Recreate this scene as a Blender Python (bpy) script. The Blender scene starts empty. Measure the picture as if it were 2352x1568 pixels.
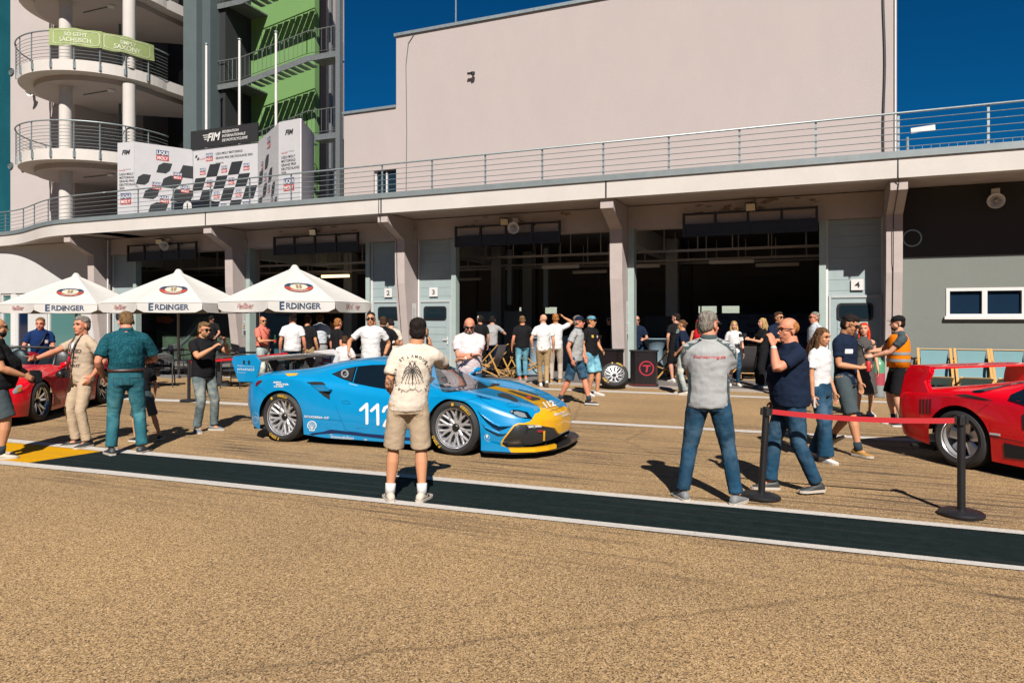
import bpy, bmesh, math, random
from math import sin, cos, pi, radians, sqrt, atan2
from mathutils import Vector, Matrix, Euler, noise
from mathutils.bvhtree import BVHTree
from mathutils.geometry import tessellate_polygon
random.seed(7)
V = Vector
SC = bpy.context.scene
COL = SC.collection
# ---------------- camera, sky, sun, exposure ----------------
FPX, HZ, CH, YAW = 1620.0, 732.0, 1.7, radians(22.9)
cd = bpy.data.cameras.new('camera'); cam = bpy.data.objects.new('camera', cd); COL.objects.link(cam)
cd.sensor_width = 36; cd.lens = 36*FPX/2352; cd.shift_y = -(784-HZ)/2352
cd.clip_end = 3000; cd.clip_start = 0.05
cam.location = (0, 0, CH); cam.rotation_euler = (radians(90), 0, YAW)
SC.camera = cam
SUN_AZ, SUN_EL = radians(27), radians(43)
sdir = V((sin(SUN_AZ)*cos(SUN_EL), -cos(SUN_AZ)*cos(SUN_EL), sin(SUN_EL)))   # towards the sun
w = bpy.data.worlds.new('World'); SC.world = w; w.use_nodes = True
nt = w.node_tree; nt.nodes.clear()
sk = nt.nodes.new('ShaderNodeTexSky'); sk.sky_type = 'NISHITA'; sk.sun_disc = False
sk.sun_elevation = SUN_EL; sk.sun_rotation = pi - SUN_AZ
sk.air_density = 1.0; sk.dust_density = 0.1; sk.ozone_density = 4.0; sk.altitude = 1500
gm = nt.nodes.new('ShaderNodeMix'); gm.data_type = 'RGBA'; gm.blend_type = 'MULTIPLY'; gm.inputs[0].default_value = 1
gm.inputs[7].default_value = (0.012, 0.25, 0.40, 1)
bg = nt.nodes.new('ShaderNodeBackground'); bg.inputs[1].default_value = 0.062
wo = nt.nodes.new('ShaderNodeOutputWorld')
nt.links.new(sk.outputs[0], gm.inputs[6]); nt.links.new(gm.outputs[2], bg.inputs[0]); nt.links.new(bg.outputs[0], wo.inputs[0])
sl = bpy.data.lights.new('sun', 'SUN'); sl.energy = 5.0; sl.angle = radians(0.5); sl.color = (1, 0.93, 0.855)
so = bpy.data.objects.new('sun', sl); COL.objects.link(so); so.rotation_euler = sdir.to_track_quat('Z', 'Y').to_euler(); so.location = (10, -20, 30)
SC.view_settings.view_transform = 'Standard'; SC.view_settings.look = 'None'; SC.view_settings.exposure = 1.0; SC.view_settings.gamma = 1
SC.view_settings.use_curve_mapping = False
SC.cycles.max_bounces = 6; SC.cycles.diffuse_bounces = 3; SC.cycles.glossy_bounces = 3; SC.cycles.transmission_bounces = 4
# ---------------- picture measurements -> places ----------------
CF = V((-sin(YAW), cos(YAW), 0)); CR = V((cos(YAW), sin(YAW), 0)); CP = V((0, 0, CH))
def ray(px, py): return CF + CR*((px-1176)/FPX) + V((0, 0, 1))*((HZ-py)/FPX)
def G(px, py, z=0.0): r = ray(px, py); return CP + r*((z-CH)/r.z)
def WY(px, py, Y): r = ray(px, py); return CP + r*(Y/r.y)
def XY(px, Y): r = ray(px, HZ); return r.x*(Y/r.y)
def AD(px, py, d): return CP + ray(px, py)*d
# ---------------- helpers ----------------
MATS = {}; KA = 0.54
def _hash(*k): return tuple(k)
def mat(name, col, rough=0.7, metal=0.0, var=0.0, vscale=3.0, bump=0.0, bscale=40.0, spec=0.5, coat=0.0, alpha=1.0, emit=0.0, aniso=None, subs=0.0):
    if name in MATS: return MATS[name]
    m = bpy.data.materials.new(name); m.use_nodes = True; t = m.node_tree; p = t.nodes['Principled BSDF']
    kk = 0.85 if metal > 0.5 else KA; c = (col[0]*kk, col[1]*kk, col[2]*kk, 1)
    p.inputs['Base Color'].default_value = c; p.inputs['Roughness'].default_value = rough; p.inputs['Metallic'].default_value = metal
    p.inputs['Specular IOR Level'].default_value = spec; p.inputs['Coat Weight'].default_value = coat; p.inputs['Coat Roughness'].default_value = 0.05
    if subs: p.inputs['Subsurface Weight'].default_value = subs; p.inputs['Subsurface Radius'].default_value = (0.02, 0.008, 0.004)
    if emit: p.inputs['Emission Color'].default_value = c; p.inputs['Emission Strength'].default_value = emit
    tc = t.nodes.new('ShaderNodeTexCoord')
    vec = tc.outputs['Object']
    if aniso:
        mp = t.nodes.new('ShaderNodeMapping'); mp.inputs['Scale'].default_value = aniso; t.links.new(vec, mp.inputs[0]); vec = mp.outputs[0]
    if var:
        n = t.nodes.new('ShaderNodeTexNoise'); n.inputs['Scale'].default_value = vscale; n.inputs['Detail'].default_value = 6; n.inputs['Roughness'].default_value = 0.65
        t.links.new(vec, n.inputs[0])
        r = t.nodes.new('ShaderNodeMapRange'); r.inputs[1].default_value = 0.3; r.inputs[2].default_value = 0.7; r.inputs[3].default_value = 1-var; r.inputs[4].default_value = 1+var
        t.links.new(n.outputs[0], r.inputs[0])
        x = t.nodes.new('ShaderNodeMix'); x.data_type = 'RGBA'; x.blend_type = 'MULTIPLY'; x.inputs[0].default_value = 1
        x.inputs[6].default_value = c; t.links.new(r.outputs[0], x.inputs[7]); t.links.new(x.outputs[2], p.inputs['Base Color'])
        r2 = t.nodes.new('ShaderNodeMapRange'); r2.inputs[3].default_value = max(0, rough-0.08); r2.inputs[4].default_value = min(1, rough+0.08)
        t.links.new(n.outputs[0], r2.inputs[0]); t.links.new(r2.outputs[0], p.inputs['Roughness'])
    if bump:
        n = t.nodes.new('ShaderNodeTexNoise'); n.inputs['Scale'].default_value = bscale; n.inputs['Detail'].default_value = 4
        t.links.new(vec, n.inputs[0]); b = t.nodes.new('ShaderNodeBump'); b.inputs['Strength'].default_value = bump; b.inputs['Distance'].default_value = 0.02
        t.links.new(n.outputs[0], b.inputs['Height']); t.links.new(b.outputs[0], p.inputs['Normal'])
    MATS[name] = m; return m
def smooth(me, s=True): me.polygons.foreach_set('use_smooth', [s]*len(me.polygons))
def link(name, me, m=None, parent=None, sm=False):
    o = bpy.data.objects.new(name, me); me.name = name
    if m:
        for x in (m if isinstance(m, (list, tuple)) else [m]): me.materials.append(x)
    if sm: smooth(me)
    COL.objects.link(o)
    if parent: o.parent = parent
    return o
def tag(o, label, cat, group=None, kind=None):
    if label: o['label'] = label
    if cat: o['category'] = cat
    if group: o['group'] = group
    if kind: o['kind'] = kind
    return o
def empty(name, loc=(0, 0, 0), rz=0.0, label=None, cat=None, group=None):
    o = bpy.data.objects.new(name, None); o.empty_display_size = 0.2; o.location = loc; o.rotation_euler = (0, 0, rz); COL.objects.link(o)
    return tag(o, label, cat, group)
def copy_tree(o, parent=None):
    c = o.copy(); COL.objects.link(c)
    if parent: c.parent = parent
    for ch in [x for x in o.children]: copy_tree(ch, c)
    return c
class MB:
    """collects verts and faces of one mesh"""
    def __init__(s): s.v = []; s.f = []; s.mi = []; s.cur = 0
    def add(s, vs, fs):
        n = len(s.v); s.v += [tuple(x) for x in vs]; s.f += [tuple(i+n for i in f) for f in fs]; s.mi += [s.cur]*len(fs); return s
    def box(s, x0, x1, y0, y1, z0, z1, M=None):
        vs = [V((x, y, z)) for z in (z0, z1) for y in (y0, y1) for x in (x0, x1)]
        if M: vs = [M @ p for p in vs]
        return s.add(vs, [(0, 2, 3, 1), (4, 5, 7, 6), (0, 1, 5, 4), (2, 6, 7, 3), (0, 4, 6, 2), (1, 3, 7, 5)])
    def bar(s, a, b, w=0.04, h=0.04, up=(0, 0, 1)):
        a = V(a); b = V(b); d = (b-a); L = d.length
        if L < 1e-6: return s
        d.normalize(); u = V(up)
        if abs(d.dot(u)) > 0.98: u = V((0, 1, 0))
        r = d.cross(u).normalized(); u = r.cross(d)
        M = Matrix((r, u, d)).transposed().to_4x4(); M.translation = a
        return s.box(-w/2, w/2, -h/2, h/2, 0, L, M)
    def tube(s, pts, r, n=8, cap=True, sc=(1, 1)):
        pts = [V(p) for p in pts]; rr = r if isinstance(r, (list, tuple)) else [r]*len(pts)
        base = len(s.v); N = len(pts); u0 = None; rings = []
        for i, p in enumerate(pts):
            t = (pts[min(i+1, N-1)]-pts[max(i-1, 0)])
            t = t.normalized() if t.length > 1e-9 else V((0, 0, 1))
            if u0 is None: u0 = V((0, 0, 1)) if abs(t.z) < 0.9 else V((0, 1, 0))
            x = t.cross(u0)
            x = x.normalized() if x.length > 1e-6 else V((1, 0, 0))
            y = x.cross(t).normalized(); u0 = y
            rings.append([p + x*cos(2*pi*k/n)*rr[i]*sc[0] + y*sin(2*pi*k/n)*rr[i]*sc[1] for k in range(n)])
        vs = [q for R_ in rings for q in R_]; fs = []
        for i in range(N-1):
            for k in range(n):
                a = i*n+k; b = i*n+(k+1) % n; fs.append((a, b, b+n, a+n))
        if cap: fs.append(tuple(range(n))[::-1]); fs.append(tuple((N-1)*n+k for k in range(n)))
        return s.add(vs, fs)
    def loft(s, rings, cap=True, closed=True):
        n = len(rings[0]); vs = [q for R_ in rings for q in R_]; fs = []
        for i in range(len(rings)-1):
            for k in range(n if closed else n-1):
                a = i*n+k; b = i*n+(k+1) % n; fs.append((a, b, b+n, a+n))
        if cap and closed: fs.append(tuple(range(n))[::-1]); fs.append(tuple((len(rings)-1)*n+k for k in range(n)))
        return s.add(vs, fs)
    def ell(s, c, r, n=12, m=8, M=None):
        vs = []; fs = []
        for i in range(1, m):
            th = pi*i/m
            for k in range(n): vs.append(V((r[0]*sin(th)*cos(2*pi*k/n), r[1]*sin(th)*sin(2*pi*k/n), r[2]*cos(th))))
        vs += [V((0, 0, r[2])), V((0, 0, -r[2]))]
        for i in range(m-2):
            for k in range(n): a = i*n+k; b = i*n+(k+1) % n; fs.append((a, a+n, b+n, b))
        T = (m-1)*n
        for k in range(n): fs.append((T, k, (k+1) % n)); fs.append((T+1, (m-2)*n+(k+1) % n, (m-2)*n+k))
        if M: vs = [M @ p for p in vs]
        return s.add([p+V(c) for p in vs], fs)
    def lathe(s, prof, n=32, axis='Z', M=None, cap=False):
        """prof: (r, h) pairs"""
        rings = []
        for r, h in prof:
            R_ = []
            for k in range(n):
                a = 2*pi*k/n; p = (r*cos(a), r*sin(a), h)
                p = V(p) if axis == 'Z' else V((p[0], p[2], p[1])) if axis == 'Y' else V((p[2], p[0], p[1]))
                R_.append(M @ p if M else p)
            rings.append(R_)
        return s.loft(rings, cap=cap)
    def prism(s, poly, h0, h1, fn):
        """poly 2-D outline extruded between h0 and h1, fn(u, v, h) -> point"""
        n = len(poly); a = [fn(u, v, h0) for u, v in poly]; b = [fn(u, v, h1) for u, v in poly]
        return s.add(a+b, [tuple(range(n))[::-1], tuple(range(n, 2*n))]+[(k, (k+1) % n, (k+1) % n+n, k+n) for k in range(n)])
    def mesh(s, name='m'):
        me = bpy.data.meshes.new(name); me.from_pydata(s.v, [], s.f); me.polygons.foreach_set('material_index', s.mi); me.update(); return me
    def build(s, name, m=None, parent=None, sm=False, bev=0.0, fix=True):
        me = s.mesh(name)
        if fix or bev:
            bm = bmesh.new(); bm.from_mesh(me)
            if fix: bmesh.ops.recalc_face_normals(bm, faces=bm.faces)
            if bev: bmesh.ops.bevel(bm, geom=bm.edges, offset=bev, segments=2, affect='EDGES', clamp_overlap=True)
            bm.to_mesh(me); bm.free()
        return link(name, me, m, parent, sm)
def autosmooth(o, ang=35):
    me = o.data; smooth(me)
    try: me.set_sharp_from_angle(angle=radians(ang))
    except Exception: pass
    return o
# text -> list of verts / faces in the plane, height 1 = capital height
_tc = {}
def textgeo(txt, bold=0.0, shear=0.0, xs=1.0, align='CENTER', space=1.0):
    k = (txt, bold, shear, xs, align, space)
    if k in _tc: return _tc[k]
    c = bpy.data.curves.new('t', 'FONT'); c.body = txt; c.size = 1.37; c.align_x = align; c.offset = bold; c.shear = shear; c.space_character = space
    c.resolution_u = 3; c.space_line = 0.82
    o = bpy.data.objects.new('t', c); me = o.to_mesh()
    vs = [(v.co.x*xs, v.co.y) for v in me.vertices]; fs = [tuple(p.vertices) for p in me.polygons]
    o.to_mesh_clear(); bpy.data.objects.remove(o); bpy.data.curves.remove(c)
    _tc[k] = (vs, fs); return _tc[k]
def flat_text(mb, txt, org, right, up, h, **kw):
    vs, fs = textgeo(txt, **kw); org = V(org); R = V(right).normalized()*h; U = V(up).normalized()*h
    mb.add([org + R*x + U*y for x, y in vs], fs)
def cut(vs, fs, step):
    bm = bmesh.new(); bv = [bm.verts.new((x, y, 0)) for x, y in vs]
    for f in fs:
        try: bm.faces.new([bv[i] for i in f])
        except Exception: pass
    xs = [v[0] for v in vs]; ys = [v[1] for v in vs]
    for ax, a in ((0, xs), (1, ys)):
        t = math.floor(min(a)/step)*step+step
        while t < max(a):
            co = V((t, 0, 0)) if ax == 0 else V((0, t, 0)); no = V((1, 0, 0)) if ax == 0 else V((0, 1, 0))
            bmesh.ops.bisect_plane(bm, geom=bm.verts[:]+bm.edges[:]+bm.faces[:], plane_co=co, plane_no=no); t += step
    bm.verts.index_update()
    r = ([(v.co.x, v.co.y) for v in bm.verts], [tuple(v.index for v in f.verts) for f in bm.faces]); bm.free(); return r
def wrap(bvh, vs, fs, org, right, up, off=0.004, step=0.06, reach=1.0):
    """lay a flat figure on a surface by casting along its normal; faces that miss are dropped"""
    vs, fs = cut(vs, fs, step) if step else (vs, fs)
    org = V(org); R = V(right).normalized(); U = V(up).normalized(); N = R.cross(U).normalized(); out = []; ok = []
    for x, y in vs:
        p = org + R*x + U*y; h = bvh.ray_cast(p + N*reach, -N, 2*reach)
        if h[0] is None: out.append(p); ok.append(False)
        else:
            n = h[1] if h[1].dot(N) > 0 else -h[1]; out.append(h[0] + n*off); ok.append(n.dot(N) > 0.12)
    return out, [f for f in fs if all(ok[i] for i in f)]
def wrap_text(name, bvh, txt, org, right, up, h, m, parent, off=0.004, step=0.06, **kw):
    vs, fs = textgeo(txt, **kw); vs = [(x*h, y*h) for x, y in vs]
    a, b = wrap(bvh, vs, fs, org, right, up, off, step)
    mb = MB(); mb.add(a, b); return link(name, mb.mesh(), m, parent)
def wrap_poly(name, bvh, poly, org, right, up, m, parent, off=0.004, step=0.06, sm=True):
    a, b = wrap(bvh, poly, [tuple(q) for q in tessellate_polygon([[V((x, y, 0)) for x, y in poly]])], org, right, up, off, step)
    mb = MB(); mb.add(a, b); return link(name, mb.mesh(), m, parent, sm)
def bvh_of(*obs):
    vs = []; fs = []
    for o in obs:
        n = len(vs); vs += [v.co.copy() for v in o.data.vertices]; fs += [tuple(i+n for i in p.vertices) for p in o.data.polygons]
    return BVHTree.FromPolygons(vs, fs)
def circ(r, n=24, ry=None, c=(0, 0)): return [(c[0]+r*cos(2*pi*k/n), c[1]+(ry or r)*sin(2*pi*k/n)) for k in range(n)]
def rrect(w, h, r, n=4, c=(0, 0)):
    out = []
    for sx, sy, a0 in ((1, 1, 0), (-1, 1, pi/2), (-1, -1, pi), (1, -1, 3*pi/2)):
        for k in range(n+1):
            a = a0+pi/2*k/n; out.append((c[0]+sx*(w/2-r)+r*cos(a), c[1]+sy*(h/2-r)+r*sin(a)))
    return out
def ringpoly(r0, r1, n=32):
    vs = circ(r0, n)+circ(r1, n); return vs, [(k, (k+1) % n, n+(k+1) % n, n+k) for k in range(n)]
# voxel remesh in a private scene
TS = bpy.data.scenes.new('work'); TDG = None
def remesh(mb, vox, it=4, fac=0.5):
    me = mb.mesh('tmp'); bm = bmesh.new(); bm.from_mesh(me); bmesh.ops.recalc_face_normals(bm, faces=bm.faces); bm.to_mesh(me); bm.free()
    o = bpy.data.objects.new('tmp', me); TS.collection.objects.link(o)
    r = o.modifiers.new('r', 'REMESH'); r.mode = 'VOXEL'; r.voxel_size = vox; r.use_smooth_shade = True
    if it: s = o.modifiers.new('s', 'SMOOTH'); s.iterations = it; s.factor = fac
    with bpy.context.temp_override(scene=TS, view_layer=TS.view_layers[0]): dg = bpy.context.evaluated_depsgraph_get(); dg.update()
    out = bpy.data.meshes.new_from_object(o.evaluated_get(dg)); bpy.data.objects.remove(o); bpy.data.meshes.remove(me)
    smooth(out); return out
def wobble(me, amp, fr, sc=(1, 1, 1), seed=0, fn=None):
    no = [v.normal.copy() for v in me.vertices]
    for v, n in zip(me.vertices, no):
        p = V((v.co.x*sc[0]*fr+seed, v.co.y*sc[1]*fr, v.co.z*sc[2]*fr)); k = noise.noise(p)+0.5*noise.noise(p*2.1)
        v.co += n*(amp*k*(fn(v.co) if fn else 1))
    me.update()
# common materials
M_alu = mat('galvanised_steel', (0.28, 0.33, 0.34), 0.45, 0.6, var=0.12, vscale=12)
M_black = mat('black_plastic', (0.012, 0.012, 0.014), 0.45, var=0.2)
M_white = mat('white_paint', (0.80, 0.79, 0.77), 0.6, var=0.03)
M_plaster = mat('pale_pink_plaster', (0.53, 0.465, 0.445), 0.9, var=0.03, vscale=1.1, bump=0.25, bscale=60, aniso=(1.2, 1.2, 0.6))
M_fascia = mat('white_concrete', (0.70, 0.665, 0.62), 0.85, var=0.05, vscale=1.5, bump=0.1, bscale=30)
M_conc = mat('pale_concrete', (0.56, 0.48, 0.45), 0.9, var=0.07, vscale=2.5, bump=0.15, bscale=30)
M_navy = mat('navy_panel', (0.006, 0.009, 0.018), 0.5)
M_ink = mat('black_ink', (0.01, 0.01, 0.012), 0.7)
M_red = mat('red_print', (0.62, 0.03, 0.03), 0.5)
M_blueprint = mat('blue_print', (0.01, 0.05, 0.20), 0.6)
M_glass = mat('dark_glass', (0.012, 0.025, 0.035), 0.06, var=0.0, spec=0.8)
# ---------------- ground ----------------
def asphalt():
    m = bpy.data.materials.new('tan_asphalt'); m.use_nodes = True; t = m.node_tree; p = t.nodes['Principled BSDF']; p.inputs['Roughness'].default_value = 0.85; p.inputs['Specular IOR Level'].default_value = 0.25
    N = t.nodes.new; L = t.links.new; tc = N('ShaderNodeTexCoord')
    def ns(scale, det=3, sc=None, vec=None):
        v = vec or tc.outputs['Object']
        if sc: mp = N('ShaderNodeMapping'); mp.inputs['Scale'].default_value = sc; L(v, mp.inputs[0]); v = mp.outputs[0]
        n = N('ShaderNodeTexNoise'); n.inputs['Scale'].default_value = scale; n.inputs['Detail'].default_value = det; n.inputs['Roughness'].default_value = 0.6; L(v, n.inputs[0]); return n.outputs[0]
    def ramp(src, pts):
        r = N('ShaderNodeValToRGB'); L(src, r.inputs[0]); e = r.color_ramp.elements
        while len(e) > 1: e.remove(e[-1])
        e[0].position = pts[0][0]; e[0].color = (*pts[0][1], 1)
        for q, c in pts[1:]: x = e.new(q); x.color = (*c, 1)
        return r.outputs[0]
    def mix(a, b, f, mode='MIX'):
        x = N('ShaderNodeMix'); x.data_type = 'RGBA'; x.blend_type = mode
        if isinstance(f, (int, float)): x.inputs[0].default_value = f
        else: L(f, x.inputs[0])
        for q, s in ((a, 6), (b, 7)):
            if isinstance(q, tuple): x.inputs[s].default_value = (*q, 1)
            else: L(q, x.inputs[s])
        return x.outputs[2]
    vo = N('ShaderNodeTexVoronoi'); vo.inputs['Scale'].default_value = 150; L(tc.outputs['Object'], vo.inputs[0])
    bw = N('ShaderNodeRGBToBW'); L(vo.outputs['Color'], bw.inputs[0])
    c1 = ramp(bw.outputs[0], [(0.0, (0.03, 0.022, 0.022)), (0.22, (0.13, 0.09, 0.055)), (0.38, (0.36, 0.25, 0.125)), (0.6, (0.52, 0.37, 0.185)), (0.8, (0.66, 0.50, 0.29)), (1, (0.85, 0.72, 0.52))])
    c2 = ramp(ns(38, 6), [(0.36, (0.72, 0.70, 0.72)), (0.52, (1.0, 1.0, 1.0)), (0.7, (1.12, 1.1, 1.04))])
    c = mix(c1, c2, 0.75, 'MULTIPLY')
    c3 = ramp(ns(0.5, 5), [(0.3, (0.86, 0.86, 0.88)), (0.7, (1.12, 1.1, 1.05))]); c = mix(c, c3, 1.0, 'MULTIPLY')
    # tyre marks run along the lane
    sep = N('ShaderNodeSeparateXYZ'); L(tc.outputs['Object'], sep.inputs[0])
    st = ramp(ns(1.0, 5, (0.5, 16.0, 1)), [(0.47, (0, 0, 0)), (0.64, (1, 1, 1))])
    pa = ramp(ns(0.9, 3, (0.5, 1.2, 1)), [(0.34, (0, 0, 0)), (0.54, (1, 1, 1))])
    mr = N('ShaderNodeMapRange'); mr.inputs[1].default_value = 4.2; mr.inputs[2].default_value = 5.6; L(sep.outputs[1], mr.inputs[0])
    mr2 = N('ShaderNodeMapRange'); mr2.inputs[1].default_value = 13.5; mr2.inputs[2].default_value = 11.5; L(sep.outputs[1], mr2.inputs[0])
    f = mix(st, pa, 1.0, 'MULTIPLY'); f = mix(f, mr.outputs[0], 1.0, 'MULTIPLY'); f = mix(f, mr2.outputs[0], 1.0, 'MULTIPLY')
    f = mix(f, (0.85, 0.85, 0.85), 1.0, 'MULTIPLY')
    c = mix(c, (0.035, 0.028, 0.03), f)
    # cracks
    vc = N('ShaderNodeTexVoronoi'); vc.feature = 'DISTANCE_TO_EDGE'; vc.inputs['Scale'].default_value = 0.16
    wv = N('ShaderNodeMix'); wv.data_type = 'VECTOR'; wv.inputs[0].default_value = 0.12; L(tc.outputs['Object'], wv.inputs[4])
    nn = N('ShaderNodeTexNoise'); nn.inputs['Scale'].default_value = 3; L(tc.outputs['Object'], nn.inputs[0]); L(nn.outputs['Color'], wv.inputs[5]); L(wv.outputs[1], vc.inputs[0])
    ck = ramp(vc.outputs[0], [(0.0, (0.35, 0.35, 0.35)), (0.0016, (0.45, 0.45, 0.45)), (0.003, (1, 1, 1))]); c = mix(c, ck, 0.45, 'MULTIPLY')
    c = mix(c, (0.56, 0.515, 0.475), 1.0, 'MULTIPLY'); L(c, p.inputs['Base Color'])
    b = N('ShaderNodeBump'); b.inputs['Strength'].default_value = 0.5; b.inputs['Distance'].default_value = 0.006; L(vo.outputs['Distance'], b.inputs['Height']); L(b.outputs[0], p.inputs['Normal'])
    return m
def worn(name, col, rough=0.6, wear=0.35, scale=14):
    m = mat(name, col, rough, var=0.10, vscale=60, bump=0.3, bscale=120)
    return m
g = MB(); S = 900
g.add([(-S, -S, 0), (S, -S, 0), (S, S, 0), (-S, S, 0)], [(0, 1, 2, 3)])
tag(g.build('asphalt_ground', asphalt()), None, None, kind='structure')
def strip(name, pts_top, pts_bot, m, z, kind='structure'):
    a = [G(*p) for p in pts_top]; b = [G(*p) for p in pts_bot]; n = len(a); mb = MB()
    vs = [(p.x, p.y, z) for p in a]+[(p.x, p.y, z) for p in b]
    mb.add(vs, [(k, k+1, n+k+1, n+k) for k in range(n-1)])
    return tag(mb.build(name, m), None, None, kind=kind)
M_line = mat('white_road_paint', (0.66, 0.62, 0.57), 0.8, var=0.12, vscale=25, bump=0.2, bscale=80, spec=0.15)
M_dark = mat('dark_lane_paint', (0.009, 0.019, 0.019), 0.9, var=0.3, vscale=9, bump=0.3, bscale=90, spec=0.08)
M_yel = mat('yellow_road_paint', (0.72, 0.36, 0.0), 0.8, var=0.08, vscale=20, bump=0.2, bscale=80, spec=0.1)
def wear(m, col, lo, hi, sc):
    t = m.node_tree; p = t.nodes['Principled BSDF']; src = p.inputs['Base Color'].links[0].from_socket; N = t.nodes.new; K = t.links.new
    tc = N('ShaderNodeTexCoord'); n = N('ShaderNodeTexNoise'); n.inputs['Scale'].default_value = sc; n.inputs['Detail'].default_value = 8; n.inputs['Roughness'].default_value = 0.7; K(tc.outputs['Object'], n.inputs[0])
    r = N('ShaderNodeMapRange'); r.inputs[1].default_value = lo; r.inputs[2].default_value = hi; K(n.outputs[0], r.inputs[0])
    mp = N('ShaderNodeMapping'); mp.inputs['Scale'].default_value = (0.4, 14, 1); K(tc.outputs['Object'], mp.inputs[0]); n2 = N('ShaderNodeTexNoise'); n2.inputs['Scale'].default_value = 1.0; n2.inputs['Detail'].default_value = 5; K(mp.outputs[0], n2.inputs[0])
    r2 = N('ShaderNodeMapRange'); r2.inputs[1].default_value = 0.52; r2.inputs[2].default_value = 0.68; r2.inputs[4].default_value = 0.15; K(n2.outputs[0], r2.inputs[0])
    x = N('ShaderNodeMix'); x.data_type = 'RGBA'; K(r.outputs[0], x.inputs[0]); K(src, x.inputs[6]); x.inputs[7].default_value = (*col, 1)
    y = N('ShaderNodeMix'); y.data_type = 'RGBA'; K(r2.outputs[0], y.inputs[0]); K(x.outputs[2], y.inputs[6]); y.inputs[7].default_value = (0.05, 0.045, 0.045, 1); K(y.outputs[2], p.inputs['Base Color'])
wear(M_line, (0.13, 0.10, 0.07), 0.62, 0.68, 22); wear(M_yel, (0.13, 0.10, 0.06), 0.66, 0.72, 25); wear(M_dark, (0.07, 0.065, 0.055), 0.66, 0.74, 30)
xs = [-700, 0, 250, 470, 940, 1411, 1881, 2352, 2900]
def fit(tab, x):
    for (x0, y0), (x1, y1) in zip(tab, tab[1:]):
        if x <= x1 or (x1, y1) == tab[-1]: return y0+(y1-y0)*(x-x0)/(x1-x0)
up = [(0, 1010), (285, 1037), (1045, 1103), (1410, 1137), (1881, 1180), (2352, 1224)]
lo = [(0, 1062), (285, 1089), (870, 1150), (1410, 1207), (1881, 1257), (2352, 1307)]
strip('lane_line_upper', [(x, fit(up, x)-3.5) for x in xs], [(x, fit(up, x)+4.5) for x in xs], M_line, 0.008)
strip('lane_line_lower', [(x, fit(lo, x)-4.5) for x in xs], [(x, fit(lo, x)+5) for x in xs], M_line, 0.008)
xd = [100, 240, 470, 940, 1411, 1881, 2352, 2900]
strip('dark_lane_band', [(235, fit(up, 235)+4)]+[(x, fit(up, x)+4) for x in xd[1:]], [(60, fit(lo, 60)-4)]+[(x, fit(lo, x)-4) for x in xd[1:]], M_dark, 0.004)
strip('yellow_lane_patch', [(-500, fit(up, -500)+4), (235, fit(up, 235)+4)], [(-500, fit(lo, -500)-4), (60, fit(lo, 60)-4)], M_yel, 0.004)
strip('pit_lane_line', [(x, y-2.6) for x, y in ((-300, 893), (430, 921), (560, 928), (1330, 969.5), (1878, 999), (2352, 1025), (2700, 1044))], [(x, y+2.6) for x, y in ((-300, 893), (430, 921), (560, 928), (1330, 969.5), (1878, 999), (2352, 1025), (2700, 1044))], M_line, 0.004)
strip('pit_box_line', [(x, y-1.8) for x, y in ((-300, 833), (1250, 893), (1588, 906), (2100, 926), (2500, 942))], [(x, y+1.8) for x, y in ((-300, 833), (1250, 893), (1588, 906), (2100, 926), (2500, 942))], M_line, 0.004)
M_apron = mat('apron_concrete', (0.44, 0.38, 0.33), 0.85, var=0.1, vscale=3, bump=0.2, bscale=40)
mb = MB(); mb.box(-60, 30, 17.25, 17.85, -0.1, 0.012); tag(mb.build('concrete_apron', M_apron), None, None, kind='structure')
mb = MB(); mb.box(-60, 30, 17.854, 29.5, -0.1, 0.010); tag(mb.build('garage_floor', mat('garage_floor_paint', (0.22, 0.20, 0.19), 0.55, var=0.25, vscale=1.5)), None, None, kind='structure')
# ---------------- pit building ----------------
PB = empty('pit_building', (0, 18, 0), 0, 'long pale pit building with open garages under a projecting white deck', 'building')
PBo = V((0, 18, 0))
class L(MB):  # world coordinates stored relative to the building
    def build(s, name, m=None, parent=None, **k):
        s.v = [(a, b-18, c) for a, b, c in s.v]; return MB.build(s, name, m, parent or PB, **k)
YF, ZB, ZT, YD = 17.05, 4.70, 5.12, 18.8
PX = [1.76, -4.67, -11.25, -17.9, -24.6]
# deck edge in plan (left part curves back)
edge = [V((x, y, 0)) for x, y in ((-75, 18.62), (-45, 18.62), (-33, 18.62), (-31.2, 18.6), (-30, 18.5), (-28.8, 18.22), (-27.6, 17.8), (-26.4, 17.38), (-25.2, 17.10), (-24, YF), (-22.5, YF), (-19, YF), (25, YF))]
# smooth the plan
pl = []
for i in range(len(edge)-1):
    p0, p1, p2, p3 = edge[max(i-1, 0)], edge[i], edge[i+1], edge[min(i+2, len(edge)-1)]
    if (p2-p1).length > 4: pl.append(p1); continue
    for k in range(5):
        t = k/5; pl.append(0.5*((2*p1)+(p2-p0)*t+(2*p0-5*p1+4*p2-p3)*t*t+(3*p1-p0-3*p2+p3)*t**3))
pl.append(edge[-1]); EDGE = pl
def along(off, z): return [V((p.x, p.y+off, z)) for p in EDGE]
def wall_along(mb, off0, off1, z0, z1):
    a, b, c, d = along(off0, z0), along(off0, z1), along(off1, z1), along(off1, z0)
    mb.loft([[a[i], b[i], c[i], d[i]] for i in range(len(a))], cap=True)
mb = L(); wall_along(mb, 0, 0.30, ZB, ZT); mb.build('deck_fascia', M_fascia)
mb = L(); wall_along(mb, -0.04, 0.36, ZT+0.002, ZT+0.15); mb.build('deck_flashing', mat('grey_flashing', (0.30, 0.35, 0.36), 0.5, 0.3, var=0.08))
mb = L(); n = len(EDGE); a = along(0.302, ZB+0.02); b = along(0.302, ZT-0.03)
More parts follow.
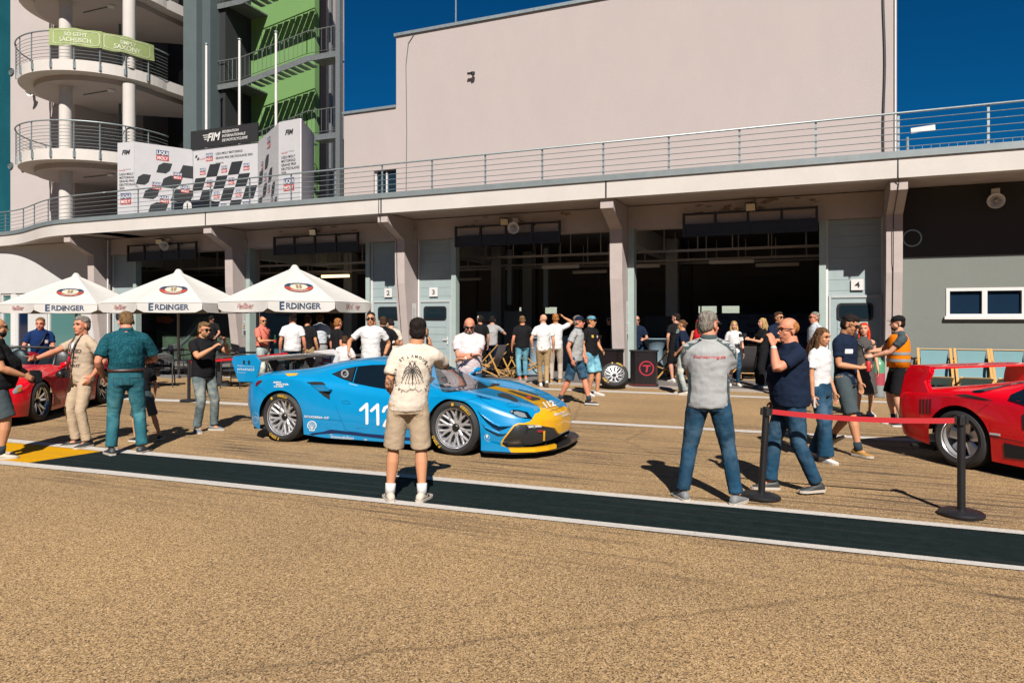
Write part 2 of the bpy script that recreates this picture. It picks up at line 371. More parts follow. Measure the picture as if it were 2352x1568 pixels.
mb.loft([[a[i], b[i], V((b[i].x, 31, b[i].z)), V((a[i].x, 31, a[i].z))] for i in range(n)], cap=True); mb.build('deck_slab', M_conc)
for x in PX[1:4]:   # joints
    mb = L(); mb.box(x-0.02, x+0.02, YF-0.004, YF+0.1, ZB+0.005, ZT-0.005); mb.build('joint', M_ink)
def pillar(x):
    w2 = 0.165; mb = L()
    prof = [(18.42, 0.0), (18.05, 2.75), (18.03, 4.05), (17.86, 4.12), (17.28, 4.40), (17.13, 4.46), (17.13, 4.698), (19.3, 4.698), (19.3, 0.0)]
    mb.prism(prof, x-w2, x+w2, lambda u, v, h: V((h, u, v)))
    o = mb.build('pillar', M_conc)
    return o
for x in PX: pillar(x)
# lintel beams
for i in range(4):
    x1, x0 = PX[i]-0.17, PX[i+1]+0.17
    mb = L(); mb.box(x0, x1, 18.62, 19.1, 4.10, 4.696); mb.box(x0, x0+0.09, 18.56, 18.615, 3.95, 4.4); mb.build('lintel', M_conc)
M_gate = mat('grey_gate_panel', (0.38, 0.47, 0.48), 0.55, var=0.05, vscale=4, bump=0.05, bscale=60)
M_frame = mat('grey_green_frame', (0.36, 0.43, 0.41), 0.5, var=0.05)
M_jamb = mat('pale_green_jamb', (0.42, 0.52, 0.49), 0.5, var=0.05)
def gate_strip(x0, x1, side):
    """closed strip of a sectional gate with a wicket door; side = which edge carries the opening jamb"""
    gp = L(); z = 0.02; k = 0
    while z < 4.08:
        z1 = min(z+0.262, 4.09); gp.box(x0+0.05, x1-0.05, YD, YD+0.05, z+0.006, z1); k += 1; z = z1
    gp.box(x0+0.05, x1-0.05, YD+0.012, YD+0.04, 0.02, 4.08)
    gs = gp.build('gate_panel', M_gate)
    fr = L(); fr.box(x0, x0+0.05, YD-0.03, YD+0.06, 0, 4.1); fr.box(x1-0.05, x1, YD-0.03, YD+0.06, 0, 4.1); fr.build('gate_frame', M_white)
    # wicket door
    dx0, dx1 = x0+0.12, x1-0.09
    dr = L(); dr.box(dx0, dx1, YD-0.035, YD-0.005, 0.04, 2.20)
    for q in range(9):
        z = 0.16+q*0.215
        if z < 1.9: dr.box(dx0+0.13, dx1-0.13, YD-0.05, YD-0.036, z, z+0.205)
    d = dr.build('wicket_door', M_gate)
    sf = L(); t = 0.06
    sf.box(dx0-t, dx0-0.003, YD-0.06, YD, 0.02, 2.27); sf.box(dx1+0.003, dx1+t, YD-0.06, YD, 0.02, 2.27); sf.box(dx0, dx1, YD-0.06, YD, 2.205, 2.27); sf.build('door_frame', mat('pale_frame', (0.52, 0.57, 0.57), 0.5, var=0.04), )
    cx = (dx0+dx1)/2
    mb = L(); mb.prism(rrect(0.78, 0.42, 0.09, c=(cx, 1.87)), YD-0.075, YD-0.051, lambda u, v, h: V((u, h, v))); wf = mb.build('door_window', M_black)
    mb = L(); mb.prism(rrect(0.68, 0.32, 0.06, c=(cx, 1.87)), YD-0.085, YD-0.076, lambda u, v, h: V((u, h, v))); o = mb.build('pane', M_glass)
    hx = dx1-0.07 if side > 0 else dx1-0.07
    mb = L(); mb.box(hx-0.02, hx+0.02, YD-0.062, YD-0.051, 0.94, 1.16); mb.bar((hx, YD-0.10, 1.08), (hx-0.13, YD-0.10, 1.08), 0.022, 0.022); mb.bar((hx, YD-0.10, 1.08), (hx, YD-0.055, 1.08), 0.02, 0.02); mb.build('door_handle', M_white)
    jx = x1+0.002 if side > 0 else x0-0.152
    mb = L(); mb.box(jx, jx+0.15, YD-0.12, YD+0.12, 0, 4.098); mb.build('gate_jamb', M_jamb)
    return cx
gx = {}
gx[4] = gate_strip(0.36, 1.60, -1); gx[3] = gate_strip(-11.06, -9.86, 1); gx[2] = gate_strip(-12.75, -11.45, -1); gx[1] = gate_strip(-24.4, -23.2, 1)
for x in (-4.50, -17.72):
    mb = L(); mb.box(x, x+0.17, YD-0.18, YD+0.12, 0, 4.098); mb.build('gate_jamb', M_jamb)
for x0 in (-4.98, -18.24):
    mb = L(); mb.box(x0, x0+0.14, YD-0.1, YD+0.12, 0, 4.098); mb.build('gate_jamb', M_jamb)
for num, (px0, px1, py0, py1) in {2: (882.7, 900.5, 662, 682.6), 3: (986, 1005, 660, 681), 4: (1954.8, 1983.7, 640.6, 666.3)}.items():
    a = WY(px0, py1, YD-0.055); b = WY(px1, py0, YD-0.055)
    mb = MB(); c = (a+b)/2; w_, h_ = abs(b.x-a.x), abs(b.z-a.z)
    o = empty('number_sign', (c.x, YD-0.055, c.z), 0, {2: 'white square sign with the number 2 on the grey gate left of the pillar', 3: 'white square sign with the number 3 above the grey wicket door', 4: 'white square sign with the number 4 on the partly shaded gate'}[num], 'sign')
    mb.box(-w_/2, w_/2, 0, 0.02, -h_/2, h_/2); mb.build('sign_plate', M_white, o)
    mb = MB(); flat_text(mb, str(num), (0, -0.004, -h_*0.27), (1, 0, 0), (0, 0, 1), h_*0.54, bold=0.02, xs=1.25); link('digit', mb.mesh(), M_ink, o)
# horizontal banner frames above the openings
M_dist = mat('frame_black_steel', (0.01, 0.01, 0.012), 0.5)
for i, (x0, x1) in enumerate(((-2.99, 0.15), (-9.58, -6.37), (-16.33, -13.03), (-23.16, -19.8))):
    o = empty('overhead_sign_frame', ((x0+x1)/2, 18.45, 4.1), 0, ['black steel banner frame above the gate opening left of sign 4', 'black steel banner frame above the opening right of sign 3', 'black steel banner frame behind the right parasol', 'black steel banner frame above the opening behind the middle parasol'][i], 'sign frame', 'banner frames over the garage openings')
    W = (x1-x0)/2; f = MB()
    f.box(-W, W, -0.03, 0.03, 0.25, 0.30); f.box(-W, W, -0.03, 0.03, -0.30, -0.25); f.box(-W, W, -0.025, 0.025, -0.02, 0.02)
    for q in range(5): x = -W+2*W*q/4; f.box(x-0.03, x+0.03, -0.034, 0.034, -0.3, 0.31)
    for x in (-W*0.5, W*0.5): f.box(x-0.02, x+0.02, 0.034, 0.17, 0.24, 0.28)
    f.build('frame', M_dist, o)
    b = MB(); b.box(-W+0.03, W-0.03, -0.012, 0.012, -0.25, -0.02); b.build('banner', M_navy, o)
# interior
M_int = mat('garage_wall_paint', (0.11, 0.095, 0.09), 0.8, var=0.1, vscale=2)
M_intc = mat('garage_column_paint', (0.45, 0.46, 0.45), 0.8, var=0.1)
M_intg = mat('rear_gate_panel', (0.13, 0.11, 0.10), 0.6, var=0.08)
YB = 28.6
gw = L()
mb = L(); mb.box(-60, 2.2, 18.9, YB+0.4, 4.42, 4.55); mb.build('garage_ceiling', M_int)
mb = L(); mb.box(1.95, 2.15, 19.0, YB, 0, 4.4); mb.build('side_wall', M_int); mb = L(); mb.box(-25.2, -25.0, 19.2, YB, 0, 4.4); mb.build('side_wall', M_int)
# rear wall of sectional gates with a row of windows
zz = 0.0; mb = L()
for x0 in [PX[4]-6.6, PX[4], PX[3], PX[2], PX[1]]:
    x1 = x0+6.5
    for q in range(16):
        z = q*0.275
        if q == 7: continue
        mb.box(x0+0.35, x1-0.35, YB, YB+0.06, z+0.01, z+0.27)
    if x0 not in (PX[1], PX[2]): mb.box(x0+0.35, x1-0.35, YB, YB+0.06, 7*0.275, 7*0.275+0.275)
    else:
        x = x0+0.35
        for a_, b_ in ((0, 0.25), (0.95, 1.15), (1.8, 5.8)) if x0 == PX[1] else ((0, 0.3), (0.9, 5.8)): mb.box(x+a_, x+b_, YB, YB+0.06, 7*0.275, 7*0.275+0.275)
    for q in (0.7, 3.2, 5.8):
        mb.box(x0+q-0.03, x0+q+0.03, YB-0.03, YB-0.002, 0.1, 4.3)
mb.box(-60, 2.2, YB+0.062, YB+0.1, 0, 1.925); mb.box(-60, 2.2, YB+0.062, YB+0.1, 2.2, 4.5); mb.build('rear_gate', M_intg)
for x0 in PX+[PX[4]-6.6]:
    mb = L(); mb.box(x0-0.35, x0+0.35, YB-0.1, YB+0.3, 0, 4.4); mb.build('rear_pillar', M_int)
for px_, Y in ((1144, 24.2), (1215, 26.5), (1545, 24.2), (805, 24.2)):
    x = XY(px_, Y); mb = L(); mb.box(x-0.2, x+0.2, Y-0.2, Y+0.2, 0, 4.4); mb.build('inner_column', M_intc)
for x0 in PX: 
    mb = L(); mb.box(x0-0.17, x0+0.17, 19.35, 28.4, 3.78, 4.41); mb.build('ceiling_beam', M_intc)
mb = L()
for Y, z in ((20.6, 3.62), (22.4, 3.5), (25, 3.6)):
    mb.box(-31, 1.9, Y-0.04, Y+0.04, z, z+0.07)
    for q in range(34): x = -30.5+q*0.95; mb.box(x-0.015, x+0.015, Y-0.015, Y+0.015, z+0.07, 4.41)
mb.build('cable_tray', mat('cable_tray_steel', (0.35, 0.33, 0.32), 0.4, 0.7))
for px_, Y in ((1288, 21.3), (1355, 24), (1680, 21.3), (1785, 23), (705, 24), (770, 22.5), (1075, 26.5), (1470, 22)):
    c = XY(px_, Y); mb = L(); mb.box(c-0.62, c+0.62, Y-0.06, Y+0.06, 3.30, 3.40); mb.build('strip_light', mat('lit_lamp_tube', (1.0, 0.72, 0.35), 0.4, emit=2.5) if px_ in (705, 770) else mat('unlit_lamp_tube', (0.75, 0.7, 0.6), 0.4))
# a few ducts and posters inside
for px_, Y, wd, z0, z1, mm in ((1172, 23.5, 0.16, 2.2, 4.2, M_alu), (1255, 23.5, 0.16, 2.1, 4.2, M_alu), (1095, 27, 0.10, 0, 4.2, M_int), (1405, 27, 0.12, 0.5, 4.2, M_int)):
    x = XY(px_, Y); mb = L(); mb.box(x-wd/2, x+wd/2, Y-wd/2, Y+wd/2, z0, z1); mb.build('duct', mm)
# right-hand wall
M_gwall = mat('grey_green_render', (0.215, 0.235, 0.215), 0.9, var=0.05, vscale=1.2, bump=0.3, bscale=70)
mb = L(); X0 = 1.93; YR = 18.6; wx0 = XY(2173, YR); wz1 = WY(2173, 661.8, YR).z; wz0 = WY(2173, 728, YR).z
mb.box(X0, wx0, YR, YR+0.3, 0, 4.70); mb.box(wx0, 25, YR, YR+0.3, 0, wz0); mb.box(wx0, 25, YR, YR+0.3, wz1, 4.70); mb.box(wx0, 25, YR+0.9, YR+1.0, wz0-0.3, wz1+0.3)
mb.build('grey_wall', M_gwall)
mb = L(); mb.box(X0, 25, YR-0.006, YR-0.001, 3.12, 4.699); mb.build('charcoal_band', mat('charcoal_tone', (0.035, 0.032, 0.034), 0.9, var=0.08, vscale=2))  # upper part of the wall coloured near black above a level line
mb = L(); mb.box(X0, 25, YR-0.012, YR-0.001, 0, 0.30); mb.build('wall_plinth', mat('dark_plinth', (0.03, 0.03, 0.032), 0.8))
mb = L(); x = wx0
fr = L(); fr.box(wx0, 25, YR-0.02, YR+0.12, wz0, wz0+0.07); fr.box(wx0, 25, YR-0.02, YR+0.12, wz1-0.07, wz1); fr.box(wx0, wx0+0.07, YR-0.02, YR+0.12, wz0+0.07, wz1-0.07)
q = wx0
while q < 12: q += 0.74; fr.box(q-0.05, q+0.05, YR-0.02, YR+0.12, wz0+0.07, wz1-0.07)
fr.box(wx0-0.04, 25, YR-0.09, YR-0.021, wz0-0.05, wz0+0.02)
fr.build('window_frame', M_white); mb = L(); mb.box(wx0+0.07, 25, YR+0.06, YR+0.08, wz0+0.07, wz1-0.07); mb.build('window_pane', mat('blue_reflecting_glass', (0.02, 0.05, 0.10), 0.03, 0.6, spec=1.0))
mb = L(); c = WY(2095, 547, YR); mb.lathe([(0.17, -0.02), (0.20, -0.02), (0.20, 0.004), (0.17, 0.004)], 32, 'Y', Matrix.Translation((c.x, YR, c.z))); mb.build('vent_ring', M_alu)
# worn plaster patches on the lintels
M_patch = mat('worn_plaster', (0.30, 0.22, 0.17), 0.95, var=0.3, vscale=20); rp_ = random.Random(5)
for x0, x1, n_ in ((-3.1, 0.2, 26), (-9.4, -6.2, 12), (-16.2, -13.2, 6)):
    for k in range(n_):
        cx, cz = rp_.uniform(x0, x1), rp_.uniform(4.40, 4.66); rr = rp_.uniform(0.02, 0.11); mb = L()
        mb.add([V((cx+rr*1.6*cos(a)*rp_.uniform(0.4, 1.2), 18.617-0.0008*(k % 5), min(4.69, cz+rr*0.45*sin(a)*rp_.uniform(0.4, 1.2)))) for a in [2*pi*i/11 for i in range(11)]], [tuple(range(11))]); mb.build('worn_patch', M_patch)
# upper pink block
YW = 20.5; XL = XY(910, YW); XR = XY(2060, YW); ZTOP = 11.25
mb = L(); mb.box(XL, XR, YW, 34, 5.1, ZTOP); mb.build('upper_block', M_plaster)
xw = XY(790, YW); wz0_, wz1_ = 5.3, WY(880, 390, YW).z
wa, wb = XY(858, YW), XY(908, YW)
mb = L(); mb.box(xw, wa, YW+0.003, 30, 5.1, 8.85); mb.box(wa, XL-0.002, YW+0.3, 30, 5.1, 8.85); mb.box(wa+0.001, XL-0.002, YW+0.003, YW+0.298, wz1_, 8.85); mb.box(wb+0.05, XL-0.002, YW+0.003, YW+0.298, 5.1, wz1_-0.001); mb.build('lower_wing', M_plaster)
mb = L(); mb.box(wa+0.06, wb+0.02, YW+0.15, YW+0.2, 5.2, wz1_-0.06); mb.build('window_pane', M_glass)
mb = L(); mb.box(wa+0.002, wa+0.058, YW+0.1, YW+0.22, 5.2, wz1_-0.002); mb.box((wa+wb)/2, (wa+wb)/2+0.05, YW+0.1, YW+0.22, 5.2, wz1_-0.06); mb.build('window_frame', M_white)
mb = L(); mb.box(XL-0.06, XR+0.04, YW-0.06, YW+0.4, ZTOP+0.002, ZTOP+0.10); mb.build('roof_flashing', M_alu)
mb = L(); mb.box(xw-0.05, XL-0.003, YW-0.05, YW+0.4, 8.852, 8.94); mb.build('roof_flashing', M_alu)
# cables on the block
mb = L(); x = XY(2030, YW); mb.tube([(x+0.02*sin(z*1.7), YW-0.03, z) for z in [5.2+0.3*q for q in range(21)]], 0.028, 6); mb.build('cable', M_black)
mb = L(); mb.tube([(XR-0.04, YW-0.03, z) for z in (5.2, 8, ZTOP)], 0.022, 6); mb.build('conduit', M_white)
x = XY(933, YW); mb = L(); mb.tube([(x+0.35, YW-0.02, ZTOP), (x+0.10, YW-0.03, ZTOP-0.3), (x, YW-0.02, ZTOP-1.0), (x+0.03, YW-0.02, 8), (x, YW-0.02, 5.2)], 0.012, 5); mb.build('cable', mat('weathered_cable', (0.12, 0.16, 0.15), 0.7))
p0 = WY(1087, 172, YW)
o = empty('wall_camera', (p0.x, YW, p0.z), 0, 'small security camera on the big pale pink wall', 'camera'); o.scale = (0.6, 0.6, 0.6)
mb = MB(); mb.box(-0.05, 0.05, -0.05, 0, -0.12, 0.06); mb.bar((0, -0.05, 0), (0, -0.22, 0.02), 0.03, 0.03); mb.build('bracket', M_white, o)
mb = MB(); mb.box(-0.22, 0.06, -0.3, -0.2, -0.05, 0.05); mb.lathe([(0.0, -0.2), (0.10, -0.16), (0.11, 0)], 12, 'Z', Matrix.Translation((0.1, -0.25, 0.05))); mb.build('camera_body', M_black, o)
p0 = WY(1047, 55, YW+2)
mb = MB(); mb.tube([(0, 0, 0), (0, 0, 3)], 0.03, 6); o = mb.build('antenna_mast', M_alu); o.location = (p0.x, YW+2, ZTOP); tag(o, 'thin grey antenna mast on the roof of the pink block', 'antenna')
# cables down pillars
for x in (PX[2]-0.07, PX[0]-0.03):
    mb = L(); mb.tube([(x, YF-0.01, 5.1), (x, YF-0.02, 4.72), (x+0.02, 17.10, 4.6), (x, 17.10, 4.45), (x, 17.55, 4.22), (x, 17.98, 4.03), (x, 18.0, 3.0), (x, 18.38, 0.3)], 0.010, 5); mb.build('cable', M_ink)
# ---------------- floodlights, horns ----------------
def flood():
    o = empty('floodlight'); mb = MB(); mb.box(-0.13, 0.13, -0.05, 0.03, -0.11, 0.11); mb.build('housing', M_black, o, bev=0.012)
    mb = MB(); mb.box(-0.105, 0.105, -0.056, -0.049, -0.085, 0.085); mb.build('reflector', mat('lamp_reflector', (0.4, 0.35, 0.25), 0.35, 0.9), o)
    mb = MB(); mb.box(-0.02, 0.02, 0.03, 0.16, 0.02, 0.10); mb.build('bracket', M_black, o); return o
f0 = flood(); LB = ['small black floodlight behind the middle parasol, above a banner frame', 'black floodlight above the banner frame behind the right parasol', 'black floodlight left of the horn loudspeaker right of sign 3', 'black floodlight on the stained lintel left of sign 4']
for i, (x, y) in enumerate(((366, 554.7), (719, 532.7), (1158.5, 508.9), (1724, 475))):
    p = WY(x, y, 18.40); o = f0 if i == 0 else copy_tree(f0); o.location = p; o.rotation_euler = (radians(20), 0, radians([25, 10, 18, 0][i]))
    tag(o, LB[i], 'floodlight', 'floodlights over the garage openings')
def horn():
    o = empty('horn_loudspeaker'); mb = MB()
    mb.lathe([(0.02, -0.02), (0.06, -0.05), (0.07, -0.12), (0.10, -0.20), (0.165, -0.27), (0.17, -0.285), (0.155, -0.28), (0.09, -0.19), (0.05, -0.13), (0.0, -0.12)], 20, 'Y'); mb.build('horn', M_white, o, sm=True)
    mb = MB(); mb.lathe([(0.0, -0.28), (0.03, -0.27), (0.035, -0.2), (0.02, -0.13)], 12, 'Y'); mb.lathe([(0.0, 0.10), (0.075, 0.10), (0.08, -0.02), (0.05, -0.06)], 16, 'Y'); mb.build('driver', M_conc, o, sm=True)
    mb = MB(); mb.box(-0.02, 0.02, -0.03, 0.18, 0.05, 0.09); mb.box(-0.08, 0.08, 0.10, 0.2, 0.02, 0.20); mb.build('bracket', M_white, o); return o
h0 = horn()
HL = ['pale horn loudspeaker beside a floodlight above the middle parasol', 'pale horn loudspeaker beside the floodlight on the lintel right of sign 3', 'pale horn loudspeaker under the deck above the grey wall windows', 'horn loudspeaker on a wall bracket below the upper round balcony']
for i, (x, y, Y, rz) in enumerate(((384.5, 561, 18.5, 25), (1183, 519, 18.45, 12), (2287, 456, 18.45, -10), (72, 213, 20.6, 40))):
    p = WY(x, y, Y); o = h0 if i == 0 else copy_tree(h0); o.location = p; o.rotation_euler = (radians(18), 0, radians(rz)); tag(o, HL[i], 'loudspeaker', 'horn loudspeakers')
# ---------------- railings ----------------
RZ0, RZ1 = ZT+0.15, 6.10
R0 = empty('deck_railing', (0, YF, RZ0), 0, 'grey steel railing along the edge of the white deck', 'railing')
def rail_path(z, off=0.09): return [(p.x, p.y+off-YF, z-RZ0) for p in EDGE]
mb = MB(); mb.tube(rail_path(RZ1), 0.024, 6); mb.build('handrail', M_alu, R0, sm=True)
mb = MB()
for q in range(5): mb.tube(rail_path(RZ0+0.10+q*0.145), 0.009, 4)
mb.build('wire_rail', M_alu, R0)
# arc-length posts
Lsum = 0; nxt = 0; pts = []
x = 1.75
PXs = [1.75-1.63*k for k in range(15)]+[1.75+1.63*k for k in range(1, 8)]
def edge_y(x):
    for a, b in zip(EDGE, EDGE[1:]):
        if a.x <= x <= b.x: return a.y+(b.y-a.y)*(x-a.x)/max(b.x-a.x, 1e-6)
    return YF
PXs += [-24.4, -26.0, -27.6, -29.0, -30.6, -32.5, -35]
for x in PXs:
    y = edge_y(x)+0.09-YF; mb = MB(); mb.bar((x, y+0.03, -0.1), (x, y+0.03, RZ1-RZ0-0.02), 0.045, 0.022); mb.build('post', M_alu, R0)
# ---------------- rear mesh fence + roof seats right ----------------
mf = empty('mesh_fence', (XR, 21.5, 5.25), 0, 'fine wire mesh fence behind the railing to the right of the pink block', 'fence'); mb = MB()
for q in range(60): mb.bar((0.5+q*0.2, 0, 0.0), (0.5+q*0.2, 0, 1.05), 0.006, 0.006)
for z in (0.0, 0.2, 0.4, 0.6, 0.8, 1.05): mb.bar((0.3, 0, z), (12.5, 0, z), 0.008, 0.008, up=(0, 1, 0))
mb.build('mesh', M_alu, mf)
for q in range(5): mb = MB(); mb.tube([(0.35+q*2.9, 0, -0.1), (0.35+q*2.9, 0, 1.3)], 0.035, 8); mb.build('post', M_alu, mf)
mb = MB(); mb.box(-0.28, 0.28, -0.02, 0, -0.07, 0.07, Matrix.Rotation(radians(-4), 4, 'Y')); o = mb.build('notice_board', M_white); o.location = WY(2120, 297, 21.4); tag(o, 'small blank white board fixed to the wire mesh fence', 'sign')
mb = MB()
for q in range(16): mb.tube([(q*1.25, 0, 0), (q*1.25, 0, 0.32)], 0.16, 10); 
mb.box(-0.5, 20, -0.05, 0.05, 0.10, 0.22)
o = mb.build('roof_duct', mat('white_green_duct', (0.45, 0.6, 0.55), 0.5)); o.location = (XY(2120, 24), 24, 5.5); tag(o, 'low pale green railed skylight on the deck behind the mesh fence', 'skylight')

# ---------------- unseen wall and hill added behind the camera to darken horizon reflections ----------------
mb = MB(); mb.box(-70, 60, -9.2, -8.9, 0, 1.1); tag(mb.build('added_pit_wall', M_conc), 'long low unseen concrete pit wall added behind the photographer for reflections', 'wall')
mb = MB(); rr_ = random.Random(3); n = 60
rings = []
for k in range(n+1):
    x = -260+520*k/n; h = 16+5*rr_.random(); rings.append([V((x, -95, -1)), V((x, -98, h*0.7)), V((x, -104, h)), V((x, -130, h+6)), V((x, -130, -1))])
mb.loft(rings); tag(mb.build('added_wooded_hill', mat('added_hill_woods', (0.035, 0.05, 0.02), 0.95, var=0.5, vscale=0.6), sm=True), None, None, kind='structure')  # unseen hill added so the car paint mirrors something dark

mb = MB(); mb.box(-40, 10, 46, 50, 0, 4.5); tag(mb.build('window_backdrop_box', mat('backdrop_pale_green', (0.42, 0.50, 0.42), 0.9, var=0.1)), 'pale green box added as a backdrop behind the rear garage windows', 'building')  # box added outside so the rear windows look less cyan
# ---------------- left end wall with glazing ----------------
YL = 18.86
def xl(px): return XY(px, YL)
M_teal = mat('teal_glass', (0.10, 0.24, 0.23), 0.08, spec=0.8)
M_bglass = mat('blue_curtain_glass', (0.006, 0.02, 0.06), 0.06, spec=0.8)
segs = [(-900, 1, 1), (1, 24, 0), (24, 35, 2), (35, 64, 0), (64, 108, 1), (108, 186, 0), (186, 236, 1)]
mb = L(); z1 = 2.75
for a, b, k in segs:
    if k == 1: mb.box(xl(a), xl(b), YL, YL+0.3, 0, z1)
mb.box(-60, xl(236), YL, YL+0.3, z1+0.002, 4.698); mb.build('end_wall', mat('white_render', (0.66, 0.66, 0.65), 0.9, var=0.03, vscale=1, bump=0.15, bscale=50))
for a, b, k in segs:
    if k == 0:
        mb = L(); A, B = xl(a), xl(b); fr = L()
        for u0, u1, w0, w1 in ((A, A+0.07, 0, z1), (B-0.07, B, 0, z1), (A+0.07, B-0.07, 0, 0.1), (A+0.07, B-0.07, z1-0.08, z1)): fr.box(u0, u1, YL+0.05, YL+0.15, w0, w1)
        f = fr.build('glazing_frame', M_white)
        mb.box(A+0.07, B-0.07, YL+0.10, YL+0.12, 0.1, z1-0.08); mb.build('pane', M_bglass if a == 35 else M_teal)
mb = L(); mb.box(xl(24), xl(35), YL+0.02, YL+0.18, 0, z1); mb.build('door_post', M_white)
p = WY(31, 797, YL); mb = L(); mb.tube([(p.x, YL-0.06, p.z-0.12), (p.x, YL-0.06, p.z+0.12)], 0.015, 6); mb.bar((p.x, YL-0.06, p.z), (p.x-0.13, YL-0.08, p.z), 0.02, 0.02); mb.build('door_handle', M_alu)
mb = L(); mb.tube([(PX[4]+0.30, YF+1.45, 4.65), (PX[4]+0.30, YF+1.45, 0.1)], 0.03, 8); mb.build('drain_pipe', M_white)
# ---------------- tower ----------------
TY = 20.8
TW = empty('round_tower', (-29, TY, 5), 0, 'tall pale tower with round balconies on white columns', 'tower')
class T(MB):
    def build(s, name, m=None, parent=None, **k):
        s.v = [(a+29, b-TY, c-5) for a, b, c in s.v]; return MB.build(s, name, m, parent or TW, **k)
M_tw = mat('pale_tower_render', (0.58, 0.52, 0.50), 0.9, var=0.04, vscale=0.8, bump=0.2, bscale=50)
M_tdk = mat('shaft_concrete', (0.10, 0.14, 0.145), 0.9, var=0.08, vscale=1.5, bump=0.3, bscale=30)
M_rec = mat('dark_recess_tone', (0.02, 0.022, 0.025), 0.7)
xa, xb = XY(24, TY), XY(172, TY)
mb = T(); mb.box(xa, xb, TY, 40, 5.0, 34); mb.build('tower_wall', M_tw)
mb = T(); mb.box(xb+0.003, XY(330, 24.2), 24.2, 38, 5.0, 34); mb.build('shaded_recess_wall', mat('shaded_recess_wall', (0.20, 0.17, 0.165), 0.9, var=0.05))  # recess under the balconies: its shade is put into the colour
mb = T(); mb.box(XY(326, 25.6), XY(424, 25.6), 25.6, 36, 5.0, 34); mb.build('dark_recess', M_rec)  # deeper recess, shade put into the near-black colour
mb = T(); mb.box(-60, xa-0.003, TY+0.4, 40, 5.0, 34); mb.build('glazed_wing', mat('teal_curtain_wall', (0.02, 0.13, 0.15), 0.15, 0.2, var=0.2, vscale=0.4, spec=0.8))
CX, CY, RB = -27.56, 20.8, 3.0
def arc(r, z, a0=168, a1=372, n=44): return [V((CX+r*cos(radians(a0+(a1-a0)*k/n)), CY+r*sin(radians(a0+(a1-a0)*k/n)), z)) for k in range(n+1)]
floors = [8.20, 11.60, 15.0, 18.4]
for fi, zf in enumerate(floors):
    mb = T(); R1 = arc(RB, zf); n = len(R1)
    outer = [V((p.x, p.y, zf)) for p in R1]+[V((CX+RB, TY+4.6, zf)), V((CX-RB, TY+1, zf))]
    mb.prism([(p.x, p.y) for p in outer], zf-0.42, zf, lambda u, v, h: V((u, v, h))); mb.build('balcony_slab', M_fascia)
    mb = T(); R2 = arc(RB-0.55, zf); mb.prism([(p.x, p.y) for p in R2]+[(CX+RB-0.55, TY+4.5), (CX-RB+0.6, TY+1)], zf-0.62, zf-0.422, lambda u, v, h: V((u, v, h))); mb.build('slab_underside', M_tw)
    if fi > 2: continue
    rl = empty('balcony_railing', (CX, CY, zf), 0, ['curved steel railing of the lower round balcony', 'curved steel railing of the banner-hung round balcony', 'curved railing of the topmost round balcony'][fi], 'railing', 'round balcony railings')
    def loc(ps): return [(p.x-CX, p.y-CY, p.z-zf) for p in ps]
    mb = MB(); mb.tube(loc(arc(RB+0.08, zf+1.05)), 0.028, 6); mb.build('handrail', M_alu, rl, sm=True)
    mb = MB()
    for q in range(7): mb.tube(loc(arc(RB+0.05, zf+0.08+q*0.13)), 0.010, 4)
    mb.build('wire_rail', M_alu, rl)
    for k in range(12):
        a = radians(172+k*16.5); c, s_ = cos(a), sin(a)
        mb = MB(); mb.bar(((RB+0.05)*c, (RB+0.05)*s_, -0.35), ((RB+0.05)*c, (RB+0.05)*s_, 1.04), 0.05, 0.02); mb.box(-0.05, 0.05, -0.02, 0.02, -0.34, -0.1, Matrix.Translation(((RB+0.02)*c, (RB+0.02)*s_, 0)) @ Matrix.Rotation(a+pi/2, 4, 'Z')); mb.build('post', M_alu, rl)
for px_ in (151, 297):
    p = AD(px_, 700, 28.2 if px_ < 200 else 28.0)
    for z0, z1 in [(5.0, 7.58)]+[(f, f+3.4-0.62) for f in floors[:3]]:
        mb = T(); mb.tube([(p.x, p.y, z0), (p.x, p.y, z1)], 0.235, 24); o = mb.build('column', M_fascia); autosmooth(o)
# inside details: drain pipes, ceiling lamps
for f in [4.78]+floors[:3]:
    p = AD(337, 700, 29.6); mb = T(); mb.tube([(p.x-1.6, p.y, f+0.1), (p.x-1.6, p.y, f+2.7)], 0.05, 6); mb.build('pipe', M_tdk)
    p = AD(255, 700, 28.6); mb = T(); mb.lathe([(0.0, -0.07), (0.12, -0.05), (0.16, 0)], 14, 'Z', Matrix.Translation((p.x, p.y, f+2.76)), cap=True); mb.build('ceiling_lamp', M_white)
    p2 = AD(192, 700, 29.2); mb = T(); mb.tube([(p.x, p.y, f+2.76), (p2.x, p2.y, f+2.76)], 0.02, 5); mb.build('conduit', M_tdk)
for px_, py_ in ((26.5, 165.5), (53.5, 172.5), (24.5, 381), (53, 386)):
    p = WY(px_, py_, TY-0.02); mb = T(); mb.lathe([(0.0, 0), (0.13, 0), (0.155, -0.03), (0.17, 0.0), (0.17, 0.05)], 18, 'Y', Matrix.Translation((p.x, TY-0.03, p.z))); mb.build('porthole', M_tdk)
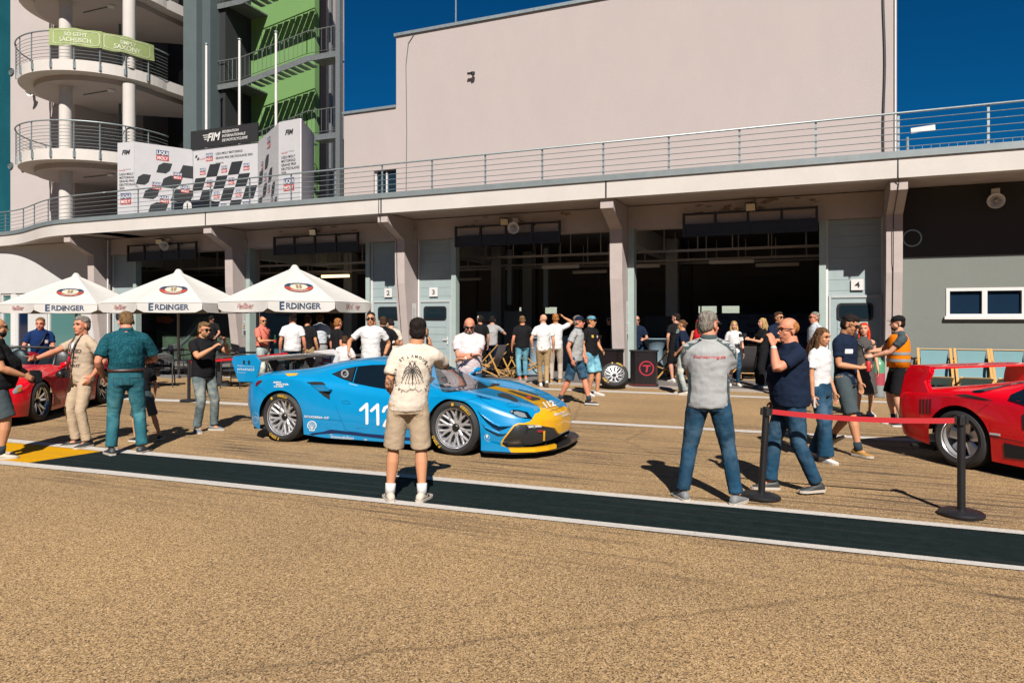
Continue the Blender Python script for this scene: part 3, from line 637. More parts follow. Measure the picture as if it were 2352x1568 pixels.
# banner on the balcony: follows the curve
def banner(px0, px1, lines, label):
    P = []
    for s_ in range(13):
        px_ = px0+(px1-px0)*s_/12; r = ray(px_, 0); r.z = 0; # meet circle RB+0.12
        d = V((r.x, r.y)); o = V((-CX, -CY)); R_ = RB+0.13; a = d.dot(d); b = 2*d.dot(o); c = o.dot(o)-R_*R_
        disc = max(b*b-4*a*c, 0); t = (-b-sqrt(disc))/(2*a); P.append(V((r.x*t, r.y*t)))
    org = P[0]; zc = 12.08; zt_ = 12.73
    e = empty('banner', (org.x, org.y, 11.6), 0, label, 'banner', 'banners on the round balcony')
    mb = MB(); front = []; nv = V((0, 0))
    rows = 5; vs = []; fs = []
    for i, p in enumerate(P):
        nrm = (p-V((CX, CY))).normalized()
        for j in range(rows):
            v = j/(rows-1); z = zc+(zt_-zc)*v-11.6; off = 0.03*sin(i*1.7+j)*(0.3+abs(v-0.5)); q = p+nrm*off; vs.append(V((q.x-org.x, q.y-org.y, z-0.02*sin(i*0.9))))
    for i in range(12):
        for j in range(rows-1): a = i*rows+j; fs.append((a, a+rows, a+rows+1, a+1))
    mb.add(vs, fs); ob = mb.build('cloth', mat('lime_banner_cloth', (0.33, 0.42, 0.15), 0.8, var=0.06, vscale=3), e, sm=True)
    bv = bvh_of(ob); mid = P[6]; N = (mid-V((CX, CY))).normalized(); R3 = V((-N.y, N.x, 0)); O = V((mid.x-org.x, mid.y-org.y, 0))
    Wd = (P[12]-P[0]).length; 
    m_ = mat('banner_lettering', (0.75, 0.78, 0.6), 0.8)
    for t, zz, hh in lines: wrap_text('lettering', bv, t, O+V((0, 0, zz)), R3, (0, 0, 1), hh, m_, e, off=0.012, step=0.2, bold=0.02, xs=0.92)
    o1 = rrect(Wd*0.88, 0.52, 0.1, c=(0, 0.80)); i1 = rrect(Wd*0.86, 0.49, 0.09, c=(0, 0.80)); n = len(o1)
    a, b = wrap(bv, o1+i1, [(k, (k+1) % n, n+(k+1) % n, n+k) for k in range(n)], O, R3, (0, 0, 1), 0.012, 0.25); mb = MB(); mb.add(a, b); link('outline', mb.mesh(), m_, e)
banner(113, 234, [('SO GEHT', 0.84, 0.15), ('SÄCHSISCH.', 0.62, 0.17)], 'lime green banner reading SO GEHT SÄCHSISCH. on the round balcony')
banner(235, 354, [('SIMPLY', 0.82, 0.15), ('SAXONY.', 0.60, 0.19)], 'lime green banner reading SIMPLY SAXONY. on the round balcony')
# dark recess blue doors
p = AD(440*0+445, 700, 31)
mb = T(); q0 = AD(355, 560, 30.5); mb.box(q0.x-0.45, q0.x+0.45, 25.5, 25.58, 5.1, 7.1); mb.build('blue_door', mat('blue_door', (0.01, 0.08, 0.22), 0.5))
# concrete shaft
sx0, sx1 = XY(421, 22), XY(470, 22)
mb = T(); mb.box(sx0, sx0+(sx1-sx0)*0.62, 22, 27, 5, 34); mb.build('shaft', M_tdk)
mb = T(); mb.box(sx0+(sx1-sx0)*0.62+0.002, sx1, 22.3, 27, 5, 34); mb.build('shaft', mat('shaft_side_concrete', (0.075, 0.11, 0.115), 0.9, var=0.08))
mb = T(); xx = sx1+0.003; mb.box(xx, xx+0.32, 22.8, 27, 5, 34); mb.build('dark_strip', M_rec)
for zz in (8.2, 11.6, 15):   # sloping stair undersides seen in the recess
    mb = T(); a = AD(330, 700, 31.5); b = AD(421, 700, 30); mb.add([(a.x, 24.5, zz+0.9), (b.x, 24.0, zz+1.8), (b.x, 24.0, zz+2.6), (a.x, 24.5, zz+1.7), (a.x, 25.5, zz+0.9), (b.x, 25.5, zz+1.8), (b.x, 25.5, zz+2.6), (a.x, 25.5, zz+1.7)], [(0, 1, 2, 3), (4, 7, 6, 5), (0, 4, 5, 1), (1, 5, 6, 2), (2, 6, 7, 3), (3, 7, 4, 0)]); mb.build('stair_underside', mat('stair_soffit', (0.10, 0.09, 0.09), 0.9))
# ---------------- steel stair with green wall ----------------
SYW = 24.3; SYF = 22.7
ST = empty('steel_staircase', (-21, SYF, 5), 0, 'galvanised zigzag fire stair in front of a bright green wall', 'staircase')
class S_(MB):
    def build(s, name, m=None, parent=None, **k):
        s.v = [(a+21, b-SYF, c-5) for a, b, c in s.v]; return MB.build(s, name, m, parent or ST, **k)
M_green = mat('green_render', (0.16, 0.33, 0.10), 0.85, var=0.05, vscale=0.8)
gx0, gx1 = XY(554, SYW), XY(723, SYW)
mb = S_(); mb.box(gx0, gx1, SYW, SYW+0.3, 5, 30); 
gl = XY(487, SYW)
for lv in range(8): z = 5.0+3.45*lv; mb.box(gl, gx0-0.001, SYW, SYW+0.3, z+0.95 if lv else z, z+1.9) if lv else None
mb.build('green_wall', M_green)
mb = S_(); mb.box(XY(487, SYW), gx0-0.4, SYW+3, SYW+3.2, 5, 30); mb.build('rear_wall', mat('pale_rear_wall', (0.45, 0.44, 0.42), 0.9, var=0.2, vscale=1.5))
lx, rx = XY(553, SYF), XY(705, SYF); le, re_ = XY(487, SYF), XY(772, SYF)
def zat(y, x): return WY(x, y, SYF).z
zl = [zat(193, 520)+3.42*k for k in (-1, 0, 1, 2)]; zr = [zat(310, 735), zat(125, 735), zat(125, 735)+3.42, zat(125, 735)+6.84]
M_gal = mat('galvanised_mottled', (0.30, 0.33, 0.33), 0.45, 0.5, var=0.25, vscale=20)
def lrail(pts):  # railing along polyline
    mb = S_(); mb.tube([(x, SYF, z+1.0) for x, z in pts], 0.022, 6); mb.tube([(x, SYF, z+0.12) for x, z in pts], 0.014, 4)
    for (x0, z0), (x1, z1) in zip(pts, pts[1:]):
        n = max(2, int(abs(x1-x0)/0.22))
        for k in range(n+1):
            x = x0+(x1-x0)*k/n; z = z0+(z1-z0)*k/n; mb.bar((x, SYF, z+0.12), (x, SYF, z+1.0), 0.012 if k % 5 else 0.035, 0.012)
    mb.build('railing', M_gal)
for i in range(4):
    zL, zR = zl[i], zr[i]
    if i < 3 or True:
        mb = S_(); mb.box(le, lx, SYF+0.02, SYF+1.9, zL-0.06, zL); mb.box(le, lx, SYF-0.02, SYF+0.019, zL-0.2, zL+0.02); mb.build('landing', M_gal)
        mb = S_(); mb.box(rx, re_-0.35, SYF+0.02, SYF+1.0, zR-0.06, zR); mb.box(rx, re_, SYF-0.02, SYF+0.019, zR-0.2, zR+0.02); mb.build('landing', M_gal)
        mb = S_(); mb.add([(lx, SYF-0.03, zL-0.22), (rx, SYF-0.03, zR-0.22), (rx, SYF-0.03, zR+0.02), (lx, SYF-0.03, zL+0.02), (lx, SYF+0.0, zL-0.22), (rx, SYF+0.0, zR-0.22), (rx, SYF+0.0, zR+0.02), (lx, SYF+0.0, zL+0.02)], [(0, 1, 2, 3), (4, 7, 6, 5), (0, 4, 5, 1), (2, 6, 7, 3), (1, 5, 6, 2), (3, 7, 4, 0)]); mb.build('stringer', M_gal)
        mb = S_()
        for k in range(1, 10): x = lx+(rx-lx)*k/10; z = zL+(zR-zL)*k/10; mb.box(x-0.13, x+0.13, SYF+0.01, SYF+0.95, z-0.04, z)
        mb.build('step', M_gal)
        lrail([(le, zL), (lx, zL), (rx, zR), (re_, zR)])
for px_, wd, Y in ((486, 0.12, SYF-0.15), (779, 0.20, SYF-0.1), (484, 0.1, SYF+1.9), (760, 0.12, SYF+1.9)):
    x = XY(px_, Y); mb = S_(); mb.box(x-wd/2, x+wd/2, Y-wd/2, Y+wd/2, 5, 30); mb.build('post', M_gal)
# flagpoles
for i, (px_, py_, lb) in enumerate(((474, 103, 'shortest-looking bare flagpole beside the dark tower shaft'), (550, 92, 'bare white flagpole in front of the green wall corner, between two others'), (634, 75, 'bare white flagpole crossing the green stair flight, nearest the podium pillar'))):
    p = WY(px_, py_, 21.2); e = empty('flagpole', (p.x, p.y, 5.25), 0, lb, 'flagpole', 'flagpoles behind the podium wall')
    mb = MB(); mb.tube([(0, 0, 0), (0, 0, p.z-5.25)], [0.06, 0.045], 12); autosmooth(mb.build('pole', M_white, e)); mb = MB(); mb.tube([(0, 0, p.z-5.25), (0, 0, p.z-5.21)], 0.075, 12); mb.build('cap', M_alu, e)
# ---------------- podium backdrop ----------------
PD = empty('podium_wall', (-20, 19, 5.25), 0, 'white checkered winners podium wall covered in sponsor logos, on the deck', 'backdrop')
ZP0, ZP1 = 5.27, 8.25
pa = {}
def pt(px_, Y): return V((XY(px_, Y), Y, 0))
A0, A1 = pt(270, 18.5), pt(308, 18.6); B1 = pt(443, 20.4); C1 = pt(592, 20.4); D1 = pt(640, 18.7); E1 = pt(687, 18.6); E2 = pt(718, 20.4)
M_pw = mat('podium_white', (0.62, 0.62, 0.64), 0.6, var=0.03)
O5 = V((-20, 19, 5.25))
def panel(a, b, z0, z1, name='panel', m=None):
    d = (b-a); d.z = 0; n = V((d.y, -d.x, 0)).normalized()
    if n.y > 0: n = -n
    mb = MB(); t = -n*0.06
    vs = [a+V((0, 0, z0)), b+V((0, 0, z0)), b+V((0, 0, z1)), a+V((0, 0, z1))]; vs += [v+t for v in vs]
    mb.add([v-O5 for v in vs], [(0, 1, 2, 3), (4, 7, 6, 5), (0, 4, 5, 1), (2, 6, 7, 3), (1, 5, 6, 2), (3, 7, 4, 0)])
    mb.build(name, m or M_pw, PD); return a-O5, d.normalized(), n, d.length
PN = [panel(A0, A1, ZP0, ZP1), panel(A1+V((0.01, 0, 0)), B1, ZP0, ZP1), panel(B1+V((0.02, 0, 0)), C1, ZP0, ZP1), panel(C1+V((0.02, 0, 0)), D1, ZP0, ZP1), panel(D1+V((0.02, 0, 0)), E1, ZP0, ZP1+0.02), panel(E1+V((0.02, 0, 0)), E2, ZP0, ZP1+0.02)]
hd = panel(B1+V((-0.05, -0.06, 0)), C1+V((0.05, -0.06, 0)), 8.26, 8.95, 'header_board', M_ink)
def pl_geo(pn, mb, vs, fs, off=0.012):
    a, d, n, L_ = pn; base = V((a.x, a.y, 0))
    mb.add([base+d*u+n*off+V((0, 0, v)) for u, v in vs], fs)
def logo(pn, u, v, h, mbB, mbR, mbW):
    w_ = h*1.15
    pl_geo(pn, mbB, [(u-w_/2, v+h*0.02), (u+w_/2, v+h*0.02), (u+w_/2, v+h/2), (u-w_/2, v+h/2)], [(0, 1, 2, 3)], 0.008)
    pl_geo(pn, mbR, [(u-w_/2, v-h/2), (u+w_/2, v-h/2), (u+w_/2, v-h*0.02), (u-w_/2, v-h*0.02)], [(0, 1, 2, 3)], 0.008)
    for t, y in (('LIQUI', v+h*0.10), ('MOLY', v-h*0.42)):
        a_, b_ = textgeo(t, bold=0.05, xs=0.95 if t == 'LIQUI' else 0.80); pl_geo(pn, mbW, [(u+x*h*0.33, y+yy*h*0.33) for x, yy in a_], b_, 0.014)
def ptext(pn, mb, t, u, v, h, **kw):
    a_, b_ = textgeo(t, **kw); pl_geo(pn, mb, [(u+x*h, v+y*h) for x, y in a_], b_, 0.012)
kB, kR, kW, kK = MB(), MB(), MB(), MB()
L0, L1, L2, L3, L4 = [q[3] for q in PN[:5]]
def chk(pn, u, v, w_, h, mb, sh=0.2, cutc=False): pl_geo(pn, mb, [(u-w_/2-sh*h, v-h/2), (u+w_/2-sh*h, v-h/2), (u+w_/2+sh*h, v+h/2), (u-w_/2+sh*h, v+h/2)] if not cutc else [(u-w_/2-sh*h, v-h/2), (u+w_/3-sh*h, v-h/2), (u+w_/2, v-h/5), (u+w_/2+sh*h, v+h/2), (u-w_/4+sh*h, v+h/2), (u-w_/2, v+h/5)], [tuple(range(6 if cutc else 4))], 0.006)
# centre panel checks
cw = L2/5.9; ch = 0.48
for r in range(5):
    for c in range(-1, 9):
        if (r+c) % 2: continue
        u = cw*(c*1.0)-0.05+r*(-0.40*ch); v = 2.12-r*ch
        if u < cw*0.3 or u > L2-cw*0.3: continue
        chk(PN[2], u, v, cw, ch, kK)
for r in range(5):
    for c in range(-1, 9):
        if (r+c) % 2 == 0: continue
        u = cw*c-0.05+r*(-0.40*ch); v = 2.12-r*ch
        if 0.3 < u < L2-0.3: logo(PN[2], u, v, 0.25, kB, kR, kW)
for (fu, fv, s) in ((0.50, 2.02, 0.34), (0.92, 1.98, 0.5), (0.15, 1.50, 0.30), (0.63, 1.52, 0.5), (0.28, 1.0, 0.36), (0.82, 1.04, 0.6), (0.40, 0.50, 0.46), (0.95, 0.52, 0.4), (0.6, 0.08, 0.3)):
    chk(PN[1], fu*L1, fv+0.14, L1*0.24*s/0.42, 0.40 if fu < 0.6 else 0.48, kK, cutc=fu < 0.75)
for fu, fv in ((0.73, 1.92), (0.37, 1.45), (0.86, 1.44), (0.50, 0.97), (0.63, 0.50)): logo(PN[1], fu*L1, fv, 0.27, kB, kR, kW)
logo(PN[1], 0.47*L1, 2.62, 0.38, kB, kR, kW)
for fu, fv, s in ((0.15, 1.6, 1.0), (0.45, 2.0, 0.75), (0.10, 0.65, 1.0), (0.62, 1.45, 0.7), (0.35, 1.05, 0.8), (0.75, 0.9, 0.6), (0.42, 0.25, 0.8), (0.85, 0.35, 0.5)): chk(PN[3], fu*L3, fv, L3*0.2*s, 0.46, kK, cutc=fu > 0.3)
for fu, fv in ((0.22, 2.0), (0.38, 1.5), (0.55, 1.0), (0.7, 0.5), (0.25, 0.4)): logo(PN[3], fu*L3, fv, 0.27, kB, kR, kW)
logo(PN[3], 0.55*L3, 2.62, 0.38, kB, kR, kW)
for pn, L_ in ((PN[0], L0), (PN[4], L4)):
    u = L_/2
    ptext(pn, kK, 'FIM', u, 2.55, 0.17, bold=0.04, shear=0.25)
    for j, t in enumerate(('LIQUI MOLY', 'MOTORRAD', 'GRAND PRIX', 'DEUTSCHLAND', '2024')): ptext(pn, kK, t, L_*0.12, 1.78-j*0.13, 0.085, align='LEFT', bold=0.01)
    ptext(pn, kK, 'Sachsenring', L_*0.5, 1.98, 0.035, align='LEFT'); ptext(pn, kR, 'motoGP', L_*0.28, 1.94, 0.06, shear=0.2)
    logo(pn, u, 0.90, 0.42, kB, kR, kW)
    chk(pn, u-0.14, 0.24, 0.09, 0.09, kK); chk(pn, u-0.05, 0.15, 0.09, 0.09, kK); ptext(pn, kK, 'motoGP', u+0.1, 0.16, 0.06, shear=0.2)
ptext(PN[2], kK, 'LIQUI MOLY MOTORRAD', L2*0.36, 2.70, 0.085, align='LEFT', bold=0.012); ptext(PN[2], kK, 'GRAND PRIX DEUTSCHLAND 2024', L2*0.36, 2.53, 0.085, align='LEFT', bold=0.012)
ptext(PN[2], kK, 'Sachsenring', L2*0.36, 2.36, 0.06, align='LEFT'); logo(PN[2], L2*0.26, 2.64, 0.30, kB, kR, kW); chk(PN[2], 0.16, 2.72, 0.09, 0.1, kK); chk(PN[2], 0.26, 2.62, 0.09, 0.1, kK); ptext(PN[2], kR, 'motoGP', 0.46, 2.58, 0.06, shear=0.3)
ptext(hd, kW, 'FIM', L2*0.36, 3.24, 0.30, bold=0.04, shear=0.3)
for j, t in enumerate(('FEDERATION', 'INTERNATIONALE', 'DE MOTOCYCLISME')): ptext(hd, kW, t, L2*0.50, 3.47-j*0.16, 0.10, align='LEFT', bold=0.02, shear=0.2)
for j in range(3): pl_geo(hd, kW, [(L2*0.20+j*0.04, 3.46-j*0.08), (L2*0.29, 3.46-j*0.08), (L2*0.29, 3.49-j*0.08), (L2*0.20+j*0.04, 3.49-j*0.08)], [(0, 1, 2, 3)])
M_chk = mat('check_print', (0.016, 0.02, 0.024), 0.6)
for k, n_, m_ in ((kB, 'blue_print', M_blueprint), (kR, 'red_print', M_red), (kW, 'white_print', M_white), (kK, 'dark_print', M_chk)):
    o = link(n_, k.mesh(), m_, PD)
mb = MB(); mb.box(-0.75, 0.75, -0.3, 0.3, 0, 0.45); o = mb.build('podium_block', M_navy); o.location = V((XY(447, 18.1), 18.1, 5.26)); tag(o, 'dark podium step with a white number 1 disc behind the wire rail', 'podium')
vs, fs = ringpoly(0.0, 0.21); a_ = MB(); a_.add([(x, -0.304, y+0.24) for x, y in circ(0.2, 20)], [tuple(range(20))]); q = link('disc', a_.mesh(), M_white, o); a_ = MB(); flat_text(a_, '1', (0, -0.31, 0.12), (1, 0, 0), (0, 0, 1), 0.24, bold=0.04); link('digit', a_.mesh(), M_ink, o)
# ---------------- parasols ----------------
M_canvas = mat('white_canvas', (0.70, 0.68, 0.64), 0.85, var=0.04, vscale=3)
M_beer = mat('dark_blue_print', (0.005, 0.045, 0.12), 0.6); M_wred = mat('wine_red_print', (0.42, 0.06, 0.06), 0.6); M_ered = mat('oval_red', (0.50, 0.05, 0.04), 0.6); M_cream = mat('oval_cream', (0.70, 0.64, 0.50), 0.6); M_gold = mat('oval_gold', (0.25, 0.14, 0.05), 0.6)
def parasol():
    o = empty('parasol'); R = 2.06; zt, ze, zv = 3.08, 2.13, 1.88
    cr = [V((R*cos(radians(22.5+45*k)), R*sin(radians(22.5+45*k)), 0)) for k in range(8)]
    mb = MB(); NR = 8; NS = 6; vs = []; fs = []
    ring = []
    for k in range(8):
        for s_ in range(NS):
            t = s_/NS; ring.append((cr[k]*(1-t)+cr[(k+1) % 8]*t, t))
    n = len(ring)
    for j in range(NR+1):
        u = 0.05+0.95*j/NR
        for p, t in ring:
            sag = -0.03*sin(pi*u)*(sin(pi*t) if t > 0 else 0); q = p*u; edge_in = 1-0.03*sin(pi*t)*u; vs.append(V((q.x*edge_in, q.y*edge_in, zt-(zt-ze)*(u**1.04)+sag)))
    for j in range(NR):
        for k in range(n): a = j*n+k; b = j*n+(k+1) % n; fs.append((a, a+n, b+n, b))
    mb.add(vs, fs); can = mb.build('canopy', M_canvas, o); autosmooth(can, 12)
    mb = MB(); m_ = 10; rings = []
    for k in range(8):
        top = []; bot = []; p0, p1 = cr[k]*1.004, cr[(k+1) % 8]*1.004; nn = (p0+p1).normalized()
        for i in range(m_+1):
            t = i/m_; p = p0*(1-t)+p1*t; q = V((p.x*(1-0.03*sin(pi*t)), p.y*(1-0.03*sin(pi*t)), ze-0.01)); top.append(q); d = 0.075 if i in (0, m_) else 0.0
            w_ = nn*(0.022*sin(t*9+k*2)+0.012*sin(t*23+k)); bot.append(V((q.x, q.y, zv+d-0.02*sin(pi*t)))+w_)
        mb.add(top+bot, [(i, i+1, m_+2+i, m_+1+i) for i in range(m_)])
    val = mb.build('valance', M_canvas, o, sm=True, fix=False)
    mb = MB(); mb.tube([(0, 0, zt-0.09), (0, 0, zt+0.0), (0, 0, zt+0.05)], [0.16, 0.10, 0.07], 16); mb.tube([(0, 0, zt-0.03), (0, 0, zt+0.07)], 0.055, 12); mb.build('finial', M_canvas, o)
    mb = MB(); mb.lathe([(0.12, zt-0.06), (0.42, zt-0.265), (0.45, zt-0.29)], 8, 'Z', Matrix.Rotation(radians(22.5), 4, 'Z')); mb.build('vent_flap', M_canvas, o)
    mb = MB(); mb.tube([(0, 0, 0.05), (0, 0, zt)], 0.038, 12); autosmooth(mb.build('pole', mat('parasol_pole', (0.42, 0.40, 0.38), 0.4, 0.5), o))
    mb = MB(); mb.box(-0.35, 0.35, -0.35, 0.35, 0, 0.07); mb.build('base_plate', mat('base_plate_stone', (0.2, 0.2, 0.2), 0.8), o)
    for k in range(8):
        mb = MB(); mb.bar(cr[k]*0.06+V((0, 0, zt-0.1)), cr[k]*0.97+V((0, 0, ze-0.02)), 0.02, 0.03); mb.bar(V((0, 0, 2.1)), cr[k]*0.5+V((0, 0, 2.55)), 0.018, 0.02); mb.build('rib', M_conc, o)
    bv = bvh_of(can, val)
    for k in range(8):
        a = radians(45*(k+1)); N = V((cos(a), sin(a), 0)); R3 = V((-sin(a), cos(a), 0)); mid = N*(R*cos(radians(22.5)))
        if k % 2 == 0:   # sides with the big name: normals at 45, 135 ...
            wrap_text('name_print', bv, 'RDINGER', mid+V((0, 0, 1.945))-R3*0.375, R3, (0, 0, 1), 0.15, M_beer, o, off=0.006, step=0.08, bold=0.04, xs=0.95, align='LEFT')
            wrap_text('initial_print', bv, 'E', mid+V((0, 0, 1.925))-R3*0.53, R3, (0, 0, 1), 0.195, M_beer, o, off=0.007, step=0.08, bold=0.045, xs=0.95, align='LEFT')
            U = (V((0, 0, ze))-V((0, 0, zt)))*-1-mid*0.95; U.normalize(); c = mid*0.60+V((0, 0, zt-(zt-ze)*0.60)); nn = R3.cross(U)
            for rr, m_, of in ((1.0, M_gold, 0.008), (0.95, M_beer, 0.012), (0.64, M_gold, 0.020), (0.60, M_cream, 0.024)):
                a_, b_ = wrap(bv, circ(0.36*rr, 32, 0.29*rr), [tuple(range(32))], c, R3, U, of, 0.15); q = MB(); q.add(a_, b_); link('oval_print', q.mesh(), m_, o)
            low = [(0.342*cos(t_), 0.275*sin(t_)) for t_ in [pi+pi*i/20 for i in range(21)]]; a_, b_ = wrap(bv, low, [tuple(range(21))], c, R3, U, 0.016, 0.15); q = MB(); q.add(a_, b_); link('oval_print', q.mesh(), M_ered, o)
            for txt, sg, hh in (('ERDINGER', 1, 0.062), ('WEISSBRÄU', -1, 0.055)):
                vs, fs = textgeo(txt, bold=0.02); rad = 0.255; vv = []
                for x, y in vs:
                    al = x*hh/rad*1.0; rr = rad+(y*hh if sg > 0 else -(0.055-y*hh)+0.06-0.055)
                    if sg > 0: vv.append((rr*sin(al)*1.08, rr*cos(al)*0.88))
                    else: rr = rad+0.052-y*hh; vv.append((rr*sin(al)*1.08, -rr*cos(al)*0.88))
                a_, b_ = wrap(bv, vv, fs, c, R3, U, 0.028, 0.2); q = MB(); q.add(a_, b_); link('oval_lettering', q.mesh(), M_canvas, o)
            q = MB(); vv = []; ff = []
            for s_ in (-1, 1):
                for j in range(4): n0 = len(vv); y0 = -0.12+j*0.06; vv += [(s_*0.01, y0), (s_*0.07, y0+0.05), (s_*0.075, y0+0.085), (s_*0.01, y0+0.04)]; ff.append((n0, n0+1, n0+2, n0+3))
            a_, b_ = wrap(bv, vv, ff, c, R3, U, 0.03, 0.2); q.add(a_, b_); link('wheat_print', q.mesh(), M_gold, o)
        else: wrap_text('script_print', bv, 'Weißbier', mid+V((0, 0, 1.945)), R3, (0, 0, 1), 0.155, M_wred, o, off=0.006, step=0.08, shear=0.4, xs=0.74)
    return o
par0 = parasol()
for i, (px_, lb) in enumerate(((677, 'white beer parasol nearest the wicket gates, right one of the overlapping row'), (410, 'white beer parasol in the middle of the overlapping row'), (175, 'white beer parasol at the left end of the row, beside the white end wall'))):
    o = par0 if i == 0 else copy_tree(par0); o.location = (XY(px_, 15.2), 15.2, 0); o.rotation_euler = (0, 0, radians([0, -3, 2][i])); tag(o, lb, 'parasol', 'white beer parasols in a row')
# ---------------- chairs and tables ----------------
M_ch = mat('anthracite_plastic', (0.035, 0.042, 0.045), 0.5, var=0.1)
def cafe_chair():
    o = empty('cafe_chair')
    mb = MB(); mb.prism(rrect(0.46, 0.44, 0.06), 0.425, 0.45, lambda u, v, h: V((u, v, h))); mb.build('seat', M_ch, o)
    mb = MB()   # perforated curved back
    R_ = 0.30; nu, nv = 13, 9; vs = []
    def bp(i, j): a = radians(-58+116*i/nu); z = 0.50+0.32*j/nv; rr = R_; return V((rr*sin(a)*0.86, -0.23+(rr-rr*cos(a))*0.55-0.10*(j/nv), z-(0.07*abs(i/nu-0.5)*2*(j/nv))**1.0))
    for i in range(nu+1):
        mb.tube([bp(i, j) for j in (0, 3, 6, 9)], 0.010 if i not in (0, nu) else 0.016, 4)
    for j in range(nv+1): mb.tube([bp(i, j) for i in range(0, nu+1, 2)]+[bp(nu, j)], 0.009 if j not in (0, nv) else 0.017, 4)
    mb.build('backrest', M_ch, o)
    for sx in (-1, 1):
        mb = MB(); mb.tube([(sx*0.27, -0.26, 0), (sx*0.255, -0.22, 0.44), (sx*0.26, -0.24, 0.66)], 0.016, 6); mb.build('leg', M_ch, o)
        mb = MB(); mb.tube([(sx*0.26, 0.22, 0), (sx*0.255, 0.2, 0.44), (sx*0.265, 0.17, 0.64)], 0.016, 6); mb.build('leg', M_ch, o)
        mb = MB(); mb.tube([(sx*0.265, 0.18, 0.655), (sx*0.265, -0.05, 0.665), (sx*0.255, -0.24, 0.68)], 0.018, 6); mb.build('armrest', M_ch, o)
    return o
M_ttop = mat('table_top_grey', (0.10, 0.085, 0.08), 0.45, var=0.1)
def cafe_table():
    o = empty('cafe_table'); mb = MB(); mb.box(-0.4, 0.4, -0.4, 0.4, 0.72, 0.745); mb.build('tabletop', M_ttop, o)
    mb = MB(); mb.box(-0.04, 0.04, -0.04, 0.04, 0.06, 0.72); mb.build('leg', M_ch, o)
    mb = MB(); mb.bar((-0.35, 0, 0.035), (0.35, 0, 0.035), 0.07, 0.05); mb.bar((0, -0.35, 0.037), (0, 0.35, 0.037), 0.072, 0.052); mb.build('foot_cross', M_ch, o)
    return o
c0 = cafe_chair(); t0 = cafe_table()
# px, ground y, facing (deg, direction of the seat front)
CCH = [(372, 888, 200, 'grey mesh-back cafe chair seen from behind, nearest the middle parasol pole'), (322, 884, 100, 'cafe chair half hidden behind the man in the teal shirt'), (352, 862, 20, 'cafe chair behind the small table by the middle parasol'), (440, 868, 150, 'cafe chair behind the bearded man taking a photo'), (478, 882, 190, 'cafe chair right of the bearded man, beside the belt barrier'), (540, 890, 170, 'cafe chair directly behind the blue wing end plate'), (520, 866, 30, 'dark cafe chair at the table behind the red belt'), (640, 892, 200, 'dark cafe chair under the racing car wing left of the parasol pole'), (702, 894, 170, 'dark cafe chair under the racing car wing right of the parasol pole'), (735, 880, 120, 'dark cafe chair in front of the man in the white shirt'), (765, 893, 200, 'dark cafe chair under the red and white wing end plate'), (600, 870, 60, 'dark cafe chair behind the man in the coral shirt'), (795, 888, 0, 'cafe chair under the seated youth in white'), (398, 846, 190, 'cafe chair at the dim garage mouth near the racetrack mural')]
for i, (x, y, a, lb) in enumerate(CCH):
    o = c0 if i == 0 else copy_tree(c0); p = G(x, y); o.location = (p.x, p.y, 0); o.rotation_euler = (0, 0, radians(a)+YAW); tag(o, lb, 'chair', 'cafe chairs around the parasols')
TB = [(340, 905*0+890, 'small square cafe table with menu cards, behind the man in teal'), (505, 886, 'small square cafe table behind the red belt'), (670, 905*0+890, 'small square cafe table under the racing car wing'), (395, 858, 'small cafe table deeper under the middle parasol'), (560, 868, 'small cafe table with a white menu roll, by the leaning pillar shadow'), (820, 878, 'small cafe table beside the seated youth')]
for i, (x, y, lb) in enumerate(TB):
    o = t0 if i == 0 else copy_tree(t0); p = G(x, y); o.location = (p.x, p.y, 0); o.rotation_euler = (0, 0, radians(8*i)); tag(o, lb, 'table', 'cafe tables around the parasols')
    if i in (0, 3, 4):
        mb = MB(); mb.add([(-0.1, 0.03, 0), (0.1, 0.03, 0), (0.1, 0, 0.15), (-0.1, 0, 0.15), (-0.1, -0.03, 0), (0.1, -0.03, 0)], [(0, 1, 2, 3), (5, 4, 3, 2), (0, 4, 5, 1), (0, 3, 4), (1, 5, 2)])
        m_ = mb.build('menu_card', M_white); m_.location = (p.x+0.05, p.y-0.1, 0.747); tag(m_, ['white folded menu card on the table behind the man in teal', '', '', 'white folded menu card on the table deeper under the middle parasol', 'white menu card on the table by the pillar shadow'][i], 'menu')
# benches outside already; white low armchairs
# ---------------- barrier posts and belts ----------------
def stanchion():
    o = empty('barrier_post'); mb = MB(); mb.lathe([(0.0, 0.0), (0.17, 0.0), (0.178, 0.012), (0.178, 0.03), (0.165, 0.042), (0.05, 0.055), (0.036, 0.06)], 32, cap=True); autosmooth(mb.build('base', M_black, o, sm=True), 40)
    mb = MB(); mb.lathe([(0.032, 0.05), (0.032, 0.80), (0.036, 0.802), (0.036, 0.862), (0.03, 0.868), (0.0, 0.868)], 20); autosmooth(mb.build('pole', M_black, o, sm=True), 40)
    for a in range(4):
        mb = MB(); mb.box(0.034, 0.052, -0.018, 0.018, 0.79, 0.855, Matrix.Rotation(a*pi/2, 4, 'Z')); mb.build('belt_clip', M_black, o)
    return o
s0 = stanchion(); SP = []
for i, (x, y, lb) in enumerate(((1748, 1144, 'black barrier post leaning beside the grey polo man'), (2208, 1184, 'black barrier post in front of the red car wheel'), (434, 922, 'black barrier post behind the bearded man taking a photo'))):
    o = s0 if i == 0 else copy_tree(s0); p = G(x, y); o.location = (p.x, p.y, 0); SP.append(p); tag(o, lb, 'barrier post', 'black belt barrier posts')
tl = (CR*0.05); q = bpy.data.objects['barrier_post']; q.rotation_euler = (0, radians(3.5), YAW)
M_belt = mat('red_belt', (0.62, 0.012, 0.02), 0.6)
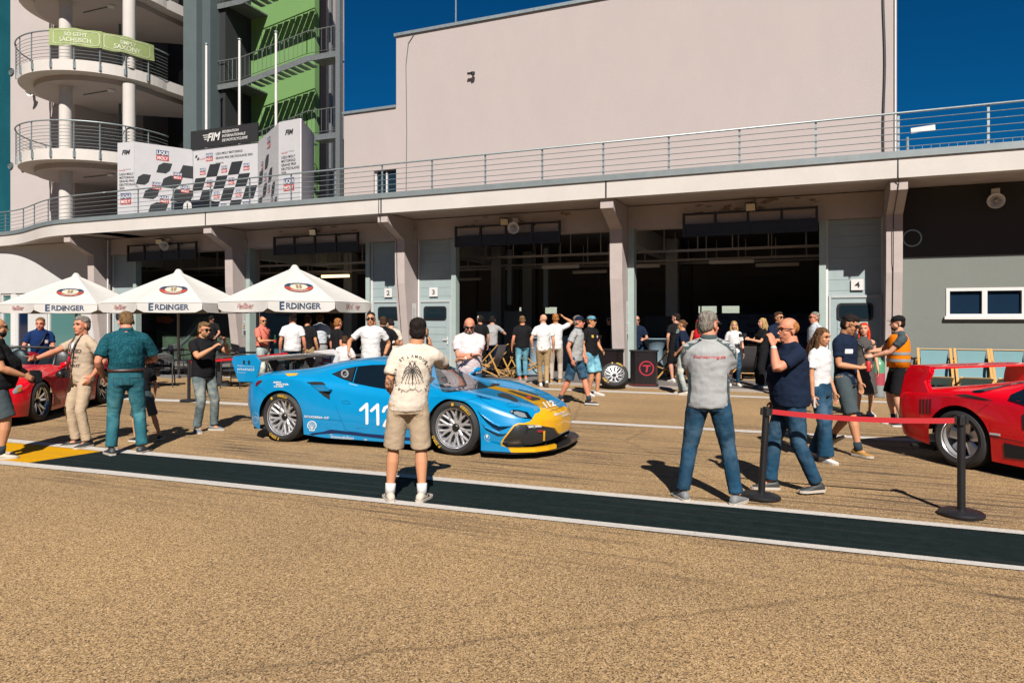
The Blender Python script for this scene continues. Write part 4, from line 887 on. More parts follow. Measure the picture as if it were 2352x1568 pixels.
def belt(a, b, lb, sag=0.03, h=0.048):
    mb = MB(); n = 12; vs = []
    for i in range(n+1):
        t = i/n; p = a+(b-a)*t; z = -sag*4*t*(1-t); vs += [p+V((0, 0, z-h/2)), p+V((0, 0, z+h/2))]
    mb.add([v-a for v in vs], [(2*i, 2*i+2, 2*i+3, 2*i+1) for i in range(n)]); o = mb.build('barrier_belt', M_belt); o.location = a; tag(o, lb, 'belt')
a = SP[0]+CR*0.10+V((0, 0, 0.822)); b = SP[1]-CR*0.04+V((0, 0, 0.822)); belt(a, b, 'red retractable belt stretched between the two front black posts')
belt(SP[2]+V((0.05, 0, 0.82)), WY(660, 812, SP[2].y-0.3)*1.0, 'red belt behind the bearded man and the blue wing end plate', 0.02)
# ---------------- deckchairs ----------------
M_wood = mat('pine_wood', (0.62, 0.34, 0.09), 0.55, var=0.12, vscale=6, aniso=(1, 1, 8)); M_gcl = mat('dark_grey_canvas', (0.055, 0.05, 0.055), 0.85, var=0.08); M_lcl = mat('pale_blue_canvas', (0.17, 0.33, 0.36), 0.85, var=0.06); M_lg = mat('light_grey_canvas', (0.25, 0.24, 0.26), 0.85, var=0.06)
def deckchair(canvas, name='deckchair'):
    o = empty(name); W = 0.29
    A0_, A1_ = V((0, -0.42, 0.95)), V((0, 0.50, 0.06)); B0_, B1_ = V((0, 0.55, 0.42)), V((0, -0.48, 0.04)); C0_, C1_ = V((0, -0.17, 0.72)), V((0, -0.50, 0.10))
    for nm, (p, q), w_ in (('back_frame', (A0_, A1_), W), ('seat_frame', (B0_, B1_), W-0.035), ('prop_frame', (C0_, C1_), W+0.035)):
        mb = MB()
        for s_ in (-1, 1): mb.bar(p+V((s_*w_, 0, 0)), q+V((s_*w_, 0, 0)), 0.024, 0.045, up=(1, 0, 0))
        d = (q-p)
        for t in ((0.02, 0.97) if nm != 'prop_frame' else (0.8,)): c = p+d*t; mb.tube([(-w_, c.y, c.z), (w_, c.y, c.z)], 0.013, 6)
        mb.build(nm, M_wood, o)
    mb = MB(); n = 10; vs = []
    for i in range(n+1):
        t = i/n; p = A0_*(1-t)+B0_*t; s_ = 0.42*4*t*(1-t); vs += [V((-W+0.045, p.y-0.1*sin(pi*t), p.z-s_)), V((W-0.045, p.y-0.1*sin(pi*t), p.z-s_))]
    mb.add(vs, [(2*i, 2*i+2, 2*i+3, 2*i+1) for i in range(n)]); mb.build('canvas_sling', canvas, o, sm=True)
    return o
d0 = deckchair(M_gcl)
dk = [(M_lg, 1125, 868, 62, 'wooden deckchair with a grey sling right behind the man with crossed arms'), (M_gcl, 1085+60, 862, 70, 'second folded-open deckchair directly behind the man with crossed arms'), (M_gcl, 1205, 866, -70, 'wooden deckchair with a dark sling behind the man in blue jeans'),
      (M_gcl, 1532, 872, 110, 'wooden deckchair with a dark sling beside the black loudspeaker cabinet'), (M_gcl, 1722, 874, -15, 'wooden deckchair with a dark sling behind the woman filming'), (M_gcl, 1700, 868, 100, 'wooden deckchair partly hidden behind the grey polo man')]
first = True
for m_, x, y, a, lb in dk:
    if m_ is M_gcl and first: o = d0; first = False
    else:
        o = copy_tree(d0)
        if m_ is not M_gcl:
            for c in o.children:
                if c.name.startswith('canvas'): c.data = c.data.copy(); c.data.materials[0] = m_
    p = G(x, y); o.location = (p.x, p.y, 0.012); o.rotation_euler = (0, 0, radians(a)+YAW); tag(o, lb, 'deckchair', 'wooden deckchairs')
for x, lb in ((2148, 'pale blue deckchair at the grey wall just right of the orange vest'), (2235, 'pale blue deckchair at the grey wall seen under the red wing, second from the vest'), (2322, 'pale blue deckchair at the grey wall seen above the red rear window')):
    o = copy_tree(d0)
    for c in o.children:
        if c.name.startswith('canvas'): c.data = c.data.copy(); c.data.materials[0] = M_lcl
    o.location = (XY(x, 18.0), 17.95, 0.012); o.rotation_euler = (0, 0, radians(180-4)); o.scale = (1.08, 1, 1.08); tag(o, lb, 'deckchair', 'wooden deckchairs')
# ---------------- leaning race tyre, loudspeaker cabinets, gas bottle, bistro tables ----------------
M_tyre = mat('tyre_rubber', (0.018, 0.017, 0.017), 0.75, var=0.2, vscale=20); M_rim = mat('silver_alloy', (0.60, 0.60, 0.61), 0.32, 0.75); M_hub = mat('dark_hub', (0.03, 0.028, 0.025), 0.4, 0.5); M_tyt = mat('tyre_yellow_print', (0.70, 0.42, 0.03), 0.6); M_disc = mat('brake_disc', (0.10, 0.09, 0.085), 0.4, 0.6); M_chrome = mat('chrome_rim', (0.75, 0.77, 0.78), 0.08, 1.0); M_well = mat('wheel_well', (0.006, 0.006, 0.006), 0.9)
def wheel(R, wd, rr, style, parent=None, txt=True, rim=None, n=48, name='wheel', side=-1):
    """axis along Y, outer face at y = side*wd/2"""
    o = empty(name); rim = rim or M_rim
    if parent: o.parent = parent
    h = wd/2; s = side
    mb = MB(); mb.lathe([(rr-0.012, s*h*0.72), (rr+0.005, s*h*0.92), (rr+(R-rr)*0.45, s*h), (R-0.03, s*h*0.93), (R-0.004, s*h*0.72), (R, s*h*0.3), (R, -s*h*0.3), (R-0.004, -s*h*0.72), (R-0.03, -s*h*0.93), (rr, -s*h*0.9), (rr-0.012, -s*h*0.7)], n, 'Y'); autosmooth(mb.build('tyre', M_tyre, o), 30)
    dish = 0.0 if style == 'y' else 0.0
    mb = MB(); mb.lathe([(rr-0.008, s*h*0.80), (rr-0.002, s*h*0.86), (rr+0.006, s*h*0.84), (rr+0.004, s*h*0.76), (rr-0.02, s*h*0.70), (rr-0.035, s*h*0.2), (rr-0.045, -s*h*0.8)], n, 'Y'); autosmooth(mb.build('rim', rim, o), 40)
    mb = MB(); yf = s*h*0.62; yb = s*h*0.40
    def P(r, a, y): return V((r*cos(a), y, r*sin(a)))
    def spoke(r0, a0, r1, a1, w0, w1, yy0, yy1, dp=0.03):
        p, q = P(r0, a0, yy0), P(r1, a1, yy1); d = (q-p).normalized(); t = V((-d.z, 0, d.x)).normalized()
        pts = []
        for c, ww in ((p, w0), (q, w1)):
            pts += [c-t*ww/2, c-t*ww/4+V((0, s*0.008, 0)), c+t*ww/4+V((0, s*0.008, 0)), c+t*ww/2, c+t*ww/2-V((0, s*dp, 0)), c-t*ww/2-V((0, s*dp, 0))]
        mb.loft([pts[:6], pts[6:]])
    ro = rr-0.01
    if style == 'y':
        for k in range(10):
            a = 2*pi*k/10+0.1; spoke(0.05, a, rr*0.50, a, 0.055, 0.036, yb, yb+s*0.01); da = radians(9.5)
            spoke(rr*0.46, a, ro, a+da, 0.030, 0.026, yb+s*0.01, yf); spoke(rr*0.46, a, ro, a-da, 0.030, 0.026, yb+s*0.01, yf)
    elif style == 'pairs':
        for k in range(5):
            a = 2*pi*k/5+0.3
            for da in (-0.14, 0.14): spoke(0.05, a+da*1.6, ro, a+da*1.7, 0.05, 0.045, yb, yf)
            spoke(0.04, a, 0.12, a, 0.09, 0.07, yb, yb)
    else:
        for k in range(5):
            a = 2*pi*k/5+0.35; spoke(0.04, a, ro-0.03, a, 0.09, 0.15, yb*0.5, yb*0.75, 0.03)
    mb.build('spokes', rim, o)
    mb = MB(); mb.lathe([(0.0, yb+s*0.035), (0.03, yb+s*0.035), (0.045, yb+s*0.022), (0.05, yb-s*0.02)], 18, 'Y'); mb.build('hub_nut', M_hub, o)
    mb = MB(); mb.lathe([(0.0, -s*0.01), (rr*0.80, -s*0.01), (rr*0.80, -s*0.035), (0.0, -s*0.035)], 32, 'Y'); mb.build('brake_disc', M_disc, o)
    mb = MB(); mb.lathe([(rr-0.03, -s*h*0.55), (0.0, -s*h*0.55)], 24, 'Y'); mb.build('inner_face', M_well, o)
    if txt:
        mb = MB(); rad = rr+(R-rr)*0.30; hh = (R-rr)*0.42
        for t, ac in (('PIRELLI', radians(74)), ('P ZERO', radians(238))):
            vs, fs = textgeo(t, bold=0.05, xs=0.95, space=1.08, shear=0.1); vv = []
            for x, y in vs:
                al = ac + s*x*hh/(rad+hh/2) if s > 0 else ac - x*hh/(rad+hh/2); r_ = rad+y*hh; vv.append(P(r_, al, s*(h*1.0+0.003)))
            mb.add(vv, fs)
        al = ac = radians(112)
        for q0, q1 in ((108, 114),):
            vv = [P(rad+r_, radians(a_), s*(h+0.003)) for r_, a_ in ((0, q0), (0, q1), (hh, q1), (hh, q0))]; mb.add(vv, [(0, 1, 2, 3)])
        link('tyre_lettering', mb.mesh(), M_tyt, o)
    return o
p = G(1408, 893); o = wheel(0.345, 0.30, 0.245, 'y', None, True, M_rim, 48, 'race_wheel'); o.location = (p.x, p.y+0.1, 0.295); o.rotation_euler = (radians(-38), radians(10), radians(8)); tag(o, 'slick race tyre on a silver rim leaning against the pillar foot', 'wheel')
mb = MB(); mb.box(-0.07, 0.07, -0.002, 0, -0.05, 0.05)
p = G(1903*0+1866, 912); o = wheel(0.345, 0.30, 0.245, 'y', None, True, M_rim, 48, 'race_wheel'); o.location = (p.x, 17.7, 0.36); o.rotation_euler = (radians(-8), 0, radians(30)); tag(o, 'second race tyre half hidden behind the long-haired girl', 'wheel')
def cabinet(px_, py_, rz, lb, logo=True):
    p = G(px_, py_); o = empty('speaker_cabinet', (p.x, p.y+0.25, 0), rz, lb, 'loudspeaker'); mb = MB()
    pr = [(-0.33, 0.20), (-0.33, -0.02), (-0.18, -0.22), (0.33, -0.22), (0.33, 0.20)]
    mb.prism(pr, 0.05, 0.88, lambda u, v, h: V((u, v, h))); mb.build('cabinet', mat('black_cabinet_paint', (0.014, 0.010, 0.012), 0.35, var=0.2, vscale=5), o)
    mb = MB(); mb.prism([(u*1.08, v*1.1) for u, v in pr], 0.0, 0.05, lambda u, v, h: V((u, v, h))); mb.prism([(u*1.08, v*1.1) for u, v in pr], 0.88, 0.91, lambda u, v, h: V((u, v, h))); mb.build('rim_boards', M_black, o)
    mb = MB(); mb.box(-0.332, -0.30, -0.01, 0.11, 0.55, 0.75); mb.build('handle_recess', M_ink, o)
    if logo:
        mb = MB(); vs, fs = ringpoly(0.155, 0.185, 40); mb.add([(0.10+x, -0.224, 0.47+y) for x, y in vs], fs); flat_text(mb, 'T', (0.10, -0.225, 0.385), (1, 0, 0), (0, 0, 1), 0.17, bold=0.06, shear=0.15); mb.box(0.0, 0.05, -0.226, -0.224, 0.52, 0.55); link('emblem', mb.mesh(), mat('crimson_emblem', (0.50, 0.02, 0.05), 0.5), o)
        mb = MB(); mb.box(-0.33, 0.33, -0.223, -0.221, 0.055, 0.062); mb.build('trim_line', M_red, o)
cabinet(1473, 889, 0.1, 'black loudspeaker cabinet with a crimson round T emblem right of the pillar')
cabinet(1392, 882, -0.2, 'plain black loudspeaker cabinet half hidden behind the leaning tyre', False)
p = G(1985*0+2018*0+1993, 914); o = empty('gas_bottle', (XY(2018, 17.2), 17.2, 0), 0, 'green and red gas bottle with a brass valve beside the grey dress', 'gas bottle')
mb = MB(); mb.lathe([(0.0, 0.0), (0.125, 0.0), (0.13, 0.03), (0.13, 0.45)], 20); mb.build('lower_body', mat('grey_bottle_paint', (0.3, 0.33, 0.33), 0.4), o, sm=True)
mb = MB(); mb.lathe([(0.1305, 0.40), (0.1305, 0.80)], 20); mb.build('red_label', mat('red_label', (0.45, 0.06, 0.09), 0.5), o, sm=True)
mb = MB(); mb.lathe([(0.13, 0.45), (0.13, 1.05), (0.11, 1.16), (0.05, 1.24), (0.04, 1.3), (0.0, 1.3)], 20); mb.build('shoulder', mat('green_bottle_paint', (0.10, 0.33, 0.18), 0.4), o, sm=True)
mb = MB(); mb.lathe([(0.02, 1.3), (0.025, 1.42), (0.0, 1.42)], 10); mb.lathe([(0.0, -0.02), (0.05, -0.02), (0.05, 0.02), (0.0, 0.02)], 12, 'Y', Matrix.Translation((-0.07, -0.02, 1.40))); mb.bar((-0.1, 0, 1.37), (0.06, 0, 1.37), 0.02, 0.02); mb.build('valve', mat('brass', (0.5, 0.32, 0.08), 0.3, 0.8), o)
o.scale = (0.95, 0.95, 0.66)
def bistro(px_, Y, lb, m_):
    o = empty('bistro_table', (XY(px_, Y), Y, 0.012), 0, lb, 'bar table', 'covered bar tables'); mb = MB()
    mb.lathe([(0.36, 0.0), (0.27, 0.2), (0.20, 0.5), (0.22, 0.8), (0.33, 1.04), (0.40, 1.10)], 24); mb.build('stretch_cover', m_, o, sm=True); mb = MB(); mb.lathe([(0.0, 1.125), (0.40, 1.125), (0.405, 1.10), (0.0, 1.10)], 24); mb.build('tabletop', m_, o)
M_cov = mat('blue_white_stretch_cloth', (0.20, 0.30, 0.37), 0.8)
for px_, Y, lb in ((1505, 20.6, 'white cloth covered bar table right of the pillar, behind the T cabinet'), (1232, 20.4, 'white cloth covered bar table behind the man in blue jeans'), (1305, 22.6, 'dim cloth covered bar table behind the man in khaki'), (1098, 22.6, 'dim cloth covered bar table behind the row of deckchairs')): bistro(px_, Y, lb, M_cov)
# interior banners and screens
def stand(px0, px1, py0, py1, Y, m_, nm, lb, cat, txt=()):
    a, b = WY(px0, py1, Y), WY(px1, py0, Y); o = empty(nm, ((a.x+b.x)/2, Y, 0.012), 0, lb, cat); w_ = (b.x-a.x)/2; z0, z1 = max(a.z, 0.05), b.z
    mb = MB(); mb.box(-w_, w_, 0, 0.03, z0, z1); mb.build('panel', m_, o); mb = MB(); mb.box(-w_*0.7, w_*0.7, 0.0, 0.3, 0, 0.03); mb.box(-0.02, 0.02, 0.031, 0.06, 0.03, z1-0.05); mb.build('foot', M_black, o)
    for t, u, v, h, mm in txt:
        q = MB(); flat_text(q, t, (u*w_, -0.004, z0+(z1-z0)*v), (1, 0, 0), (0, 0, 1), h, bold=0.02); link('lettering', q.mesh(), mm, o)
    return o
M_ban = mat('blue_grey_banner', (0.10, 0.13, 0.20), 0.7); M_dimw = mat('teal_rollup', (0.20, 0.28, 0.30), 0.7)
tx = []
for r in range(6):
    for c in range(6):
        if r in (2, 3) and c in (1, 2, 3): continue
        u, v = -0.85+c*0.33+(0.16 if r % 2 else 0), 0.93-r*0.145; tx += [('Matthias', u, v, 0.075, M_ink), ('BEERBAUM', u+0.03, v-0.03, 0.05, M_ink)]
tx += [('Matthias', -0.02, 0.55, 0.30, M_ink), ('BEERBAUM', 0.02, 0.42, 0.20, M_ink)]
stand(1600, 1872, 722, 880, 24.8, M_ban, 'logo_wall', 'dim blue-grey sponsor wall reading Matthias BEERBAUM inside the garage', 'logo wall', tx)
stand(1096, 1140, 716, 868, 22, M_dimw, 'roll_up_banner', 'pale teal roll-up banner beside the inner column behind the crossed arms man', 'banner', [('Matthias', 0, 0.78, 0.10, M_red), ('BEERBAUM', 0, 0.72, 0.07, M_red)])
stand(592, 672, 700, 868, 21, mat('dark_blue_rollup', (0.02, 0.10, 0.15), 0.7), 'roll_up_banner', 'dark teal banner reading Motorsport behind the man in coral', 'banner', [('Motorsport', 0.2, 0.88, 0.13, M_ink), ('BEERBAUM', 0.4, 0.80, 0.09, M_ink)])
stand(1158, 1200, 715, 880, 22.5, mat('grey_panel', (0.16, 0.17, 0.17), 0.7), 'display_panel', 'grey display panel inside the garage left of the bald man', 'display')
stand(1480, 1560, 727, 850, 20.8, M_ink, 'television', 'large black screen on a stand inside the garage right of the pillar', 'screen')
# race track mural behind the middle parasol
o = empty('mural_wall', (XY(440, 20.6), 20.6, 0.012), 0, 'dark wall with a painted racetrack mural inside the garage behind the middle parasol', 'mural'); mb = MB(); mb.box(-2.0, 2.6, 0, 0.1, 0, 2.9); mb.build('panel', mat('mural_ground', (0.012, 0.018, 0.02), 0.7), o)
mb = MB(); mb.add([(x, -0.006, z) for x, z in ((-1.9, 0.1), (2.5, 0.1), (2.5, 0.9), (1.5, 1.0), (0.9, 1.75), (0.3, 1.75), (-0.5, 0.9), (-1.9, 1.3))], [tuple(range(8))]); link('field', mb.mesh(), mat('mural_green', (0.045, 0.09, 0.05), 0.7, var=0.5, vscale=3), o)
mb = MB(); mb.tube([(x, -0.012, z) for x, z in ((-1.9, 0.5), (-0.9, 0.45), (-0.2, 0.9), (0.5, 1.6), (0.85, 1.5), (1.0, 0.9), (1.6, 0.6), (2.4, 0.5))], 0.06, 6, sc=(1, 1)); mb.build('track', mat('mural_grey', (0.10, 0.13, 0.15), 0.7), o)
mb = MB(); mb.add([(x, -0.008, z) for x, z in ((-1.9, 1.55), (-1.2, 1.5), (-0.9, 1.62), (-1.2, 1.8), (-1.9, 1.78))], [tuple(range(5))]); mb.add([(x, -0.018, z) for x, z in ((-0.2, 0.5), (-0.1, 0.5), (0.5, 1.2), (0.42, 1.22))], [(0, 1, 2, 3)]); link('accent', mb.mesh(), mat('mural_orange', (0.35, 0.09, 0.03), 0.7), o)
mb = MB(); flat_text(mb, 'Sachsenring.de', (0.1, -0.02, 2.05), (1, 0, 0), (0, 0, 1), 0.14, shear=0.2); link('lettering', mb.mesh(), M_red, o)
# papers on pillars
for x, lb in ((-18.0+0.0, 'white notice sheets taped to the pillar behind the bearded man'), (-11.30, 'white notice sheets taped to the pillar left of wicket door 3'), (-4.60, 'white notice sheets taped to the pillar above the leaning tyre')):
    o = empty('notice_sheet', (x+0.20+0.145, 18.7, 1.6), 0, lb, 'notice', 'notice sheets on the pillars'); o.location.x = x+0.14 if x > -11 else o.location.x
    X_ = 0.0; mb = MB(); q = 0.176
    # on the east face of the pillar
    o.location = ([p for p in PX if abs(p-x) < 0.5][0]+0.168, 18.62, 1.55)
    mb.box(0, 0.004, -0.13, 0.09, 0.0, 0.62); mb.box(0, 0.004, -0.13, 0.09, -0.42, -0.02); mb.build('paper', M_white, o)
    for j, m_ in enumerate(('r', 'y', 'g')):
        mb = MB(); mb.box(0.005, 0.007, -0.10, -0.03, -0.10-j*0.05, -0.06-j*0.05); mb.build('colour_patch', {'r': M_red, 'y': M_tyt, 'g': mat('green_patch', (0.02, 0.25, 0.12), 0.6)}[m_], o)
    mb = MB(); mb.box(0.005, 0.007, -0.10, 0.06, -0.40, -0.25)
    for j in range(9): mb.box(0.005, 0.006, -0.10, 0.04-(j % 3)*0.03, 0.10+j*0.045, 0.108+j*0.045)
    mb.build('print', mat('grey_print', (0.12, 0.1, 0.09), 0.7), o)
# ---------------- cars ----------------
from mathutils.geometry import tessellate_polygon
def paint(name, c, rough=0.25, coat=1.0): return mat(name, c, rough, coat=coat, var=0.02, vscale=5)
def cr1(p0, p1, p2, p3, t): return 0.5*((2*p1)+(p2-p0)*t+(2*p0-5*p1+4*p2-p3)*t*t+(3*p1-p0-3*p2+p3)*t**3)
def car_body(name, tab, axles, arch, car, mats, facemat=None, zaxle=0.34, nside=9, name_mesh='body'):
    """tab rows: x, y0,z0, y1,z1, y2,z2, y3,z3, y4,z4, z5 (half sections from sill to centre line)"""
    tab = sorted(tab); X = [r[0] for r in tab]
    def at(x):
        i = max(0, min(len(X)-2, next((k for k in range(len(X)-1) if x <= X[k+1]), len(X)-2))); t = (x-X[i])/(X[i+1]-X[i]); a, b = tab[i], tab[i+1]
        z = tab[max(i-1, 0)]; d = tab[min(i+2, len(tab)-1)]; out = []
        for k in range(1, 12):
            h = X[i+1]-X[i]; m0 = (b[k]-z[k])/max(b[0]-z[0], 1e-6); m1 = (d[k]-a[k])/max(d[0]-a[0], 1e-6); s0 = (b[k]-a[k])/h
            if (a[k]-z[k])*(b[k]-a[k]) <= 0 and i > 0: m0 *= 0.3
            t2, t3 = t*t, t*t*t; out.append((2*t3-3*t2+1)*a[k]+(t3-2*t2+t)*h*m0+(-2*t3+3*t2)*b[k]+(t3-t2)*h*m1)
        return out
    xs = set(); x = X[0]
    while x <= X[-1]: xs.add(round(x, 4)); x += 0.07
    xs.add(X[-1])
    for k in range(1, 9): xs.add(round(X[-1]-0.02*k+0.002, 4)); xs.add(round(X[0]+0.02*k-0.002, 4))
    for ax in axles:
        xs = {x for x in xs if abs(x-ax) > arch*1.06}
        for k in range(25): xs.add(round(ax-arch*cos(pi*k/24), 4))
        xs |= {ax-arch*1.03, ax+arch*1.03, ax-arch-0.002, ax+arch+0.002}
    xs = sorted(xs); rows = []
    for x in xs:
        y0, z0, y1, z1, y2, z2, y3, z3, y4, z4, z5 = at(x); zl = z0
        for ax in axles:
            if abs(x-ax) <= arch: zl = max(zl, zaxle+sqrt(max(arch*arch-(x-ax)**2, 0)))
        pts = []; zl = min(zl, z2-0.02)
        cps = [(y0*2-y1, z0*2-z1), (y0, z0), (y1, z1), (y2, z2), (y3, z3)]
        def side(z):
            for s in range(1, 4) if False else (1, 2):
                za, zb = cps[s][1], cps[s+1][1]
                if z <= zb or s == 2:
                    t = max(0, min(1, (z-za)/max(zb-za, 1e-6))); return cr1(cps[s-1][0], cps[s][0], cps[s+1][0], cps[min(s+2, 4)][0] if s == 1 else cps[4][0]*0.3+cps[3][0]*0.7, t)
        for k in range(nside+1):
            z = zl+(z2-zl)*k/nside; pts.append((side(z), z))
        P2, P3, P4, P5 = (y2, z2), (y3, z3), (y4, z4), (0, z5)
        for t in (0.33, 0.67, 1.0): pts.append((cr1(y1, y2, y3, y4, t)*0.5+(y2+(y3-y2)*t)*0.5, cr1(z1, z2, z3, z4, t)*0.35+(z2+(z3-z2)*t)*0.65))
        for t in (0.33, 0.67, 1.0): pts.append((y3+(y4-y3)*t, z3+(z4-z3)*t+0.02*sin(pi*t)))
        for t in (0.25, 0.5, 0.75, 1.0): pts.append((y4*(1-t), z4+(z5-z4)*sin(t*pi/2)))
        rows.append(pts)
    n = len(rows[0]); mb = MB()
    for sg in (-1, 1):
        vs = [V((xs[i], sg*y, z)) for i, r in enumerate(rows) for y, z in r]; fs = []; mi = []
        for i in range(len(rows)-1):
            for k in range(n-1):
                f = (i*n+k, (i+1)*n+k, (i+1)*n+k+1, i*n+k+1); fs.append(f if sg < 0 else f[::-1]); mi.append(facemat((xs[i]+xs[i+1])/2, k-nside) if facemat else 0)
        b = len(mb.v); mb.v += [tuple(v) for v in vs]; mb.f += [tuple(q+b for q in f) for f in fs]; mb.mi += mi
    # end caps
    for i in (0, len(rows)-1):
        c = [V((xs[i], -y, z)) for y, z in rows[i]]+[V((xs[i], y, z)) for y, z in reversed(rows[i][:-1])]; mb.add(c, [tuple(range(len(c)))])
    me = mb.mesh(name_mesh); bm = bmesh.new(); bm.from_mesh(me); bmesh.ops.remove_doubles(bm, verts=bm.verts, dist=0.0005); bmesh.ops.recalc_face_normals(bm, faces=bm.faces); bm.to_mesh(me); bm.free()
    o = link(name_mesh, me, mats, car); autosmooth(o, 50)
    # wheel wells and floor
    mb = MB(); z = zaxle
    for ax in axles:
        prof = [(ax+arch*cos(pi*k/14), zaxle+arch*sin(pi*k/14)) for k in range(15)]
        for sg in (-1, 1):
            a = [V((u, sg*0.93*at(ax)[2], v)) for u, v in prof]; b = [V((u, sg*0.45, v)) for u, v in prof]
            mb.add(a+b, [(k, k+1, 15+k+1, 15+k) for k in range(14)]+[tuple(range(15, 30))])
    xa = [X[0]+0.1]+[q for ax in sorted(axles) for q in (ax-arch, ax+arch)]+[X[-1]-0.1]
    for a, b in ((xa[0], xa[1]), (xa[2], xa[3]), (xa[4], xa[5])):
        w_ = min(at(a)[0], at(b)[0])-0.04; mb.box(a, b, -w_, w_, 0.13, 0.16)
    mb.box(xa[0], xa[-1], -0.46, 0.46, 0.125, 0.158); mb.build('underbody', M_well, car)
    return o
class Pix:
    """lays figures measured in the picture on a car's surface"""
    def __init__(s, car, obs, conv): bpy.context.view_layer.update(); s.M = car.matrix_world.inverted(); s.car = car; s.b = bvh_of(*obs); s.c = conv; s.o = s.M @ CP
    def hit(s, x, y, off):
        px_, py_ = s.c(x, y); d = (s.M.to_3x3() @ ray(px_, py_)).normalized(); h = s.b.ray_cast(s.o, d)
        if h[0] is None: return None
        n = h[1] if h[1].dot(d) < 0 else -h[1]; return h[0]+n*off, n
    def geo(s, name, vs, fs, m, off=0.004, step=25, mirror=False):
        vs, fs = cut(vs, fs, step) if step else (vs, fs); hs = [s.hit(x, y, off) for x, y in vs]; f2 = []
        for f in fs:
            if any(hs[i] is None for i in f): continue
            q = [hs[i][0] for i in f]
            if max((q[k]-q[k-1]).length for k in range(len(q))) > 0.35: continue
            f2.append(f)
        mb = MB(); P = [h[0] if h else V((0, 0, 0)) for h in hs]; mb.add(P, f2)
        if mirror: mb.add([V((p.x, -p.y, p.z)) for p in P], [f[::-1] for f in f2])
        me = mb.mesh(name); bm = bmesh.new(); bm.from_mesh(me); bmesh.ops.delete(bm, geom=[v for v in bm.verts if not v.link_faces], context='VERTS'); bm.to_mesh(me); bm.free()
        return link(name, me, m, s.car, True)
    def poly(s, name, pts, m, **k):
        tr = tessellate_polygon([[V((x, y, 0)) for x, y in pts]]); return s.geo(name, pts, [tuple(t) for t in tr], m, **k)
    def text(s, name, t, org, end, h, m, lean=0.0, off=0.006, step=12, fit=True, **k):
        vs, fs = textgeo(t, align='LEFT', **k); W = max(v[0] for v in vs); R = V((end[0]-org[0], end[1]-org[1]))
        sx = R.length/W if fit else h; R.normalize(); return s.geo(name, [(org[0]+R.x*x*sx+lean*y*h, org[1]+R.y*x*sx-y*h) for x, y in vs], fs, m, off=off, step=step)
    def line(s, name, pts, m, w=3, off=0.004):
        vs = []; fs = []
        for (x0, y0), (x1, y1) in zip(pts, pts[1:]):
            n0 = V((-(y1-y0), x1-x0)).normalized()*w/2; b = len(vs); vs += [(x0+n0.x, y0+n0.y), (x1+n0.x, y1+n0.y), (x1-n0.x, y1-n0.y), (x0-n0.x, y0-n0.y)]; fs.append((b, b+1, b+2, b+3))
        return s.geo(name, vs, fs, m, off=off, step=20)
    def ring(s, name, c, rx, ry, w, m, n=36):
        vs = [(c[0]+rx*cos(2*pi*k/n), c[1]+ry*sin(2*pi*k/n)) for k in range(n)]+[(c[0]+(rx-w)*cos(2*pi*k/n), c[1]+(ry-w)*sin(2*pi*k/n)) for k in range(n)]
        return s.geo(name, vs, [(k, (k+1) % n, n+(k+1) % n, n+k) for k in range(n)], m, step=60)
def zc(x0, y0, k): return lambda x, y: ((x0+x/k)*0.57422, (y0+y/k)*0.57422)
# ---- blue racing car ----
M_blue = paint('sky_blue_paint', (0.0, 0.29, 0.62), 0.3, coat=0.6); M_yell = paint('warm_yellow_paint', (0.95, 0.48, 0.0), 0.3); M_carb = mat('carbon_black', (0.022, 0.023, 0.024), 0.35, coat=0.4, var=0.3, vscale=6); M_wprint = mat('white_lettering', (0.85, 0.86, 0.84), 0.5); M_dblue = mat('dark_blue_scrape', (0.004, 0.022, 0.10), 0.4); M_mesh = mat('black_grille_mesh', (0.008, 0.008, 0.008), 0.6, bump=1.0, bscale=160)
M_wind = mat('tinted_window', (0.006, 0.012, 0.018), 0.04, spec=0.9); M_lens = mat('headlight_lens', (0.35, 0.42, 0.45), 0.08, 0.3)
BC = empty('racing_car', (-5.42, 8.72, 0), radians(1.0), 'sky blue and yellow race car number 112 with a tall rear wing', 'race car')
tab = [(2.475, .16, .22, .18, .30, .16, .39, .12, .42, .06, .435, .44), (2.45, .30, .20, .34, .30, .31, .42, .24, .465, .12, .485, .49), (2.40, .48, .18, .52, .30, .48, .44, .36, .50, .18, .52, .53), (2.33, .64, .17, .69, .31, .63, .46, .47, .535, .25, .56, .57), (2.20, .80, .15, .85, .32, .79, .50, .60, .58, .32, .60, .61), (1.95, .90, .13, .945, .34, .90, .57, .72, .66, .40, .655, .66), (1.65, .95, .13, .985, .40, .95, .66, .78, .745, .44, .705, .70),
       (1.325, .965, .13, .99, .45, .96, .72, .82, .80, .48, .76, .75), (0.95, .95, 0.10, .97, .42, .90, .72, .80, .81, .58, .82, .835), (0.60, .93, 0.10, .945, .40, .885, .70, .75, .83, .62, .955, 1.00), (0.20, .92, 0.10, .93, .40, .875, .72, .73, .86, .56, 1.085, 1.125),
       (-0.2, .92, 0.10, .935, .42, .885, .76, .73, .90, .53, 1.12, 1.16), (-0.6, .94, 0.10, .955, .46, .915, .82, .75, .93, .52, 1.085, 1.13), (-1.0, .96, .13, .98, .50, .955, .87, .81, .95, .52, 1.02, 1.07), (-1.325, .97, .13, .99, .50, .97, .88, .85, .955, .54, .965, .985), (-1.7, .95, .15, .98, .50, .95, .86, .83, .925, .52, .925, .93), (-1.90, .88, .20, .93, .50, .90, .83, .79, .89, .46, .90, .90), (-2.04, .74, .26, .82, .50, .80, .76, .70, .83, .42, .85, .85)]
def fm(x, k): return 1 if (abs(x) < 9 and k >= 6 and 1 == 2) else 0
bb = car_body('body', tab, (1.325, -1.325), 0.375, BC, [M_blue])
